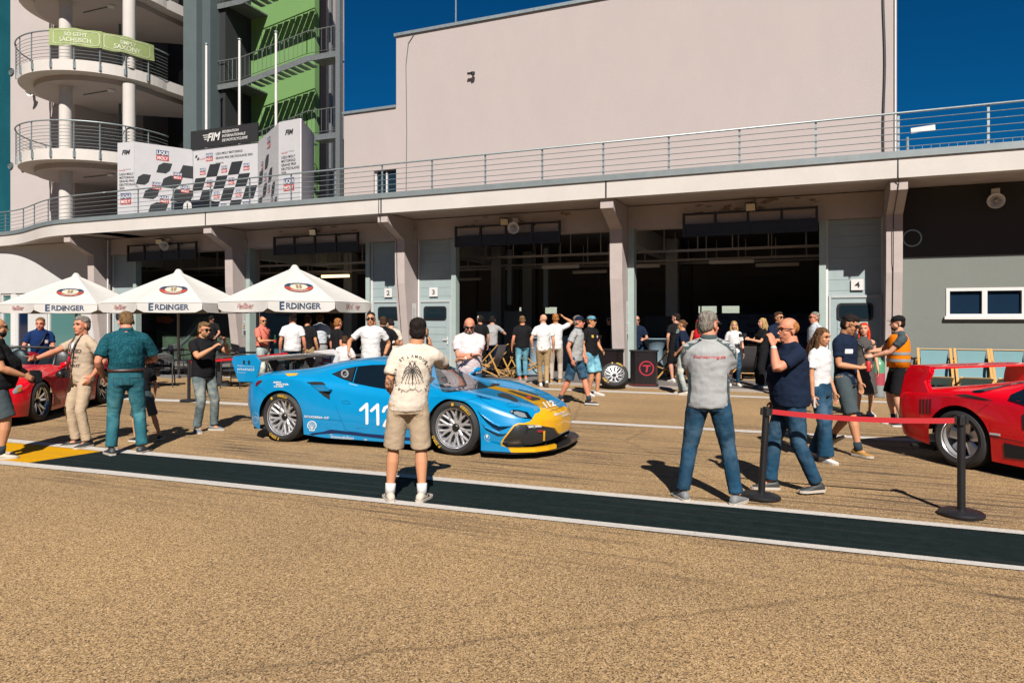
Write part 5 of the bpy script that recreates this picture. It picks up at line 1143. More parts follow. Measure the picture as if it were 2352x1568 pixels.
for x in (1.325, -1.325):
    w_ = wheel(0.342, 0.30, 0.252, 'y', BC, True, name='wheel'); w_.location = (x, -0.825, 0.342)
    w_.rotation_euler = (0, radians(20 if x > 0 else -10), 0)
    w2 = wheel(0.342, 0.30, 0.252, 'y', BC, False, name='wheel', side=1, n=24); w2.location = (x, 0.825, 0.342)
P8 = Pix(BC, [bb], zc(1000, 1420, 3.563)); P7 = Pix(BC, [bb], zc(1800, 1480, 3.7333))
P8.poly('side_window', [(1165, 270), (1330, 200), (1520, 162), (1750, 140), (2000, 135), (2200, 150), (2420, 230), (2640, 330), (2500, 480), (2300, 505), (2000, 497), (1750, 455), (1500, 405), (1300, 335)], M_wind, off=0.003)
P8.line('window_divider', [(1530, 172), (1468, 392)], M_blue, 8, 0.006); 
P8.poly('quarter_panel', [(1185, 270), (1330, 208), (1500, 175), (1445, 382), (1300, 330)], M_carb, off=0.006)
P8.poly('fuel_filler', [(1355+56*cos(t*pi/12), 270+60*sin(t*pi/12)) for t in range(24)], M_rim, off=0.012); P8.poly('filler_cap', [(1355+32*cos(t*pi/12), 270+36*sin(t*pi/12)) for t in range(24)], M_hub, off=0.015); P8.line('filler_bar', [(1345, 290), (1385, 262)], M_rim, 9, 0.018)
P8.poly('intake_opening', [(805, 385), (900, 379), (1020, 381), (1060, 400), (1080, 430), (960, 420), (880, 420)], M_well, off=0.005)
P8.poly('intake_mesh', [(975, 515), (1135, 530), (1142, 635), (1060, 585)], M_mesh, off=0.005)
# sculpted blade of the side intake
hs = [P8.hit(x, y, 0.0) for x, y in ((860, 425), (1060, 425), (1180, 490), (1150, 520), (990, 515))]; mb = MB()
if all(hs): base = [h[0] for h in hs]; n_ = V((0.1, -1, 0.15)).normalized(); top = [b+n_*f for b, f in zip(base, (0.005, 0.05, 0.075, 0.06, 0.01))]; mb.add(base+top, [(5, 6, 7, 8, 9)]+[(k, (k+1) % 5, 5+(k+1) % 5, 5+k) for k in range(5)]); mb.build('intake_blade', M_blue, BC, bev=0.006)
def thick(P, name, pts, w_, m, off):
    vs = []; fs = []
    for (x0, y0), (x1, y1) in zip(pts, pts[1:]):
        n0 = V((-(y1-y0), x1-x0)).normalized()*w_/2; b = len(vs); vs += [(x0+n0.x, y0+n0.y), (x1+n0.x, y1+n0.y), (x1-n0.x, y1-n0.y), (x0-n0.x, y0-n0.y)]; fs.append((b, b+1, b+2, b+3))
    P.geo(name, vs, fs, m, off=off, step=40)
    vs = []; fs = []
    for i, (x, y) in enumerate(pts): b = len(vs); vs += [(x+w_/2*cos(k*pi/6), y+w_/2*sin(k*pi/6)) for k in range(12)]; fs.append(tuple(range(b, b+12)))
    P.geo(name+'_end', vs, fs, m, off=off+0.0012, step=0)
thick(P8, 'digit', [(1580, 780), (1668, 698), (1670, 968)], 42, M_wprint, 0.005)
thick(P8, 'digit', [(1735, 790), (1822, 708), (1826, 982)], 42, M_wprint, 0.005)
thick(P8, 'digit', [(1905, 800), (1925, 750), (1975, 728), (2030, 745), (2045, 800), (2020, 860), (1945, 940), (1915, 1000)], 42, M_wprint, 0.005)
thick(P8, 'digit', [(1918, 1002), (2080, 1016)], 42, M_wprint, 0.008)
P8.text('lettering', 'SCUDERIA GT', (775, 884), (1130, 910), 32, M_wprint, bold=0.03)
P8.text('lettering', 'IMMO.', (335, 398), (452, 398), 24, M_wprint, bold=0.05, shear=0.25); P8.text('lettering', 'MASTER.', (372, 428), (558, 428), 24, M_wprint, bold=0.05, shear=0.25); P8.text('lettering', 'CLASS.', (340, 456), (484, 456), 24, M_wprint, bold=0.05, shear=0.25)
P8.text('lettering', 'BlackZero', (805, 1195), (1080, 1216), 40, M_wprint, bold=0.04, shear=0.3)
P8.text('lettering', 'Immobilien', (1150, 1180), (1482, 1202), 50, M_wprint, shear=0.25); P8.text('lettering', 'BEERBAUM', (1230, 1238), (1470, 1250), 34, M_wprint, bold=0.03, shear=0.2); P8.line('frame_mark', [(1140, 1150), (1150, 1122), (1180, 1122)], M_wprint, 4, 0.006)
P8.text('lettering', 'BR', (1630, 1215), (1675, 1218), 28, M_wprint); P8.text('lettering', 'FAHRZEUG', (1545, 1238), (1730, 1250), 18, M_wprint); P8.text('lettering', 'PV.AVERTRIEB', (1765, 1275), (2100, 1295), 26, M_wprint, bold=0.02)
P8.line('sun_mark', [(1790, 1245), (1880, 1250), (1930, 1225), (2010, 1245)], M_wprint, 4, 0.006)
# scallop emblem
sh = []
for k in range(13): a = radians(200-k*220/12); r = 70 if k % 2 == 0 else 66; sh.append((885+r*cos(a), 1000-r*sin(a)*0.98))
sh += [(925, 1052), (922, 1078), (848, 1076), (848, 1050)]
inn = [(885+(x-885)*0.80, 1005+(y-1005)*0.80) for x, y in sh]; n = len(sh)
P8.geo('scallop_emblem', sh+inn, [(k, (k+1) % n, n+(k+1) % n, n+k) for k in range(n)], M_wprint, off=0.005, step=40)
for k in range(7): a = radians(30+k*20); P8.line('scallop_ray', [(885, 1062), (885+58*cos(a), 1005-50*sin(a))], M_wprint, 5, 0.006)
P8.ring('ring_emblem', (80, 892), 44, 76, 3.5, M_wprint); P8.line('roof_mark', [(48, 895), (80, 868), (115, 893)], M_wprint, 6, 0.006); P8.text('lettering', 'IMMO_MEMES', (48, 905), (115, 908), 9, M_wprint)
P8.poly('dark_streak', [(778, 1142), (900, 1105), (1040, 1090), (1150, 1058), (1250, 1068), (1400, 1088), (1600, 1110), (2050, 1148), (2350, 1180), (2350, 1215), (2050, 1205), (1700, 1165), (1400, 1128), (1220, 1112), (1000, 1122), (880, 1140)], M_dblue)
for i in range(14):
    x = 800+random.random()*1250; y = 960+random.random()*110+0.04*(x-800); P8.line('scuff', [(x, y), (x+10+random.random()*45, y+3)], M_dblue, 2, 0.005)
P8.line('door_seam', [(1222, 712), (1262, 830), (1308, 938), (1362, 1060), (1420, 1085), (1600, 1100)], M_dblue, 3); P8.line('panel_seam', [(778, 888), (1308, 936)], M_dblue, 2.5); P8.line('panel_seam', [(100, 440), (180, 510), (275, 575)], M_dblue, 2.5)
P8.line('door_handle', [(1310, 655), (1400, 650), (1432, 690), (1320, 690), (1310, 655)], M_dblue, 3)
P8.poly('deck_patch', [(500, 262), (690, 258), (660, 290), (540, 300)], M_yell, off=0.004); P8.text('name_lettering', 'Jacopo Baratto', (1415, 412), (1535, 442), 16, M_wprint)
P8.poly('tail_lamp', [(85, 400), (120, 365), (178, 352), (170, 375), (95, 440), (82, 445)], mat('tail_lamp_red', (0.20, 0.012, 0.02), 0.15, coat=1), off=0.008)
# windscreen
P7.poly('windscreen', [(-260, -180), (-130, -200), (0, -130), (150, -20), (330, 110), (440, 170), (560, 240), (600, 255), (500, 262), (360, 272), (180, 290), (0, 312), (-120, 322), (-200, 100)], mat('windscreen_glass', (0.03, 0.05, 0.06), 0.05, spec=1.0), off=0.003)
P7.poly('wiper_cowl', [(-100, 330), (0, 316), (180, 292), (360, 272), (560, 255), (640, 200), (740, 205), (745, 225), (680, 240), (560, 262), (400, 285), (200, 306), (0, 332)], M_carb, off=0.006)
P7.line('wiper', [(60, 300), (250, 255), (370, 245)], M_black, 7, 0.02)
# hood and nose
yel = [(560, 262), (680, 240), (1000, 300), (1340, 396), (1480, 470), (1640, 560), (1680, 530), (1780, 565), (1830, 620), (1870, 690), (1895, 760), (1895, 1100), (1500, 1260), (1300, 1262), (1000, 1250), (800, 1190), (755, 1090), (780, 1035), (955, 815), (1020, 788), (1100, 790), (1190, 765), (1235, 715), (1270, 650), (1325, 635), (1352, 598), (1335, 560), (1240, 500), (1100, 430), (870, 345)]
P7.poly('yellow_wrap', yel, M_yell, off=0.003, step=20)
P7.poly('front_opening', [(1020, 812), (1250, 814), (1480, 850), (1560, 862), (1595, 930), (1690, 985), (1740, 1090), (1690, 1160), (1400, 1190), (1100, 1172), (830, 1130), (780, 1090), (800, 1040), (960, 840)], M_carb, off=0.008, step=20)
P7.poly('grille', [(1180, 882), (1500, 866), (1560, 930), (1620, 1000), (1640, 1080), (1500, 1112), (1250, 1116), (1080, 1096), (1062, 1060), (1120, 950)], M_mesh, off=0.014, step=20)
P7.poly('far_opening', [(1760, 1040), (1800, 960), (1860, 880), (1895, 870), (1895, 1060), (1800, 1120)], M_carb, off=0.010, step=20)
P7.line('nose_edge', [(1540, 870), (1640, 960), (1720, 1040), (1790, 860), (1870, 790)], mat('yellow_edge', (0.6, 0.26, 0.0), 0.4), 5, 0.012)
P7.text('lettering', 'IMMO_MEMES', (1160, 862), (1355, 850), 26, M_wprint, bold=0.03, off=0.018); P7.line('roof_mark', [(1140, 832), (1200, 826), (1350, 830)], M_wprint, 6, 0.018)
P7.poly('tow_strap', [(1366, 905), (1394, 900), (1390, 1045), (1364, 1045)], M_yell, off=0.03); P7.line('tow_loop', [(1365, 915), (1300, 918), (1285, 908), (1300, 898), (1365, 904)], M_red, 8, 0.03)
P7.poly('hood_vent', [(705, 352), (790, 343), (880, 368), (980, 420), (1022, 455), (1010, 475), (940, 463), (830, 420), (730, 388)], M_well, off=0.006)
P7.poly('hood_slot', [(850, 308), (930, 310), (1150, 376), (1348, 424), (1340, 446), (1235, 462), (1120, 405), (980, 352)], M_well, off=0.006)
P7.poly('slot_flag', [(1130, 412), (1190, 398), (1225, 430), (1160, 432)], M_red, off=0.012)
P7.line('far_slot', [(1020, 292), (1150, 318), (1315, 380)], M_carb, 10, 0.006); P7.line('far_slot_edge', [(1170, 318), (1312, 372)], M_lens, 9, 0.009)
P7.poly('headlight', [(880, 625), (920, 592), (1020, 598), (1155, 628), (1228, 727), (1100, 716), (1000, 690), (930, 655)], M_wind, off=0.006, mirror=True)
P7.poly('headlight_lens', [(945, 628), (1000, 620), (1110, 650), (1150, 712), (1060, 700), (960, 668)], M_lens, off=0.010, mirror=True); P7.poly('headlight_lens', [(890, 625), (925, 602), (940, 620), (925, 645)], M_lens, off=0.010)
P7.text('hood_number', '112', (1415, 570), (1580, 532), 78, M_wprint, lean=-0.75, off=0.010, bold=0.06)
P7.text('lettering', 'Motorsport', (1560, 690), (1730, 632), 44, M_wprint, lean=-0.5, off=0.010, bold=0.01); P7.text('lettering', 'BEERBAUM', (1670, 698), (1775, 664), 24, M_wprint, lean=-0.4, off=0.010, bold=0.03)
for i, t in enumerate(('IMMO.', 'MASTER.', 'CLASS.')): P7.text('lettering', t, (385+i*30, 385+i*17), (500+i*60, 412+i*15), 16, M_dblue, bold=0.04, off=0.006)
P7.ring('badge', (1275, 592), 22, 17, 7, M_rim); P7.line('hood_seam', [(1480, 622), (1640, 568), (1690, 535)], M_dblue, 4, 0.008); P7.line('hood_seam', [(160, 520), (200, 460), (420, 412), (600, 520), (860, 620)], M_dblue, 2.5)
P7.ring('ring_print', (950, 520), 105, 40, 3, M_dblue); P7.ring('ring_print', (1388, 320), 108, 44, 3, M_dblue)
P7.text('lettering', 'ERFOLG', (512, 1068), (598, 1070), 20, M_wprint, bold=0.03); P7.ring('ring_print', (553, 1000), 38, 42, 4, M_wprint); P7.poly('microphone_print', [(540, 960), (562, 955), (570, 985), (562, 1010), (545, 1010), (538, 985)], M_wprint)
def fin(P, pts, wdt, m, name='canard'):
    hs = [P.hit(x, y, 0.0) for x, y in pts]; hs = [h for h in hs if h]; mb = MB(); a = [h[0] for h in hs]; b = [h[0]+h[1]*w_+V((0, 0, 0.012)) for h, w_ in zip(hs, wdt)]; n = len(a)
    mb.loft([[a[i], b[i], b[i]-V((0, 0, 0.006)), a[i]-V((0, 0, 0.006))] for i in range(n)]); mb.build(name, m, BC)
fin(P7, [(405, 612), (480, 680), (560, 742), (650, 800), (745, 845), (830, 845), (930, 832)], [0.0, 0.03, 0.05, 0.065, 0.08, 0.05, 0.0], M_blue)
fin(P7, [(470, 812), (540, 865), (640, 910), (730, 940), (800, 950), (860, 938)], [0.0, 0.025, 0.035, 0.04, 0.03, 0.0], M_blue)
P7.poly('brake_duct', [(440, 1100), (560, 1118), (700, 1160), (900, 1225), (820, 1215), (640, 1160), (440, 1145)], M_well, off=0.006)
# splitter, side lip
pl_ = [(1.74, -0.99), (2.12, -0.95), (2.36, -0.80), (2.50, -0.55), (2.56, -0.2), (2.56, 0.2), (2.50, 0.55), (2.36, 0.80), (2.12, 0.95), (1.74, 0.99), (1.70, 0.6), (1.70, -0.6)]
mb = MB(); mb.prism([(x, y*1.0) for x, y in pl_], 0.075, 0.095, lambda u, v, h: V((u, v, h))); mb.build('splitter', M_carb, BC)
mb = MB(); mb.prism([(1.72, 0.10), (1.72, 0.235), (2.05, 0.15), (2.10, 0.10)], -1.0, -0.985, lambda u, v, h: V((u, h+(u-1.72)*0.09, v))); mb.build('side_lip', M_blue, BC)
mb = MB(); a_ = [(2.08, -0.962), (2.20, -0.92), (2.36, -0.83), (2.47, -0.66), (2.52, -0.5)]; mb.loft([[V((x, y, 0.097)), V((x, y, 0.145)), V((x-0.04, y+0.03, 0.15)), V((x-0.04, y+0.03, 0.097))] for x, y in a_]); mb.build('front_lip', M_yell, BC)
mb = MB(); mb.loft([[V((2.10, -0.80, 0.13)), V((2.46, -0.10, 0.13)), V((2.43, 0.1, 0.20)), V((2.1, -0.75, 0.20))], [V((2.13, -0.84, 0.13)), V((2.54, -0.45, 0.13)), V((2.50, -0.40, 0.19)), V((2.12, -0.80, 0.2))]]); 
mb = MB(); mb.ell((0.72, -1.03, 0.93), (0.08, 0.12, 0.07), 14, 8); mb.bar((0.74, -0.95, 0.90), (0.70, -0.80, 0.86), 0.03, 0.03); mb.build('mirror', M_blue, BC, sm=True)
mb = MB(); mb.ell((0.72, 1.03, 0.93), (0.08, 0.12, 0.07), 14, 8); mb.bar((0.74, 0.95, 0.90), (0.70, 0.80, 0.86), 0.03, 0.03); mb.build('mirror', M_blue, BC, sm=True)
# rear wing
WX = -1.98; wz = 1.10
mb = MB(); prof = [(0.20, 0.0), (0.14, 0.02), (0.0, 0.022), (-0.16, 0.04), (-0.17, 0.03), (0.0, -0.006), (0.14, -0.018)]
mb.loft([[V((WX+u, y, wz+v)) for u, v in prof] for y in (-0.90, -0.4, 0, 0.4, 0.90)]); wg = mb.build('wing', M_carb, BC); autosmooth(wg, 40)
q = MB(); flat_text(q, 'Matthias', (WX-0.03, -0.1, wz+0.028), (0, -1, 0.0), (1, 0, -0.08), 0.16, bold=0.03, shear=0.1, xs=1.2); 
vs, fs = textgeo('Matthias', bold=0.03, xs=1.3); q = MB(); q.add([V((WX-0.06+y*0.15, 0.0-x*0.15, wz+0.045)) for x, y in vs], fs); link('wing_lettering', q.mesh(), M_wprint, BC)
ep = [(-0.24, 0.06), (0.16, 0.10), (0.27, -0.01), (0.17, -0.30), (-0.14, -0.30), (-0.26, -0.02)]
for sg, m_ in ((-1, M_blue), (1, mat('end_plate_white', (0.75, 0.72, 0.72), 0.4))):
    mb = MB(); mb.prism(rrect(0.01, 0.01, 0.001) if False else ep, sg*0.905, sg*0.925, lambda u, v, h: V((WX+u, h, wz+v))); e_ = mb.build('end_plate', m_, BC, bev=0.008)
    if sg > 0:
        y = 0.900; q = MB(); q.add([(WX-0.25, y, wz-0.12), (WX+0.24, y, wz-0.12), (WX+0.17, y, wz-0.295), (WX-0.14, y, wz-0.295)], [(0, 1, 2, 3)]); link('red_field', q.mesh(), M_red, BC)
        q = MB(); q.add([(WX+u, 0.896, wz+v) for u, v in ((-0.06, -0.0), (0.12, -0.0), (0.12, -0.16), (0.03, -0.25), (-0.06, -0.16))], [(0, 1, 2, 3, 4)]); link('crest_shield', q.mesh(), M_blueprint, BC)
        for j in range(4): q = MB(); q.add([(WX+u, 0.893, wz-0.03-j*0.045+v) for u, v in ((-0.035, 0), (0.095, 0), (0.095, -0.022), (-0.035, -0.022))], [(0, 1, 2, 3)]); link('crest_stripe', q.mesh(), M_red if j % 2 else M_wprint, BC)
    else:
        q = MB(); y = -0.929
        flat_text(q, 'WRAPNESS', (WX, y, wz-0.135), (1, 0, 0), (0, 0, 1), 0.034, xs=1.3); flat_text(q, 'Wrapped by', (WX-0.09, y, wz-0.075), (1, 0, 0), (0, 0, 1), 0.018)
        for a_, b_, c_, d_ in ((-0.02, 0.15, -0.075, -0.072), (0.147, 0.15, -0.13, -0.072), (-0.15, -0.147, -0.165, -0.10), (-0.15, 0.0, -0.168, -0.165)): q.add([(WX+a_, y, wz+c_), (WX+b_, y, wz+c_), (WX+b_, y, wz+d_), (WX+a_, y, wz+d_)], [(0, 1, 2, 3)])
        link('plate_lettering', q.mesh(), M_wprint, BC)
        for u in (-0.03, 0.06): q = MB(); q.box(WX+u-0.015, WX+u+0.015, -0.935, -0.925, wz-0.04, wz+0.01); q.build('slot', M_ink, BC)
for sg in (-1, 1):
    mb = MB(); mb.loft([[V((WX+u, sg*0.42-0.012, z)), V((WX+u+w_, sg*0.42-0.012, z)), V((WX+u+w_, sg*0.42+0.012, z)), V((WX+u, sg*0.42+0.012, z))] for u, w_, z in ((0.12, 0.30, 0.86), (0.02, 0.22, 0.98), (-0.06, 0.16, wz+0.0))]); mb.build('wing_strut', M_black, BC)
# ---- red open sports car on the left ----
M_redp = paint('red_car_paint', (0.85, 0.0, 0.010), 0.25, coat=0.5)
_d, _l = 12.75, -8.0
RVh = radians(-58)
p_f = G(83, 968)
RV = empty('open_sports_car', (0, 0, 0), RVh, 'glossy red open two-seater behind the pointing old man', 'car')
hd_ = V((cos(RVh), sin(RVh), 0)); lf = V((-sin(RVh), cos(RVh), 0))
# left front wheel centre goes to the measured contact point
RV.location = p_f - hd_*1.255 - lf*0.86
RV.location.z = 0
vt = [(2.13, .45, .22, .50, .34, .46, .46, .32, .50, .15, .52, .525), (2.02, .70, .18, .76, .34, .72, .50, .54, .56, .28, .58, .585), (1.75, .88, .15, .91, .38, .87, .60, .68, .68, .38, .70, .71), (1.255, .93, .14, .965, .44, .93, .72, .74, .80, .42, .83, .84), (.75, .92, .14, .94, .42, .90, .74, .76, .84, .48, .87, .885), (.32, .90, .14, .92, .42, .89, .76, .78, .86, .60, .885, .90), (.18, .90, .14, .915, .42, .89, .76, .78, .87, .66, .70, .62), (-.4, .90, .14, .91, .42, .89, .76, .79, .875, .68, .60, .52), (-1.0, .92, .14, .94, .44, .92, .78, .80, .885, .68, .62, .55), (-1.12, .93, .14, .95, .45, .93, .79, .80, .89, .55, .93, .94), (-1.5, .95, .15, .97, .48, .95, .80, .82, .90, .5, .93, .935), (-2.0, .88, .2, .92, .5, .90, .78, .76, .86, .45, .88, .88), (-2.2, .74, .28, .80, .5, .79, .72, .68, .80, .4, .82, .82)]
vb = car_body('body', vt, (1.255, -1.255), 0.36, RV, [M_redp, M_well], facemat=lambda x, k: 1 if (-1.10 < x < 0.24 and k >= 4) else 0)
for x in (1.255, -1.255):
    w_ = wheel(0.335, 0.28, 0.235, 'pairs', RV, False, M_chrome, side=1); w_.location = (x, 0.82, 0.335); w2 = wheel(0.335, 0.28, 0.235, 'pairs', RV, False, M_chrome, n=24, side=-1); w2.location = (x, -0.82, 0.335)
mb = MB()
fr_ = [V((0.36, -0.72, 0.86)), V((0.0, -0.62, 1.10)), V((-0.08, -0.55, 1.165)), V((-0.10, 0, 1.19)), V((-0.08, 0.55, 1.165)), V((0.0, 0.62, 1.10)), V((0.36, 0.72, 0.86))]; mb.tube(fr_, 0.024, 8); mb.build('windscreen_frame', M_black, RV, sm=True)
mb = MB(); mb.add([fr_[0], fr_[1], fr_[2], fr_[3], fr_[4], fr_[5], fr_[6], V((0.48, 0.3, 0.89)), V((0.48, -0.3, 0.89))], [(0, 1, 8), (1, 2, 3, 8), (3, 7, 8), (3, 4, 5, 7), (5, 6, 7)])
mg = bpy.data.materials.new('clear_windscreen'); mg.use_nodes = True; t_ = mg.node_tree; t_.nodes.clear(); a_ = t_.nodes.new('ShaderNodeBsdfTransparent'); a_.inputs[0].default_value = (0.45, 0.6, 0.62, 1); b_ = t_.nodes.new('ShaderNodeBsdfGlossy'); b_.inputs['Roughness'].default_value = 0.03; c_ = t_.nodes.new('ShaderNodeMixShader'); c_.inputs[0].default_value = 0.12; d_ = t_.nodes.new('ShaderNodeOutputMaterial'); t_.links.new(a_.outputs[0], c_.inputs[1]); t_.links.new(b_.outputs[0], c_.inputs[2]); t_.links.new(c_.outputs[0], d_.inputs[0])
link('windscreen', mb.mesh(), mg, RV)
M_leather = mat('black_leather', (0.02, 0.022, 0.024), 0.45)
for sg in (-1, 1):
    mb = MB(); mb.ell((-0.75, sg*0.36, 0.80), (0.10, 0.22, 0.33), 14, 10); mb.ell((-0.78, sg*0.36, 1.02), (0.07, 0.13, 0.11), 12, 8); mb.ell((-0.5, sg*0.36, 0.58), (0.28, 0.23, 0.09), 12, 8); o = link('seat', remesh(mb, 0.02, 3), M_leather, RV)
    mb = MB(); mb.ell((-1.12, sg*0.38, 0.93), (0.28, 0.22, 0.13), 14, 8); mb.build('rear_fairing', M_redp, RV, sm=True)
mb = MB(); mb.lathe([(0.17, -0.012), (0.182, 0), (0.17, 0.012), (0.158, 0), (0.17, -0.012)], 24, 'X', Matrix.Translation((-0.12, 0.36, 0.86)) @ Matrix.Rotation(radians(-20), 4, 'Y')); mb.bar((-0.12, 0.22, 0.86), (-0.12, 0.5, 0.86), 0.04, 0.02); mb.build('steering_wheel', M_leather, RV, sm=True)
mb = MB(); mb.box(0.1, 0.34, -0.7, 0.7, 0.76, 0.885); mb.build('dashboard', M_leather, RV, bev=0.03)
for sg in (-1, 1):
    mb = MB(); mb.ell((0.22, sg*1.0, 0.96), (0.10, 0.12, 0.085), 14, 8); mb.tube([(0.2, sg*0.92, 0.92), (0.22, sg*0.80, 0.86)], [0.04, 0.05], 8); mb.build('mirror', M_redp, RV, sm=True)
PV = Pix(RV, [vb], zc(0, 1200, 2.412))
PV.poly('headlight', [(120, 880), (160, 830), (200, 815), (212, 830), (200, 885), (160, 895), (125, 905)], M_lens, off=0.006); PV.poly('amber_lamp', [(165, 855), (205, 835), (200, 882), (165, 892)], mat('amber_lens', (0.5, 0.16, 0.02), 0.15), off=0.01)
PV.poly('fog_lamp', [(108+18*cos(t*pi/8), 1015+30*sin(t*pi/8)) for t in range(16)], M_lens, off=0.006)
PV.poly('side_vent', [(440, 830), (500, 850), (560, 950), (585, 965), (585, 1000), (450, 1040), (455, 900)], mat('red_recess', (0.30, 0.006, 0.01), 0.4), off=0.004); PV.text('lettering', 'VIPER', (460, 915), (520, 900), 14, M_ink, shear=0.3)
PV.line('door_seam', [(560, 640), (600, 760), (640, 900), (630, 990)], M_ink, 3); PV.line('bumper_seam', [(130, 900), (250, 880)], M_ink, 3)
# ---- red wedge supercar on the right ----
FH = radians(-46.5)
FV = empty('wedge_supercar', (0, 0, 0), FH, 'glossy red wedge-shaped supercar with a high full-width rear wing', 'car')
hd_ = V((cos(FH), sin(FH), 0)); lf = V((-sin(FH), cos(FH), 0)); pf = G(2218, 1073)
FV.location = pf + hd_*1.225 + lf*0.86; FV.location.z = 0
ft = [(-2.02, .90, .30, .955, .52, .95, .72, .92, .78, .5, .79, .79), (-1.96, .93, .27, .97, .50, .965, .74, .93, .81, .5, .82, .82), (-1.7, .95, .22, .985, .50, .975, .78, .92, .845, .5, .86, .86), (-1.225, .965, .16, .99, .50, .98, .82, .90, .89, .5, .94, .96), (-.8, .96, .15, .985, .48, .965, .84, .84, .92, .5, 1.02, 1.04), (-.3, .95, .14, .975, .46, .94, .82, .76, .91, .52, 1.08, 1.11), (.2, .94, .14, .96, .44, .92, .78, .74, .88, .52, 1.08, 1.115), (.6, .94, .14, .955, .42, .91, .74, .76, .82, .56, .96, .99), (1.0, .94, .14, .955, .42, .91, .70, .80, .76, .58, .78, .79), (1.225, .94, .14, .955, .42, .92, .69, .80, .74, .5, .73, .73), (1.6, .92, .14, .94, .38, .90, .60, .78, .64, .5, .62, .62), (1.95, .84, .16, .87, .32, .83, .46, .7, .5, .4, .49, .49), (2.08, .7, .18, .74, .28, .7, .38, .6, .41, .3, .41, .41)]
fb = car_body('body', ft, (1.225, -1.225), 0.375, FV, [M_redp])
for x in (1.225, -1.225):
    w_ = wheel(0.335, 0.34, 0.225, 'star', FV, False, M_rim, side=-1); w_.location = (x, -0.82, 0.335); w2 = wheel(0.335, 0.34, 0.225, 'star', FV, False, M_rim, n=24, side=1); w2.location = (x, 0.82, 0.335)
for sg in (-1, 1):
    mb = MB(); pr = [(-2.03, 0.70), (-1.98, 1.00), (-1.93, 1.125), (-1.62, 1.125), (-1.60, 1.06), (-1.66, 0.95), (-1.60, 0.84), (-1.3, 0.80), (-1.4, 0.70)]
    mb.prism(pr, sg*0.885, sg*0.965, lambda u, v, h: V((u, h - sg*max(0, (v-0.8))*0.12, v))); autosmooth(mb.build('wing_upright', M_redp, FV, bev=0.02), 40)
mb = MB(); mb.prism([(-1.95, 1.085), (-1.94, 1.13), (-1.75, 1.135), (-1.60, 1.12), (-1.60, 1.10), (-1.75, 1.085)], -0.86, 0.86, lambda u, v, h: V((u, h, v))); autosmooth(mb.build('wing', M_redp, FV), 40)
PF = Pix(FV, [fb], zc(3500, 1350, 2.614))
for k in range(4): PF.poly('louvre', [(470+k*34, 640), (486+k*34, 640), (484+k*34, 800), (468+k*34, 795)], M_well, off=0.004)
PF.line('bumper_groove', [(430, 872), (520, 880), (700, 925)], M_ink, 10, 0.005); PF.line('body_groove', [(1180, 1028), (1320, 1050), (1560, 1098)], M_ink, 8, 0.005); PF.line('door_seam', [(1045, 808), (1120, 740), (1200, 680)], M_ink, 4)
PF.poly('rear_window', [(1020, 560), (1100, 545), (1560, 460), (1700, 440), (1700, 455), (1400, 500), (1100, 580), (1030, 575)], M_wind, off=0.006)
PF.poly('side_window', [(1395, 650), (1420, 600), (1560, 540), (1700, 500), (1700, 760), (1560, 705)], M_wind, off=0.006)
PF.poly('side_intake', [(1345, 1095), (1530, 1135), (1700, 1170), (1700, 1290), (1360, 1250)], M_well, off=0.006); PF.poly('side_duct', [(1540, 810), (1580, 780), (1700, 760), (1700, 1000), (1550, 960)], M_well, off=0.006)
PF.poly('badge_plate', [(1180, 988), (1315, 1005), (1315, 1028), (1180, 1010)], M_wprint, off=0.006); PF.text('lettering', 'pininfarina', (1195, 1010), (1300, 1022), 9, M_ink, shear=0.3, off=0.009)
PF.poly('deck_slot', [(830, 600), (950, 592), (1250, 655), (1150, 650), (930, 615)], M_well, off=0.006)
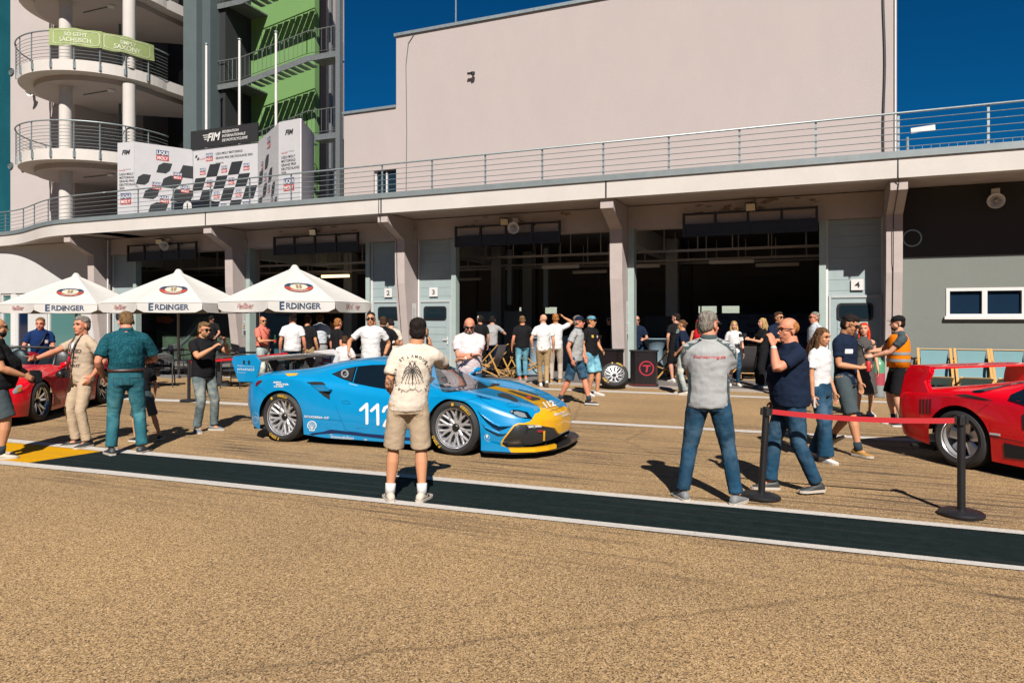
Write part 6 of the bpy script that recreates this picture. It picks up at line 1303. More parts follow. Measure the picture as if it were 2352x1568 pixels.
# ---------------- people ----------------
SKIN = {'fair': (0.74, 0.38, 0.24), 'tan': (0.64, 0.30, 0.155), 'ruddy': (0.72, 0.29, 0.17), 'dim': (0.60, 0.30, 0.2)}
HAIRC = {'brown': (0.07, 0.035, 0.018), 'dark': (0.018, 0.012, 0.01), 'grey': (0.25, 0.22, 0.185), 'blond': (0.50, 0.33, 0.13), 'ginger': (0.42, 0.17, 0.05), 'red': (0.75, 0.05, 0.01), 'lbrown': (0.13, 0.065, 0.03), 'sandy': (0.20, 0.115, 0.05)}
def cloth(name, c, bump=0.55, rough=0.9): return mat(name, c, rough, var=0.06, vscale=6, bump=bump, bscale=11, spec=0.15, aniso=(1, 1, 0.55))
def denim(name, c): return mat(name, c, 0.85, var=0.55, vscale=6, bump=0.6, bscale=16, spec=0.15, aniso=(1, 1, 0.45))
def _denim_fade(m):
    t = m.node_tree; p = t.nodes['Principled BSDF']; src = p.inputs['Base Color'].links[0].from_socket; N = t.nodes.new; L_ = t.links.new
    tc = N('ShaderNodeTexCoord'); sp = N('ShaderNodeSeparateXYZ'); L_(tc.outputs['Object'], sp.inputs[0])
    a = N('ShaderNodeMapRange'); a.inputs[1].default_value = 0.88; a.inputs[2].default_value = 0.66; L_(sp.outputs[2], a.inputs[0])
    b = N('ShaderNodeMapRange'); b.inputs[1].default_value = 0.30; b.inputs[2].default_value = 0.52; L_(sp.outputs[2], b.inputs[0])
    n = N('ShaderNodeTexNoise'); n.inputs['Scale'].default_value = 9; n.inputs['Detail'].default_value = 5; mp = N('ShaderNodeMapping'); mp.inputs['Scale'].default_value = (1, 1, 1.3); L_(tc.outputs['Object'], mp.inputs[0]); L_(mp.outputs[0], n.inputs[0])
    c = N('ShaderNodeMapRange'); c.inputs[1].default_value = 0.38; c.inputs[2].default_value = 0.62; c.inputs[3].default_value = 0.1; c.inputs[4].default_value = 0.75; L_(n.outputs[0], c.inputs[0])
    d = N('ShaderNodeMath'); d.operation = 'MULTIPLY'; L_(a.outputs[0], d.inputs[0]); L_(b.outputs[0], d.inputs[1]); e = N('ShaderNodeMath'); e.operation = 'MULTIPLY_ADD'; L_(d.outputs[0], e.inputs[0]); e.inputs[1].default_value = 0.75; e.inputs[2].default_value = 0.25
    f = N('ShaderNodeMath'); f.operation = 'MULTIPLY'; L_(e.outputs[0], f.inputs[0]); L_(c.outputs[0], f.inputs[1])
    x = N('ShaderNodeMix'); x.data_type = 'RGBA'; L_(f.outputs[0], x.inputs[0]); L_(src, x.inputs[6]); q = p.inputs['Base Color'].default_value; x.inputs[7].default_value = (q[0]*3+0.03, q[1]*2.3+0.02, q[2]*1.9+0.02, 1); L_(x.outputs[2], p.inputs['Base Color']); return m
C_ = {'black': cloth('black_cotton', (0.010, 0.010, 0.012)), 'navy': cloth('navy_cotton', (0.008, 0.018, 0.045)), 'white': cloth('white_cotton', (0.80, 0.80, 0.80)), 'cream': cloth('cream_cotton', (0.80, 0.70, 0.58)), 'pink': cloth('pale_pink_cotton', (0.80, 0.66, 0.66)), 'coral': cloth('coral_pique', (0.85, 0.22, 0.16)), 'grey': cloth('grey_pique', (0.42, 0.43, 0.43)), 'lgrey': cloth('light_grey_fabric', (0.38, 0.37, 0.37)), 'khaki': cloth('khaki_twill', (0.42, 0.29, 0.15)), 'beige': cloth('beige_twill', (0.58, 0.45, 0.31)), 'stone': cloth('stone_twill', (0.50, 0.42, 0.34)), 'teal': cloth('teal_shirt_cloth', (0.004, 0.075, 0.10)), 'tealj': cloth('teal_twill', (0.02, 0.13, 0.17)), 'jeans': denim('blue_denim', (0.008, 0.052, 0.105)), 'ljeans': denim('light_blue_denim', (0.10, 0.30, 0.42)), 'pjeans': denim('pale_grey_denim', (0.30, 0.38, 0.38)), 'gjeans': denim('grey_green_denim', (0.12, 0.17, 0.18)), 'slate': cloth('slate_cotton', (0.07, 0.095, 0.105)), 'dgreen': cloth('grey_green_pique', (0.07, 0.105, 0.105)), 'orange': cloth('orange_vest_cloth', (1.0, 0.24, 0.0)), 'red': cloth('red_cotton', (0.6, 0.01, 0.02)), 'whitish': cloth('pale_blue_white_shirt', (0.62, 0.67, 0.72)), 'gdress': cloth('grey_dress_cloth', (0.10, 0.09, 0.085)), 'navypolo': cloth('royal_navy_pique', (0.006, 0.03, 0.12)), 'shirtbeige': cloth('printed_beige_cotton', (0.56, 0.44, 0.32))}
for k_ in ('jeans', 'ljeans', 'pjeans', 'gjeans', 'tealj'): _denim_fade(C_[k_])
S_ = {'white': mat('white_shoe', (0.78, 0.76, 0.73), 0.6, var=0.04), 'black': mat('black_shoe', (0.012, 0.012, 0.014), 0.6), 'grey': mat('grey_shoe', (0.22, 0.23, 0.24), 0.7, var=0.1), 'tan': mat('tan_suede', (0.45, 0.23, 0.05), 0.8), 'cream': mat('cream_shoe', (0.66, 0.58, 0.48), 0.7, var=0.05), 'dark': mat('dark_leather_shoe', (0.04, 0.045, 0.045), 0.6), 'orange': mat('orange_shoe', (0.6, 0.16, 0.06), 0.6), 'blueish': mat('pale_blue_shoe', (0.3, 0.5, 0.55), 0.6)}
M_sole = mat('pale_sole', (0.62, 0.56, 0.48), 0.7); M_sock = {'white': mat('white_sock', (0.75, 0.74, 0.72), 0.9), 'dark': mat('dark_sock', (0.01, 0.03, 0.045), 0.9)}
M_eye = mat('eye_dark', (0.02, 0.012, 0.01), 0.3); M_lip = mat('lip', (0.38, 0.10, 0.08), 0.6); M_sung = mat('sunglass_lens', (0.008, 0.006, 0.006), 0.08)
def skin(k): return mat('skin_'+k, SKIN[k], 0.6, var=0.05, vscale=8, spec=0.3)
def hairm(k): return mat('hair_'+k, HAIRC[k], 0.8, var=0.75, vscale=48, aniso=(1, 1, 0.4), bump=0.9, bscale=60, spec=0.15)
def ik(a, b, l1, l2, pole):
    d = b-a; L = d.length
    if L > (l1+l2)*0.999: b = a+d*((l1+l2)*0.999/L); d = b-a; L = d.length
    x = (l1*l1-l2*l2+L*L)/(2*L); h = sqrt(max(l1*l1-x*x, 0)); u = d/L; p = V(pole)-u*V(pole).dot(u)
    return a+u*x+p.normalized()*h, b
def hand(mb, wr, d, palm_n, side, s, curl=0.35, point=False):
    """wr wrist, d hand direction, palm_n palm normal"""
    d = d.normalized(); n = (palm_n - d*palm_n.dot(d)).normalized(); t = d.cross(n)*side
    pc = wr+d*0.05*s
    mb.tube([wr-d*0.01*s, wr+d*0.03*s, wr+d*0.075*s, wr+d*0.095*s], [0.024*s, 0.033*s, 0.038*s, 0.03*s], 8, sc=(1, 1)) if False else None
    rings = []
    for k, (q, hw, ht) in enumerate(((0.0, .024, .019), (.03, .034, .016), (.07, .041, .014), (.095, .037, .012))):
        c = wr+d*q*s; rings.append([c+t*hw*s*cos(a)+n*ht*s*sin(a) for a in [2*pi*i/8 for i in range(8)]])
    mb.loft(rings)
    for i, (off, ln) in enumerate(((0.028, .070), (0.010, .080), (-0.009, .074), (-0.027, .058))):
        b = wr+d*0.088*s+t*off*s; c1 = curl*(0.7 if i else (0.0 if point else 0.5)); c1 = c1 if not (point and i) else 1.6
        a1 = c1; p1 = b+(d*cos(a1)+n*sin(a1))*ln*0.45*s; a2 = a1*2; p2 = p1+(d*cos(a2)+n*sin(a2))*ln*0.32*s; a3 = a1*2.6; p3 = p2+(d*cos(a3)+n*sin(a3))*ln*0.24*s
        mb.tube([b, p1, p2, p3], [0.0098*s, 0.009*s, 0.0082*s, 0.0068*s], 6)
    b = wr+d*0.025*s+t*0.028*s; p1 = b+(d*0.6+t*0.8).normalized()*0.035*s+n*0.008*s; p2 = p1+(d*0.85+t*0.35+n*0.4).normalized()*0.032*s; mb.tube([b, p1, p2], [0.014*s, 0.0115*s, 0.009*s], 6)
def shoe(o, an, yaw, s, m, pitch=0.0):
    M = Matrix.Translation(an) @ Matrix.Rotation(yaw, 4, 'Z') @ Matrix.Rotation(-pitch, 4, 'X')
    def R_(y, hw, z0, z1, sx=0.0): return [M @ V((sx+hw*cos(a)*(1 if True else 1), y, z0+(z1-z0)*(0.5+0.5*sin(a)))) for a in [2*pi*i/12 for i in range(12)]]
    mb = MB(); A = -0.085*s
    up = [(-0.085, .022, -.07, -.03), (-0.07, .036, -.078, 0.0), (-0.03, .040, -.08, 0.012), (0.03, .042, -.08, -0.002), (0.08, .047, -.08, -.028), (0.13, .048, -.08, -.040), (0.165, .038, -.078, -.048), (0.185, .018, -.072, -.056)]
    mb.loft([R_(y*s, w_*s, z0*s, z1*s) for y, w_, z0, z1 in up]); u = mb.build('shoe', m, o, sm=True)
    mb = MB(); so_ = [(-0.092, .024), (-0.07, .041), (-0.03, .043), (0.03, .045), (0.09, .052), (0.14, .050), (0.175, .036), (0.192, .015)]
    rings = [[M @ V((w_*s*c, y*s, z*s)) for c, z in ((-1, -.085), (1, -.085), (1.03, -.060), (-1.03, -.060))] for y, w_ in so_]
    mb.loft(rings); mb.build('sole', M_sole if m is not S_['black'] else M_white, u)
    return u
PEOPLE = 0
def person(px_, py_, face, label, H=1.78, sk='fair', hair=('short', 'brown'), top=('tee', 'white'), bot=('long', 'jeans'), shoes='white', feet=None, hands=None, lean=0.0, head=(0, 0), bulk=1.0, glasses=None, sock=None, fine=False, belt=False, depth=None, female=False, belly=0.0, seat=None, beard=None, ztop=None, sleeve=0.5, loc=None, side_lean=0.0):
    """face: 0 towards camera, 90 towards picture right, 180 away.  hands: (R, L) targets (x right, y forward, z up) or None.  feet: (R, L) = (x, y, yaw deg[, lift])"""
    global PEOPLE; PEOPLE += 1
    p = loc if loc else G(px_, py_); v = V((p.x, p.y, 0)).normalized(); toc = -v
    ang = atan2(toc.y, toc.x) + radians(face); fw = V((cos(ang), sin(ang), 0)); rz = atan2(-fw.x, fw.y)
    o = empty('person', (p.x, p.y, 0.012 if p.y > 17.9 else 0.0), rz, label, 'person'); s = H/1.78; sd = PEOPLE*3.7
    SK = skin(sk); b = bulk; fm = 0.9 if female else 1.0
    hipz = (seat if seat else 0.92)*1.0
    feet = feet or ((0.11, 0.02, -10), (-0.11, 0.0, 10)); hp = V((0, 0 if not seat else -0.08, hipz*s if not seat else seat))
    ln = V((side_lean, lean, 0))
    def up(z): t = (z*s-0.92*s)/(0.54*s); return V((ln.x*t, ln.y*t*(1 if t < 1 else 1), z*s-(0 if not seat else 0.92*s-seat)))+V((0, hp.y, 0))
    nk = up(1.50); tl = max(0, head[1])/30.0; hc = up(1.622-0.022*tl)+V((0, (0.015+0.045*tl)*s, 0)); RH = Matrix.Rotation(radians(-head[0]), 3, 'Z') @ Matrix.Rotation(radians(-head[1]), 3, 'X')
    sh = [up(1.41)+V((sg*0.172*s*b**0.5*fm, -0.005*s, 0)) for sg in (1, -1)]
    body = MB(); VX = (0.0075 if fine else 0.012)*s
    # head
    hs = s*(0.99 if female else 1.05)
    def hl(x, y, z): return hc + RH @ V((x*hs, y*hs, z*hs))
    HM = RH.to_4x4()
    body.ell(hl(0, -0.008, 0.035), (0.076*hs, 0.094*hs, 0.088*hs), 18, 14, HM); body.ell(hl(0, 0.025, -0.035), (0.061*hs, 0.068*hs, 0.082*hs), 16, 12, HM); body.ell(hl(0, 0.055, -0.085), (0.034*hs, 0.033*hs, 0.026*hs), 12, 8, HM)
    body.tube([hl(0, 0.075, 0.022), hl(0, 0.108, -0.022), hl(0, 0.088, -0.034)], [0.008*hs, 0.014*hs, 0.010*hs], 8); body.ell(hl(0, 0.083, 0.036), (0.048*hs, 0.014*hs, 0.010*hs), 12, 6, HM); body.ell(hl(0, 0.086, -0.055), (0.024*hs, 0.010*hs, 0.010*hs), 10, 6, HM)
    for sg in (-1, 1): body.ell(hl(sg*0.078, -0.005, -0.005), (0.010*hs, 0.020*hs, 0.032*hs), 10, 8, HM); body.ell(hl(sg*0.042, 0.058, -0.020), (0.022*hs, 0.020*hs, 0.020*hs), 10, 8, HM)
    body.tube([up(1.42), nk+V((0, 0, 0.0)), hl(0, -0.012, -0.055)], [0.085*s*b**0.5, 0.068*s*b**0.6*fm, 0.062*s*fm*b**0.4], 12)
    # torso core
    def tr(z, hx, hy, yo=0.0): c = up(z)+V((0, yo*s, 0)); return [c+V((hx*s*cos(a), hy*s*sin(a)*(1+0.0), 0)) for a in [2*pi*i/20 for i in range(20)]]
    bb_ = b
    prof = [(0.86, .150, .10), (0.95, .152*bb_**0.5, .110), (1.06, .140*bb_, .105*bb_+belly*0.6), (1.18, .145*bb_, .108*bb_+belly*0.7), (1.30, .160*bb_**0.8*fm, .112*bb_+belly*0.2), (1.38, .155*bb_**0.6*fm, .098*bb_), (1.43, .115*fm, .075), (1.475, .07, .06)]
    body.loft([tr(z, hx, hy, (belly*0.5 if 1.0 < z < 1.25 else 0)) for z, hx, hy in prof])
    # arms
    arms = []
    if hands is None: hands = (None, None)
    for i, sg in enumerate((1, -1)):
        a = sh[i]+V((sg*0.012*s, 0, -0.015*s)); ht = hands[i]; l1, l2 = 0.285*s, 0.255*s
        if ht is None: w0 = a+V((sg*0.075*s*b, 0.06*s, -0.515*s)); pole = (sg*0.3, -1, 0); hd = V((0, 0.15, -1)); pn = V((-sg, 0, 0)); cu = 0.4; pt_ = False
        else:
            w0 = V(ht[:3])*s+V((0, hp.y, 0 if not seat else seat-0.92*s)); pole = ht[3] if len(ht) > 3 and ht[3] else (sg*0.7, -0.6, -0.7); hd = V(ht[4]) if len(ht) > 4 and ht[4] else None; cu = ht[5] if len(ht) > 5 else 0.6; pt_ = cu == 'point'; cu = 0.3 if pt_ else cu
        e, wv = ik(a, w0, l1, l2, pole)
        if ht is None or hd is None: hd = (wv-e).normalized() if hd is None else hd
        pn = V((-sg, 0, 0)) if ht is None else V((-sg*0.8, 0.2, -0.5))
        k_ = b**0.5*(0.85 if female else 1)
        body.tube([a+V((-sg*0.06*s, 0, 0.015*s)), a, a.lerp(e, 0.45), e.lerp(a, 0.08), e, e.lerp(wv, 0.25), e.lerp(wv, 0.7), wv], [0.044*s*k_, 0.046*s*k_, 0.045*s*k_, 0.040*s*k_, 0.038*s*k_, 0.043*s*k_, 0.032*s*k_, 0.0245*s], 10)
        hand(body, wv, hd, pn, sg, s, cu, pt_); arms.append((a, e, wv, hd))
    # legs
    legs = []
    for i, sg in enumerate((1, -1)):
        f = feet[i]; lift = f[3] if len(f) > 3 else 0.0; pit = f[4] if len(f) > 4 else 0
        h = hp+V((sg*0.092*s, 0, 0)); an = V((f[0]*s, f[1]*s, 0.085*s+lift))
        kn, an2 = ik(h, an, 0.435*s, 0.42*s, (sg*0.1, 1, 0)); legs.append((h, kn, an2))
        k_ = b**0.5*(0.92 if female else 1)
        body.tube([h+V((0, 0, 0.05*s)), h.lerp(kn, 0.15), h.lerp(kn, 0.5), kn.lerp(h, 0.06), kn.lerp(an2, 0.05), kn.lerp(an2, 0.32), kn.lerp(an2, 0.75), an2+V((0, 0, 0.0))], [0.085*s*k_, 0.088*s*k_, 0.074*s*k_, 0.056*s*k_, 0.053*s*k_, 0.060*s*k_, 0.040*s*k_, 0.036*s], 12)
        body.ell(an2+V((0, 0.02*s, -0.035*s)), (0.034*s, 0.07*s, 0.03*s), 10, 8)
        sh_ = shoe(o, an2, radians(f[2]), s, S_[shoes], radians(pit))
        if sock: mb = MB(); mb.tube([an2+V((0, 0, -0.02*s)), an2+(kn-an2).normalized()*0.085*s], [0.047*s, 0.049*s], 12); mb.build('sock', M_sock[sock], o, sm=True)
    bo = link('body', remesh(body, VX, 3, 0.5), SK, o)
    # face
    fc = abs(((face+head[0]*-1+180) % 360)-180) < 120
    for sg in (-1, 1):
        mb = MB(); mb.ell(hl(sg*0.031, 0.079, 0.018), (0.012*hs, 0.008*hs, 0.006*hs), 8, 6, HM); mb.build('eye', M_eye, o)
        if hair[0] != 'bald': mb = MB(); mb.tube([hl(sg*0.015, 0.092, 0.038), hl(sg*0.034, 0.090, 0.043), hl(sg*0.052, 0.075, 0.036)], 0.0045*hs, 5); mb.build('eyebrow', hairm(hair[1]), o)
    mb = MB(); mb.tube([hl(-0.024, 0.085, -0.057), hl(0, 0.095, -0.055), hl(0.024, 0.085, -0.057)], [0.003*hs, 0.005*hs, 0.003*hs], 6); mb.build('mouth', M_lip, o)
    if glasses:
        mb = MB()
        for sg in (-1, 1):
            if glasses == 'sun': mb.ell(hl(sg*0.034, 0.096, 0.016), (0.029*hs, 0.008*hs, 0.020*hs), 12, 6, HM)
            mb.tube([hl(sg*0.062, 0.090, 0.024), hl(sg*0.078, 0.05, 0.024), hl(sg*0.084, -0.01, 0.018)], 0.004*hs, 4)
        mb.tube([hl(-0.06, 0.094, 0.028), hl(0, 0.106, 0.026), hl(0.06, 0.094, 0.028)], 0.004*hs, 4); mb.build('glasses' if glasses != 'sun' else 'sunglasses', M_sung, o, sm=True)
    if beard:
        mb = MB(); mb.ell(hl(0, 0.030, -0.065), (0.063*hs, 0.066*hs, 0.052*hs), 14, 10, HM); me = remesh(mb, 0.009, 2); wobble(me, 0.002, 60); link('beard', me, hairm(beard), o)
    # hair
    kind, hcx = hair
    if kind != 'bald':
        mb = MB(); Hm = hairm(hcx)
        if kind == 'thin': mb.ell(hl(0, -0.022, 0.030), (0.081*hs, 0.090*hs, 0.078*hs), 18, 12, HM)
        else:
            mb.ell(hl(0, -0.018, 0.060), (0.081*hs, 0.095*hs, 0.073*hs), 18, 12, HM); mb.ell(hl(0, -0.040, 0.0), (0.079*hs, 0.068*hs, 0.084*hs), 16, 12, HM)
            if kind in ('messy', 'curly'): mb.ell(hl(0, 0.018, 0.092), (0.064*hs, 0.068*hs, 0.042*hs), 14, 8, HM)
            if kind == 'quiff': mb.ell(hl(0, 0.045, 0.095), (0.058*hs, 0.05*hs, 0.035*hs), 14, 8, HM)
        if kind == 'long':
            mb.tube([hl(0, -0.05, 0.02), hl(0, -0.085, -0.10), hl(0, -0.10, -0.22), hl(0, -0.08, -0.34)], [0.075*hs, 0.075*hs, 0.075*hs, 0.045*hs], 12)
            for sg in (-1, 1): mb.tube([hl(sg*0.06, -0.01, 0.05), hl(sg*0.078, -0.01, -0.06), hl(sg*0.085, 0.0, -0.16), hl(sg*0.08, 0.02, -0.27)], [0.03*hs, 0.03*hs, 0.032*hs, 0.018*hs], 10)
        if kind == 'bun': mb.ell(hl(0, -0.115, 0.03), (0.035*hs, 0.035*hs, 0.035*hs), 12, 8)
        me = remesh(mb, 0.010*s, 9)
        RT = RH.transposed()
        for v_ in me.vertices:
            q_ = RT @ (v_.co-hc)/hs; y_, z_ = q_.y, q_.z
            zm = 0.068 if y_ > 0.05 else (0.004+(y_+0.01)/0.06*0.064 if y_ > -0.01 else 0.004+(y_+0.01)/0.06*0.085)
            zm += 0.008*noise.noise(q_*40+V((sd, 0, 0)))+(0.0 if abs(q_.x) < 0.045 or y_ < 0 else -0.03*(abs(q_.x)-0.045)/0.03*0)
            if kind in ('messy', 'curly') and y_ < 0.05: zm -= 0.03
            if kind == 'thin': zm += 0.02 if y_ > 0 else 0; zm = 0.3 if (y_ > 0.0 and abs(q_.x) < 0.055) else zm
            if z_ < zm and not (kind == 'long' and y_ < 0.035) and kind != 'bun' or (kind == 'bun' and z_ < zm and y_ > -0.06): v_.co = hc+(v_.co-hc)*0.80
            elif kind != 'long': v_.co = hc+(v_.co-hc)*(0.965+0.035*max(0, min(1, (z_-zm)/0.05)))
        a_ = 0.003
        wobble(me, a_*(2.2 if kind in ('messy', 'curly', 'quiff') else 1.2), 50 if kind != 'curly' else 32, seed=sd)
        if kind == 'long': wobble(me, 0.008, 40, (1, 1, 0.12), seed=sd)
        ho = link('hair', me, Hm, o)
    if top[0] == 'cap' or (len(top) > 2 and isinstance(top[2], dict) and 'cap' in top[2]): pass
    # clothing: trousers
    k_ = b**0.5; mb = MB(); kind = bot[0]; cuts = {'long': 1.0, 'wide': 1.0, 'shorts': 0.50, 'skirt': 0.5}[kind]
    top_z = 1.0
    if kind == 'skirt':
        mb.loft([tr(z, hx, hy) for z, hx, hy in ((1.08, .14, .11), (0.95, .165, .13), (0.75, .20, .16), (0.42, .24, .20))])
    else:
        mb.loft([tr(z, hx*b**0.5, hy) for z, hx, hy in ((0.84, .165, .115), (0.90, .176, .128), (0.96, .170, .124+belly*0.3), (1.03, .158*b**0.5, .118+belly*0.5))])
        for (h, kn, an) in legs:
            if kind == 'shorts':
                e_ = kn.lerp(h, 0.02); mb.tube([h+V((0, 0, 0.03*s)), h.lerp(e_, 0.25), h.lerp(e_, 0.7), e_], [0.094*s*k_, 0.098*s*k_, 0.096*s*k_, 0.097*s*k_], 16)
            else:
                wd = (0.090, 0.095, 0.082, 0.068, 0.064, 0.060, 0.062) if kind == 'long' else (0.098, 0.102, 0.095, 0.092, 0.095, 0.104, 0.112)
                ce = an+(kn-an).normalized()*(0.0 if kind == 'wide' else 0.01)*s
                mb.tube([h+V((0, 0, 0.03*s)), h.lerp(kn, 0.2), h.lerp(kn, 0.6), kn, kn.lerp(ce, 0.4), kn.lerp(ce, 0.8), ce], [q*s*k_ for q in wd], 16)
    me = remesh(mb, (0.012 if fine else 0.016)*s, 4, 0.5)
    wobble(me, 0.004*s, 8, (1, 1, 1.3), seed=sd)
    kz = legs[0][1].z
    if kind != 'skirt': wobble(me, 0.0042*s, 16, (1.0, 1.0, 1.9), seed=sd+9, fn=lambda c: max(0.4, 1-abs(c.z-kz)/0.2) if c.z > 0.2*s else 1.0)
    tb = link({'long': 'trousers', 'wide': 'trousers', 'shorts': 'shorts', 'skirt': 'skirt'}[kind], me, C_[bot[1]], o)
    if fine and kind in ('long', 'shorts'):
        bvt = bvh_of(tb)
        for sg in (-1, 1):
            c_ = hp+V((sg*0.085*s, 0, -0.045*s)); pk = [(-0.052, 0.06), (0.052, 0.06), (0.052, -0.04), (0, -0.065), (-0.052, -0.04)]; n_ = 5
            inn = [(x*0.90, y*0.90) for x, y in pk]; a_, b_ = wrap(bvt, [(x*s, y*s) for x, y in pk+inn], [(k, (k+1) % n_, n_+(k+1) % n_, n_+k) for k in range(n_)], c_, (1, 0, 0), (0, 0, 1), 0.003, 0.03)
            q = MB(); q.add(a_, b_); link('pocket_seam', q.mesh(), mat('dark_seam', (0.02, 0.03, 0.04), 0.9) if bot[1] not in ('beige',) else C_['khaki'], tb)
    if belt:
        mb = MB(); r0 = [q*1.0 for q in tr(1.005, .160*b**0.85+0.012, .126+belly*0.5)]; r1 = tr(1.04, .158*b**0.85+0.012, .124+belly*0.5); mb.loft([r0, r1]); mb.build('belt', mat('brown_leather', (0.06, 0.02, 0.012), 0.5), o, sm=True)
    # top
    mb = MB(); bl = belly; hem = 0.865 if not belt else 1.02
    lo = [(hem, .172*b**0.8, .128*b**0.5+bl*0.6), (hem+0.06, .172*b**0.85, .130*b**0.6+bl*0.8)] if not belt else [(1.02, .162*b**0.85, .128+bl*0.5), (1.05, .168*b**0.9, .132+bl*0.6)]
    pr = lo+[(1.12, .160*b, .126*b**0.8+bl), (1.22, .166*b*fm**0.5, .130*b**0.8+bl*0.8), (1.30, .176*b**0.8*fm, .130*b**0.8+bl*0.3+(0.012 if female else 0)), (1.385, .174*b**0.6*fm, .118*b**0.7), (1.43, .148*b**0.5*fm, .098), (1.465, .110*b**0.5*fm, .084*b**0.5), (1.497, .078*b**0.5, .073*b**0.5)]
    mb.loft([tr(z, hx, hy, (bl*0.45 if 1.0 < z < 1.3 else 0)) for z, hx, hy in pr])
    tk = top[0]; fr = {'tee': 0.66, 'polo': 0.62, 'shirt': 0.80, 'long': 1.0, 'rolled': 1.0, 'tank': 0, 'vest': 0.55}[tk]
    for (a, e, wv, hd) in arms:
        if fr <= 0: continue
        sw = k_*(0.85 if female else 1); q1 = a.lerp(e, fr)
        aa = (e-a).normalized(); mb.tube([up(1.385)+(a-up(1.385))*0.55, a+V((0, 0, -0.002)), a+aa*0.05*s, a.lerp(e, fr*0.6), q1], [0.062*s*sw, 0.065*s*sw, 0.066*s*sw, 0.064*s*sw, 0.066*s*sw], 14)
        mb.tube([up(1.475)+V((0, -0.012*s, 0)), a+V((0, 0, 0.022*s))], [0.058*s*sw, 0.044*s*sw], 10)
        if tk in ('long', 'rolled'): en = e.lerp(wv, 0.92 if tk == 'long' else 0.15); mb.tube([q1, e, en], [0.062*s*sw, 0.054*s*sw, 0.044*s*sw if tk == 'long' else 0.056*s*sw], 12)
    me = remesh(mb, (0.012 if fine else 0.016)*s, 4, 0.5)
    wobble(me, 0.007*s, 6, (1, 1, 1.5), seed=sd+3, fn=lambda c: 0.5 if c.z > 1.3*s else 1.3); wobble(me, 0.0045*s, 15, (0.8, 1, 1.6), seed=sd+5)
    tp = link({'tee': 't_shirt', 'polo': 'polo_shirt', 'shirt': 'shirt', 'long': 'sweater', 'rolled': 'shirt', 'tank': 'camisole', 'vest': 't_shirt'}[tk], me, C_[top[1]], o)
    if tk in ('polo', 'shirt', 'rolled'):
        mb = MB(); mb.lathe([(0.072, 0.0), (0.078, 0.012), (0.066, 0.042), (0.060, 0.040), (0.066, 0.0)], 20, 'Z', Matrix.Translation(up(1.492)) @ Matrix.Scale(s*b**0.4, 4)); mb.build('collar', C_[top[2] if len(top) > 2 and isinstance(top[2], str) else top[1]], tp, sm=True)
    o['_s'] = s
    return dict(o=o, s=s, hl=hl, hs=hs, HM=HM, arms=arms, legs=legs, up=up, top=tp, body=bo, bot=tb, fw=fw, b=b, tr=tr, RH=RH)
def fix(P):
    if '_s' in P['o']: del P['o']['_s']
def cap(P, c='black', back=False, brimc=None, badge=None):
    hl, hs, HM = P['hl'], P['hs'], P['HM']; cm = c if not isinstance(c, str) else C_[c]; mb = MB(); rings = []
    for j in range(7):
        t = j/6; r = cos(t*pi/2*0.98)**0.55; rings.append([hl((0.087*r)*cos(a), -0.006+0.101*r*sin(a), 0.045+0.075*sin(t*pi/2)) for a in [2*pi*i/20 for i in range(20)]])
    mb.loft(rings, cap=True); q = mb.build('cap', cm, P['o'], sm=True)
    mb = MB(); sg = -1 if back else 1
    a = [hl(0.072*cos(t), -0.006+sg*(0.075+0.085*sin(t)), 0.046+0.006*sin(t)) for t in [pi*i/12 for i in range(13)]]; mb.add(a+[x+V((0, 0, -0.006)) for x in a], [tuple(range(13)), tuple(range(25, 12, -1))]+[(i, i+1, 14+i, 13+i) for i in range(12)]); mb.build('brim', cm if not brimc else C_[brimc], q)
    return q
def tagcard(P, x, z, w_=0.075, h=0.05, m=None, back=False, name='name_tag'):
    s = P['s']; bv = bvh_of(P['top']); sg = -1 if back else 1
    c = P['up'](z); R3 = V((-1, 0, 0)) if not back else V((1, 0, 0)); wrap_poly(name, bv, rrect(w_*s, h*s, 0.004), c+V((x*s, 0, 0)), R3, (0, 0, 1), m or M_white, P['top'], off=0.006, step=0.04)
def backtext(P, lines, m, front=False, step=0.03):
    bv = bvh_of(P['top']); R3 = V((1, 0, 0)) if not front else V((-1, 0, 0))
    for t, x, z, h, kw in lines: wrap_text('shirt_print', bv, t, P['up'](z)+V((x, 0, 0)), R3, (0, 0, 1), h*P['s'], m, P['top'], off=0.006, step=step, **kw)
def wband(P, i, m, t=0.0, r=0.029):
    a, e, wv, hd = P['arms'][i]; d = (wv-e).normalized(); s = P['s']; mb = MB(); mb.tube([wv-d*(0.035+t)*s, wv-d*(0.012+t)*s], [(r+0.001)*s, r*s], 12); return mb.build('wrist_band', m, P['o'], sm=True)
def strap(P, pts, w_=0.03, m=None, name='strap'):
    mb = MB(); mb.tube([V(p)*P['s'] for p in pts], w_*0.5*P['s'], 6, sc=(1, 0.35)); return mb.build(name, m or M_black, P['o'], sm=True)
M_phone = mat('phone_case', (0.02, 0.02, 0.022), 0.25); M_band = mat('pale_festival_band', (0.6, 0.75, 0.7), 0.6)
def phone(name, P, c, rz, m=None, ring=False, tilt=0, lb='', sz=(0.075, 0.15)):
    """held thing: top level, placed in the world from the person's frame"""
    bpy.context.view_layer.update(); M = P['o'].matrix_world; w_ = M @ (V(c)*P['s'])
    mb = MB(); mb.prism(rrect(sz[0], sz[1], 0.012), -0.005, 0.005, lambda u, v, h: V((u, h, v))); q = mb.build(name, m or M_phone); q.location = w_; q.rotation_euler = (0, radians(tilt), P['o'].rotation_euler[2]+radians(rz)); tag(q, lb, 'phone')
    if ring: k = MB(); vs, fs = ringpoly(0.018, 0.024); k.add([(x, 0.008, y+0.0) for x, y in vs], fs); r_ = link('magnet_ring', k.mesh(), M_white, q)
    return q

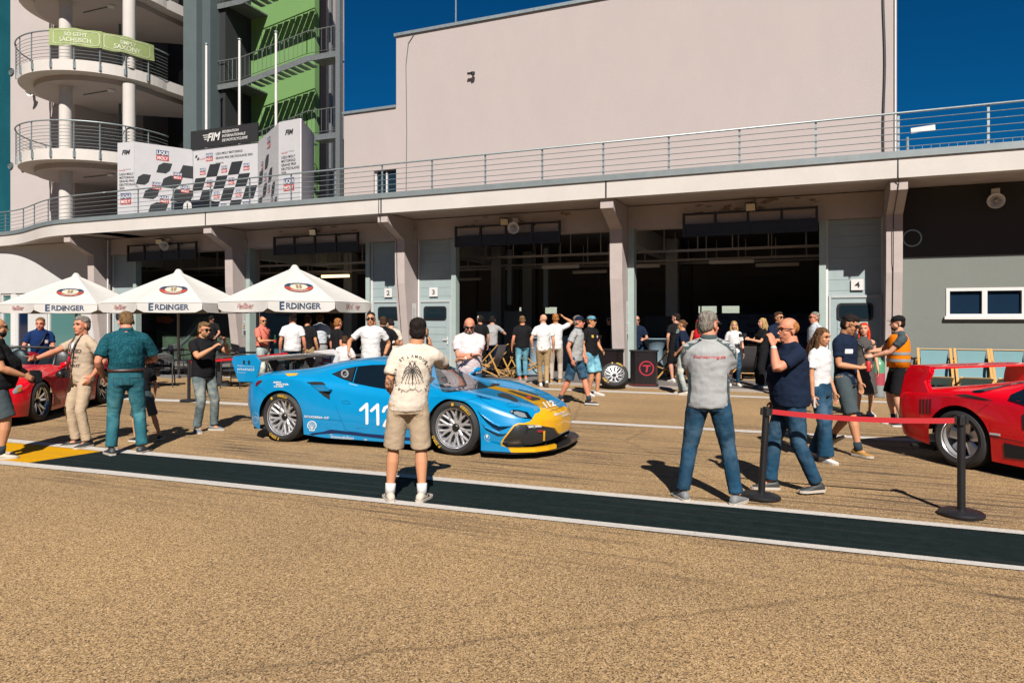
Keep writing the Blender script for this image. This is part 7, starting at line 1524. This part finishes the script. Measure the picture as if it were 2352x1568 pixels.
# --- foreground
P = person(938, 1150, 180, 'man in a cream palm-print tee and beige shorts, his back to us', 1.735, 'tan', ('short', 'dark'), ('tee', 'cream'), ('shorts', 'beige'), 'cream', ((0.13, -0.02, -25), (-0.175, 0.03, 12)), ((0.225, 0.16, 1.46, (0.9, 0.1, -1.2), (-0.25, 0.05, 1), 0.7), (-0.13, 0.16, 0.98, (-0.35, -1, 0), (0.1, 0.4, -0.8), 0.5)), head=(8, 0), bulk=1.10, side_lean=0.07, sock='white', fine=True)
bv = bvh_of(P['top']); s = P['s']; U = P['up']
M_pr = M_ink
def arc_text(t, c, r, a0, h, sgn=1):
    vs, fs = textgeo(t, bold=0.01, space=1.35); vv = []
    for x, y in vs: al = radians(a0)-x*h/r; vv.append(((r+y*h)*cos(al), (r+y*h)*sin(al)))
    a_, b_ = wrap(bv, vv, fs, c, V((1, 0, 0)), (0, 0, 1), 0.006, 0.03); q = MB(); q.add(a_, b_); link('shirt_print', q.mesh(), M_pr, P['top'])
c0_ = U(1.20)
arc_text('ET L\'AMOUR', c0_+V((0.0, 0, 0.02)), 0.155, 85, 0.026); arc_text('LA FAMILLE', c0_, 0.152, 195, 0.024); arc_text('AVANT TOUT', c0_, 0.152, 0, 0.024)
wrap_text('shirt_print', bv, 'La Dusse', c0_+V((0, 0, 0.135)), (1, 0, 0), (0, 0, 1), 0.014, M_pr, P['top'], shear=0.4, off=0.006, step=0.03)
vs = []; fs = []
def stroke(p, q, w_): d = V((q[0]-p[0], q[1]-p[1])).normalized(); n = V((-d.y, d.x))*w_/2; b_ = len(vs); vs.extend([(p[0]+n.x, p[1]+n.y), (q[0]+n.x, q[1]+n.y), (q[0]-n.x, q[1]-n.y), (p[0]-n.x, p[1]-n.y)]); fs.append((b_, b_+1, b_+2, b_+3))
for k in range(10): stroke((-0.010+0.001*k, 0.055-k*0.014), (0.012-0.001*k, 0.05-k*0.014), 0.009)
for sg in (-1, 1):
    for (dx, dy, dr) in ((0.075, 0.085, 0.06), (0.09, 0.06, 0.09), (0.095, 0.03, 0.11), (0.06, 0.03, 0.12), (0.03, 0.10, 0.0), (0.035, 0.02, 0.11)):
        pr = (0, 0.06); n_ = 8
        for k in range(1, n_+1):
            t = k/n_; q = (sg*dx*t, 0.06+(dy-0.02)*sin(t*pi*0.75)*0.9-dr*t*t); stroke(pr, q, 0.0025)
            stroke(q, (q[0]+sg*0.004, q[1]-0.020*(1.1-t*0.5)), 0.0035); stroke(q, (q[0]-sg*0.006, q[1]-0.016*(1.1-t*0.5)), 0.0025); pr = q
for k in range(18): a = 2*pi*k/18; stroke((0.030*cos(a), -0.085+0.03*sin(a)), (0.030*cos(a+0.36), -0.085+0.03*sin(a+0.36)), 0.002)
for sg in (-1, 1):
    pr = (0, -0.12)
    for k in range(1, 9): t = k/8; q = (sg*0.085*t, -0.125+0.012*sin(t*7)); stroke(pr, q, 0.003); pr = q
a_, b_ = wrap(bv, vs, fs, c0_, (1, 0, 0), (0, 0, 1), 0.006, 0.05); q = MB(); q.add(a_, b_); link('palm_print', q.mesh(), M_pr, P['top'])
# tattooed left forearm sleeve shapes
a, e, wv, hd = P['arms'][1]; bvb = bvh_of(P['body'])
rt = random.Random(4); M_tat = mat('tattoo_ink', (0.16, 0.085, 0.06), 0.7)
for ai in (1, 0):
    a, e, wv, hd = P['arms'][ai]
    for (q0, q1) in ((a.lerp(e, 0.75), e), (e, wv)):
        for k in range(9):
            t = rt.random(); c = q0.lerp(q1, t); R3 = V((1, 0, 0)); pts = []; cx, cy = rt.uniform(-0.03, 0.03), 0
            for j in range(7): pts.append((cx+0.018*cos(j*0.9+k), cy+0.03*sin(j*0.9)-0.012+rt.uniform(-0.004, 0.004)))
            vs = []; fs = []
            for p_, q_ in zip(pts, pts[1:]): stroke(p_, q_, 0.005)
            a_, b_ = wrap(bvb, vs, fs, c, R3, (0, 0, 1), 0.003, 0, 0.09)
            if b_: q = MB(); q.add(a_, b_); link('tattoo', q.mesh(), M_tat, P['body'])
phone('smartphone', P, (0.185, 0.15, 1.57), 80, lb='black smartphone held up to the ear by the man in the cream tee', tilt=12)
for sg, i in ((1, 0), (-1, 1)):
    an = P['legs'][i][2]; mb = MB(); flat_text(mb, 'N', (an.x+0.05*sg+0.012, an.y+0.02, 0.03), (-0.2*sg, 1, 0) if sg < 0 else (0.42, 0.9, 0), (0, 0, 1), 0.045, bold=0.05); link('shoe_letter', mb.mesh(), M_ink, P['o'])
P = person(1628, 1152, 182, 'grey-haired man in a light grey polo with red web address on its back', 1.80, 'ruddy', ('short', 'grey'), ('polo', 'grey', 'dgreen'), ('long', 'jeans'), 'grey', ((0.24, -0.03, -30), (-0.23, 0.02, 25)), ((-0.05, 0.25, 1.18, (1, -0.5, -0.4), (-1, 0, 0.1), 0.5), (0.06, 0.23, 1.14, (-1, -0.5, -0.4), (1, 0, 0.1), 0.5)), head=(38, 4), bulk=1.14, glasses='clear', fine=True)
backtext(P, [('Sachsenring.de', 0, 1.325, 0.028, dict(shear=0.25, bold=0.02, space=1.05, xs=1.15))], M_red)
mg2 = C_['dgreen']; bv = bvh_of(P['top'])
for sg in (-1, 1):
    wrap_poly('shoulder_panel', bv, [(sg*0.06, 0.30), (sg*0.15, 0.245), (sg*0.205, 0.19), (sg*0.24, 0.12), (sg*0.26, 0.12), (sg*0.26, 0.30), (sg*0.10, 0.32)], P['up'](1.19), (1, 0, 0), (0, 0, 1), mg2, P['top'], off=0.003, step=0.03)
    wrap_poly('side_panel', bv, [(sg*0.172, -0.28), (sg*0.155, -0.15), (sg*0.16, 0.0), (sg*0.25, 0.02), (sg*0.25, -0.28)], P['up'](1.19), (1, 0, 0), (0, 0, 1), mg2, P['top'], off=0.003, step=0.03)
P = person(1815, 1128, 292, 'stocky ginger man in a navy tee raising a hand to his face', 1.74, 'ruddy', ('thin', 'ginger'), ('tee', 'navy'), ('long', 'jeans'), 'dark', ((0.10, 0.16, -8), (-0.10, -0.22, 12, 0.02)), (None, (-0.13, 0.22, 1.47, (-0.5, 0.9, -1.2), (0.25, 0.15, 1), 0.7)), head=(-10, 4), bulk=1.28, belly=0.055, glasses='clear', fine=True)
wband(P, 1, M_band); tagcard(P, 0.06, 1.16, 0.07, 0.09, mat('blue_card', (0.15, 0.35, 0.55), 0.5))
P = person(1884, 1056, 55, 'girl with long brown hair in a white tee and wide blue jeans, holding a phone', 1.63, 'tan', ('long', 'lbrown'), ('tee', 'white'), ('wide', 'jeans'), 'white', ((0.09, 0.14, -5), (-0.09, -0.12, 5)), ((0.24, 0.06, 0.82, (0.5, -1, 0), (0.1, 0.3, -0.8), 0.8), None), head=(-2, 12), bulk=0.92, female=True, fine=True)
phone('smartphone', P, (0.25, 0.10, 0.78), 20, M_white, lb='pale smartphone in the right hand of the long-haired girl', sz=(0.07, 0.12))
P = person(1942, 1040, 62, 'tall dark-haired youth in navy tee and slate shorts looking down at his can', 1.80, 'tan', ('messy', 'dark'), ('tee', 'navy'), ('shorts', 'slate'), 'tan', ((0.10, 0.22, -8), (-0.10, -0.26, 5, 0.06, -35)), ((0.05, 0.22, 1.08, (0.8, -0.9, -0.5), (-0.5, 0.7, 0.3), 1.0), None), head=(-12, 26), bulk=0.98, glasses='sun', sock='dark', fine=True)
tagcard(P, 0.10, 1.28, 0.085, 0.055)
bpy.context.view_layer.update(); q0 = P['o'].matrix_world @ (V((0.01, 0.29, 1.10))*P['s']); mb = MB(); mb.lathe([(0, -0.065), (0.024, -0.065), (0.029, -0.055), (0.029, 0.055), (0.024, 0.066), (0, 0.066)], 18); can = mb.build('drink_can', M_red, sm=True); can.location = q0; tag(can, 'slim red drink can in the hand of the dark-haired youth', 'can')
P = person(1984, 954, 15, 'woman with bright red hair in a grey dress behind the dark-haired youth', 1.66, 'fair', ('long', 'red'), ('tank', 'gdress'), ('skirt', 'gdress'), 'white', None, (None, None), head=(20, 0), bulk=0.92, female=True)
P = person(2064, 976, 288, 'bearded cameraman in an orange safety vest, black cap and black shorts', 1.78, 'fair', ('short', 'dark'), ('vest', 'slate'), ('shorts', 'black'), 'black', ((0.13, 0.02, -12), (-0.12, -0.03, 15)), ((0.12, 0.40, 1.17, (0.8, -0.9, -0.3), (-0.2, 0.9, 0.1), 0.9), (-0.02, 0.38, 1.10, None, (0.1, 1, 0), 0.9)), head=(0, 0), bulk=1.12, glasses='clear', beard='lbrown', fine=True, sock='dark')
cap(P, 'black'); s = P['s']; b = P['b']
mb = MB(); mb.loft([P['tr'](z, hx, hy) for z, hx, hy in ((0.93, .205, .170), (1.10, .200, .166), (1.22, .200, .166), (1.32, .196, .160), (1.40, .175, .138), (1.455, .125, .10))], cap=False); me = remesh(mb, 0.016, 3) if False else None
vo = mb.build('safety_vest', C_['orange'], P['o'], sm=True); sub = vo.modifiers.new('thickness', 'SOLIDIFY'); sub.thickness = 0.006
for z in (1.02, 1.13): mb = MB(); mb.loft([P['tr'](z, .208, .174), P['tr'](z+0.045, .207, .173)], cap=False); mb.build('reflective_band', mat('silver_reflective', (0.30, 0.33, 0.34), 0.4), vo, sm=True)
bv = bvh_of(P['bot'])
for nm, fn_ in (('a', None),):
    wrap_text('logo_lettering', bv, 'adidas', V((0.05, -0.02, 0.545))*s, (0, 1, 0), (0, 0, 1), 0.05, M_white, P['bot'], bold=0.04, step=0.03)
    for j in range(3): wrap_poly('logo_stripe', bv, [(-0.05+j*0.035, 0), (-0.02+j*0.035, 0), (-0.03+j*0.035+0.01, 0.03+j*0.022), (-0.055+j*0.035+0.01, 0.03+j*0.022)], V((0.05, -0.02, 0.60))*s, (0, 1, 0), (0, 0, 1), M_white, P['bot'], step=0.03)
bpy.context.view_layer.update(); M = P['o'].matrix_world
rig = empty('camera_gimbal', M @ V((0.05, 0.50, 1.13)), P['o'].rotation_euler[2], 'black camera on a handheld gimbal held out by the man in the orange vest', 'camera')
mb = MB(); mb.tube([(0, -0.10, -0.28), (0, 0.0, 0.0), (0, 0.02, 0.12)], [0.016, 0.02, 0.018], 10); mb.tube([(0, -0.18, 0.17), (0, 0.0, 0.05)], 0.013, 8); mb.build('handle', M_black, rig, sm=True)
mb = MB(); mb.tube([(0, 0.02, 0.12), (0.08, 0.04, 0.14), (0.08, 0.10, 0.22), (0, 0.16, 0.24), (-0.07, 0.12, 0.28)], 0.014, 8); mb.ell((0.08, 0.04, 0.14), (0.03, 0.03, 0.03)); mb.ell((0.0, 0.03, 0.12), (0.03, 0.03, 0.03)); mb.build('gimbal_arm', M_black, rig, sm=True)
mb = MB(); mb.box(-0.06, 0.06, 0.10, 0.18, 0.24, 0.33); mb.box(-0.02, 0.02, 0.11, 0.17, 0.33, 0.36); mb.build('camera_body', M_black, rig, bev=0.008); mb = MB(); mb.lathe([(0, 0.18), (0.035, 0.18), (0.035, 0.28), (0.045, 0.30), (0.0, 0.29)], 18, 'Y', Matrix.Translation((0, 0, 0.285))); mb.build('lens', M_carb, rig, sm=True)
# --- left group
P = person(290, 1042, 180, 'broad man in a teal patterned shirt and teal trousers, back to the camera', 1.84, 'ruddy', ('short', 'sandy'), ('shirt', 'teal'), ('long', 'tealj'), 'dark', ((0.17, -0.02, -28), (-0.16, 0.02, 18)), ((0.14, 0.26, 1.10, (1, -0.5, -0.4), (-0.6, 0.8, 0), 0.6), (-0.25, 0.06, 0.95, (-0.5, -1, 0), (0.3, 0.5, -0.8), 0.6)), head=(-6, 34), bulk=1.24, belly=0.03, belt=True, fine=True)
# white dot pattern of the shirt is woven in its material
tm = C_['teal'].node_tree; vo = tm.nodes.new('ShaderNodeTexVoronoi'); vo.inputs['Scale'].default_value = 66; vo.inputs['Randomness'].default_value = 0.45; tcn = tm.nodes.new('ShaderNodeTexCoord'); rp = tm.nodes.new('ShaderNodeMapRange'); rp.inputs[1].default_value = 0.22; rp.inputs[2].default_value = 0.28; rp.inputs[3].default_value = 1; rp.inputs[4].default_value = 0
mxn = tm.nodes.new('ShaderNodeMix'); mxn.data_type = 'RGBA'; mxn.inputs[7].default_value = (0.04, 0.14, 0.16, 1); pb = tm.nodes['Principled BSDF']; src = pb.inputs['Base Color'].links[0].from_socket
tm.links.new(tcn.outputs['Object'], vo.inputs[0]); tm.links.new(vo.outputs['Distance'], rp.inputs[0]); tm.links.new(rp.outputs[0], mxn.inputs[0]); tm.links.new(src, mxn.inputs[6]); tm.links.new(mxn.outputs[2], pb.inputs['Base Color'])
P = person(190, 1024, 300, 'grey-haired old man in beige tee and trousers pointing with an outstretched arm', 1.76, 'ruddy', ('messy', 'grey'), ('tee', 'shirtbeige'), ('long', 'beige'), 'dark', ((0.12, 0.02, -18), (-0.13, 0.02, 10)), ((0.18, 0.62, 1.15, (0.6, -0.3, -1), (-0.05, 1, 0.12), 'point'), (-0.24, 0.02, 0.95, None, None, 0.5)), head=(-8, 0), bulk=1.05, fine=True)
tagcard(P, 0.0, 1.36, 0.08, 0.07); backtext(P, [('AIR DRED', -0.0, 1.27, 0.045, dict(bold=0.05)), ('DISCOVERY', 0.0, 1.19, 0.028, dict(bold=0.04)), ('DIVISION', 0.0, 1.14, 0.02, {}), ('FORCE XT', 0.0, 1.08, 0.035, dict(bold=0.05))], mat('faded_print', (0.07, 0.05, 0.045), 0.9), front=True)
strap(P, ((0.05, 0.03, 1.52), (0.07, 0.14, 1.38), (0.03, 0.19, 1.15), (0.0, 0.20, 1.02)), 0.03); strap(P, ((-0.05, 0.03, 1.52), (-0.06, 0.14, 1.38), (-0.02, 0.19, 1.15), (0.0, 0.20, 1.02)), 0.03)
bpy.context.view_layer.update(); q0 = P['o'].matrix_world @ V((0.02, 0.24, 0.98)); cg = empty('photo_camera', q0, P['o'].rotation_euler[2]+0.5, 'black camera hanging on the chest of the old man in beige', 'camera')
mb = MB(); mb.box(-0.07, 0.07, -0.04, 0.03, -0.05, 0.045); mb.box(-0.03, 0.03, -0.03, 0.03, 0.045, 0.075); mb.build('camera_body', M_black, cg, bev=0.01); mb = MB(); mb.lathe([(0, 0.03), (0.04, 0.03), (0.038, 0.10), (0.0, 0.095)], 18, 'Y'); mb.build('lens', M_black, cg, sm=True)
P = person(328, 1012, 200, 'small boy in black tee and shorts, mostly hidden behind the man in teal', 1.22, 'tan', ('short', 'dark'), ('tee', 'black'), ('shorts', 'slate'), 'black', ((0.26, -0.20, -40), (-0.12, 0.05, 20)), (None, (-0.1, 0.25, 0.95)), bulk=0.9)
P = person(467, 990, 38, 'bearded man in a black tee photographing with both hands raised', 1.68, 'tan', ('quiff', 'sandy'), ('tee', 'black'), ('long', 'gjeans'), 'grey', ((0.13, 0.02, -20), (-0.16, 0.05, 20)), ((0.10, 0.34, 1.34, (0.9, -0.3, -1.0), (-0.5, 0.5, 0.6), 0.8), (-0.14, 0.34, 1.44, (-0.8, -0.1, -1.0), (0.5, 0.3, 0.6), 0.8)), head=(0, 8), bulk=1.18, belly=0.02, glasses='sun', beard='sandy', fine=True)
phone('smartphone', P, (-0.02, 0.40, 1.44), 5, mat('grey_case', (0.08, 0.07, 0.06), 0.4), True, lb='grey phone with a white magnet ring held up by the bearded man'); wband(P, 1, M_band)
tagcard(P, 0.02, 1.30, 0.04, 0.05, M_tyt, name='yellow_emblem')
P = person(92, 923, 10, 'young man in a royal navy polo behind the red open car', 1.76, 'ruddy', ('short', 'sandy'), ('polo', 'navypolo'), ('long', 'navy'), 'black', None, ((0.30, 0.16, 0.92), (-0.16, 0.2, 0.92)), head=(25, 12), bulk=1.05); tagcard(P, -0.09, 1.25, 0.06, 0.07); strap(P, ((-0.11, 0.10, 1.46), (0.0, 0.16, 1.25), (0.14, 0.14, 1.02)), 0.03)
P = person(-10, 1052, 85, 'man in a black tee cut by the picture edge, grey shorts and striped trainers', 1.74, 'tan', ('bald', 'dark'), ('tee', 'black'), ('shorts', 'slate'), 'cream', ((0.12, 0.06, -10), (-0.12, 0.0, 8)), ((0.18, 0.30, 1.03, None, None, 0.7), (-0.1, 0.34, 1.03, None, None, 0.7)), bulk=1.3, belly=0.08, glasses='sun', beard='dark', sock='dark', fine=True)
bpy.context.view_layer.update(); q0 = P['o'].matrix_world @ V((0.02, 0.40, 1.0)); mb = MB(); mb.box(-0.08, 0.08, -0.05, 0.05, -0.10, 0.06); cb = mb.build('camera_bag', M_black, bev=0.02); cb.location = q0; tag(cb, 'black camera bag held by the man at the picture edge', 'bag')
# --- behind the car
P = person(1078, 985, 2, 'balding man in a pale pink tee with folded arms behind the blue car', 1.76, 'ruddy', ('thin', 'grey'), ('tee', 'pink'), ('long', 'jeans'), 'dark', None, ((-0.05, 0.245, 1.17, (1, -0.3, -0.7), (-1, 0.0, 0.0), 0.6), (0.09, 0.275, 1.11, (-1, -0.3, -0.7), (0.8, -0.4, -0.1), 0.7)), head=(0, 24), bulk=1.22, belly=0.05, glasses='sun', beard='grey', fine=True); tagcard(P, 0.04, 1.30, 0.075, 0.055); wband(P, 0, M_black); wband(P, 1, M_band)
P = person(852, 932, 350, 'man in a tight white tee and sunglasses walking behind the blue car', 1.86, 'tan', ('short', 'dark'), ('tee', 'white'), ('long', 'lgrey'), 'white', ((0.11, 0.15, -5), (-0.1, -0.15, 5)), ((0.38, 0.18, 1.03, (0.9, -0.8, 0), None, 0.5), (-0.24, -0.05, 0.93, None, None, 0.4)), head=(-5, 4), bulk=1.08, glasses='sun', fine=True); tagcard(P, 0.06, 1.30, 0.06, 0.05); wband(P, 1, M_black)
def bg(*a, **k): return person(*a, **k)
bg(880, 905, 190, 'heavy man in a black polo behind the man in the white tee', 1.78, 'tan', ('short', 'brown'), ('polo', 'black'), ('long', 'navy'), 'black', None, ((0.25, 0.25, 1.1), (-0.25, 0.25, 1.1)), bulk=1.3)
bg(900, 896, 195, 'dark-haired man in a cream tee and jeans looking down beside wicket door 2', 1.74, 'fair', ('messy', 'dark'), ('tee', 'cream'), ('long', 'jeans'), 'white', None, ((0.1, 0.25, 1.12), (-0.12, 0.25, 1.12)), head=(-20, 28), lean=0.06)
bg(775, 898, 120, 'ginger-haired man in a black tee and jeans with a hand in his pocket', 1.74, 'ruddy', ('short', 'ginger'), ('tee', 'black'), ('long', 'jeans'), 'dark', None, ((0.20, 0.05, 0.93), None), head=(-12, 5))
bg(795, 900, 150, 'seated youth in a white tee beside the black tee man', 1.70, 'tan', ('short', 'brown'), ('tee', 'white'), ('long', 'stone'), 'white', ((0.13, 0.42, 0), (-0.13, 0.42, 0)), ((0.2, 0.25, 0.98), (-0.2, 0.25, 0.98)), seat=0.52, head=(-20, 15))
bg(735, 885, 182, 'brown-haired man in a pale shirt with rolled sleeves and grey trousers, back turned', 1.86, 'fair', ('short', 'lbrown'), ('rolled', 'whitish'), ('long', 'lgrey'), 'dark', None, ((0.16, 0.26, 1.12), (-0.16, 0.26, 1.12)), belt=True, bulk=1.02)
bg(706, 888, 150, 'man in a black tee and khaki trousers between the two white shirts', 1.82, 'tan', ('short', 'brown'), ('tee', 'black'), ('long', 'khaki'), 'dark', None, (None, (-0.14, 0.25, 1.15)), head=(-10, 10))
bg(672, 890, 172, 'bald man in a loose white polo and jeans behind the parasol pole', 1.84, 'ruddy', ('thin', 'grey'), ('polo', 'white'), ('long', 'jeans'), 'dark', None, None, head=(-45, 8), bulk=1.22, belly=0.04, glasses='clear')
P = bg(603, 892, 52, 'bald man in a coral polo and grey jeans holding a bottle', 1.80, 'tan', ('bald', 'grey'), ('polo', 'coral'), ('long', 'pjeans'), 'white', None, ((0.04, 0.26, 1.16, (1, -0.5, -0.4), (-1, 0.3, 0), 0.9), (-0.24, 0.0, 0.95)), head=(30, 2), bulk=1.08, glasses='sun', belt=True); strap(P, ((0.12, 0.10, 1.45), (0.0, 0.155, 1.28), (-0.16, 0.13, 1.10)), 0.03)
bpy.context.view_layer.update(); q0 = P['o'].matrix_world @ V((-0.04, 0.33, 1.18)); mb = MB(); mb.lathe([(0, -0.11), (0.03, -0.11), (0.031, 0.0), (0.028, 0.04), (0.013, 0.08), (0.013, 0.13), (0, 0.13)], 14); bt = mb.build('bottle', mat('green_glass', (0.02, 0.09, 0.03), 0.1), sm=True); bt.location = q0; tag(bt, 'green beer bottle in the hand of the man in coral', 'bottle')
mb = MB(); mb.lathe([(0.0315, -0.05), (0.0315, 0.01)], 14); mb.build('label', M_red, bt)
P = bg(763, 868, 20, 'man in a black cap and grey tee half hidden among the group under the parasol', 1.78, 'tan', ('short', 'dark'), ('tee', 'lgrey'), ('long', 'slate'), 'dark', None, None, head=(10, 25)); cap(P, 'black')
bg(838, 874, 95, 'man in a grey sweatshirt leaning on a small table by the gate', 1.74, 'tan', ('bald', 'dark'), ('long', 'lgrey'), ('long', 'navy'), 'dark', None, ((0.1, 0.4, 1.1), (-0.1, 0.4, 1.1)), lean=0.15)
P = bg(482, 866, 350, 'man in a black tee with sunglasses on his cap inside the garage mouth', 1.84, 'dim', ('short', 'dark'), ('tee', 'black'), ('long', 'black'), 'black', None, ((0.2, 0.28, 1.2), (-0.2, 0.28, 1.0)), head=(20, 10), bulk=1.1, loc=V((XY(486, 19.6), 19.6, 0))); cap(P, 'black')
# --- centre right
bg(1200, 872, 196, 'stocky man in a black tee and light blue jeans, back turned at the deckchairs', 1.80, 'ruddy', ('short', 'sandy'), ('tee', 'black'), ('long', 'ljeans'), 'orange', ((0.11, 0.08, -5), (-0.1, -0.05, 8)), ((0.16, 0.22, 1.12), None), head=(25, 0), bulk=1.2)
P = bg(1248, 888, 188, 'shaved-headed man in a white polo and khaki trousers walking away', 1.84, 'fair', ('bald', 'brown'), ('polo', 'white'), ('long', 'khaki'), 'white', ((0.05, -0.22, -5, 0.05, 40), (-0.05, 0.15, 5)), (None, (-0.26, 0.02, 0.92)), head=(-30, 0), bulk=1.0); wband(P, 1, M_band)
bg(1276, 880, 175, 'man in a white tee with a tattooed raised arm and stone trousers', 1.86, 'tan', ('short', 'ginger'), ('tee', 'white'), ('long', 'stone'), 'tan', None, ((0.20, 0.12, 1.66, (1, 0.0, -0.3), (-0.5, 0.2, 0.6), 0.7), None), bulk=1.05)
P = bg(1322, 930, 70, 'man in a grey and green polo, dark cap and denim shorts striding right', 1.79, 'ruddy', ('short', 'grey'), ('polo', 'grey', 'dgreen'), ('shorts', 'jeans'), 'black', ((0.08, -0.30, -5, 0.04, 25), (-0.08, 0.26, 5)), ((0.26, 0.02, 0.90), (-0.22, 0.1, 0.93)), head=(-10, 0), bulk=1.08, glasses='sun', sock='dark', lean=0.04, fine=True); cap(P, 'navy')
bv = bvh_of(P['top']); wrap_poly('side_panel', bv, [(-0.10, -0.26), (-0.02, -0.12), (-0.03, 0.02), (-0.09, 0.10), (-0.05, 0.27), (-0.18, 0.27), (-0.2, -0.26)], P['up'](1.18), (0, 1, 0), (0, 0, 1), C_['dgreen'], P['top'], off=0.004, step=0.03)
P = bg(1357, 908, 55, 'man in a black tee with a yellow emblem, pale cap and light denim shorts', 1.80, 'tan', ('short', 'brown'), ('tee', 'black'), ('shorts', 'ljeans'), 'white', ((0.1, 0.02, -15), (-0.1, 0.1, 5)), (None, (-0.26, 0.12, 0.98)), head=(-15, 0), bulk=1.1, glasses='sun'); cap(P, C_['ljeans'], brimc='black'); tagcard(P, 0.10, 1.30, 0.045, 0.055, M_tyt, name='yellow_emblem'); tagcard(P, -0.06, 1.29, 0.075, 0.055)
bg(0, 0, 5, 'dim man in black with sunglasses standing inside the garage behind the capped pair', 1.80, 'dim', ('short', 'dark'), ('tee', 'black'), ('long', 'black'), 'black', glasses='sun', bulk=1.08, loc=V((XY(1400, 19.5), 19.5, 0)))
P = bg(0, 0, 8, 'man in a dark blue tee with sunglasses half hidden behind the pillar, can in hand', 1.80, 'dim', ('bald', 'dark'), ('tee', 'navy'), ('long', 'jeans'), 'dark', None, ((0.18, 0.28, 1.18), (-0.16, 0.28, 1.12)), glasses='sun', loc=V((XY(1462, 19.3), 19.3, 0)))
P = bg(1553, 878, 215, 'tall man in a black tee with printed back and black shorts beside the screen', 1.86, 'dim', ('short', 'dark'), ('tee', 'black'), ('shorts', 'black'), 'white', None, (None, (-0.26, 0.0, 0.92)), head=(-35, 0), bulk=1.06); backtext(P, [('DEIN', 0.02, 1.36, 0.035, dict(bold=0.03)), ('ONLINE', 0.02, 1.31, 0.035, dict(bold=0.03)), ('AUFTRITT', 0.02, 1.26, 0.035, dict(bold=0.03))], M_band)
bg(1568, 906, 262, 'woman in a navy tee and pale jeans with a hair clip, facing the garage', 1.71, 'tan', ('bun', 'lbrown'), ('tee', 'navy'), ('long', 'pjeans'), 'cream', ((0.1, 0.05, -10), (-0.1, -0.08, 5)), (None, (-0.2, 0.1, 0.98)), head=(0, 4), bulk=1.12, female=True, belly=0.03, glasses='clear')
P = bg(1606, 884, 170, 'woman in a red camisole and red cap seen from behind', 1.72, 'tan', ('long', 'lbrown'), ('tank', 'red'), ('skirt', 'gdress'), 'white', None, None, head=(-20, 5), female=True, bulk=1.0); cap(P, 'red'); 
P = bg(1752, 890, 292, 'blonde woman in black filming with a small camera', 1.74, 'fair', ('long', 'blond'), ('tee', 'black'), ('wide', 'black'), 'blueish', None, ((0.06, 0.34, 1.22, (0.8, -0.7, -0.4), (-0.2, 0.8, 0.2), 0.8), (-0.06, 0.34, 1.20, None, None, 0.8)), female=True, bulk=1.08); tagcard(P, 0.06, 1.32, 0.07, 0.05)
bpy.context.view_layer.update(); q0 = P['o'].matrix_world @ V((0.0, 0.46, 1.28)); hc_ = empty('handheld_camera', q0, P['o'].rotation_euler[2], 'small black camera with a round lens held by the blonde woman', 'camera'); mb = MB(); mb.box(-0.05, 0.05, -0.04, 0.04, -0.04, 0.05); mb.build('camera_body', M_black, hc_, bev=0.01); mb = MB(); mb.lathe([(0, 0.04), (0.04, 0.04), (0.045, 0.13), (0, 0.12)], 16, 'Y'); mb.build('lens', M_black, hc_, sm=True)
P = bg(1788, 905, 25, 'curly-haired man in a navy polo and light jeans with folded arms', 1.88, 'tan', ('curly', 'brown'), ('polo', 'navy'), ('long', 'ljeans'), 'dark', None, ((-0.06, 0.25, 1.18, (1, -0.4, -0.5), (-1, 0, 0.1), 0.5), (0.08, 0.24, 1.14, (-1, -0.4, -0.5), (1, 0, 0.1), 0.5)), head=(-25, 0), glasses='sun', bulk=1.02)
bg(1872, 908, 300, 'grey-haired man in a white shirt and sunglasses behind the long-haired girl', 1.88, 'ruddy', ('short', 'grey'), ('rolled', 'whitish'), ('long', 'navy'), 'dark', None, None, glasses='sun')
P = bg(0, 0, 175, 'man in a grey tee with printed back leaning at the inner column', 1.80, 'dim', ('short', 'dark'), ('tee', 'lgrey'), ('long', 'navy'), 'dark', None, ((0.3, 0.35, 1.3), (-0.2, 0.3, 1.1)), bulk=1.05, lean=0.1, loc=V((XY(1130, 19.6), 19.6, 0))); backtext(P, [('Motorsport', 0.0, 1.36, 0.04, {}), ('BEERBAUM', 0.03, 1.30, 0.028, dict(bold=0.03))], M_band)
P = bg(0, 0, 200, 'person in dark clothes and a cream bucket cap behind the folded-arms man', 1.82, 'dim', ('short', 'dark'), ('tee', 'black'), ('long', 'black'), 'black', loc=V((XY(1103, 18.9), 18.9, 0))); cap(P, 'cream')
bg(0, 0, 10, 'blonde person mostly hidden behind the grey polo man in the garage', 1.66, 'fair', ('long', 'blond'), ('tee', 'white'), ('long', 'jeans'), 'white', female=True, loc=V((XY(1686, 18.6), 18.6, 0)))
for ob in bpy.data.objects:
    if '_s' in ob: del ob['_s']
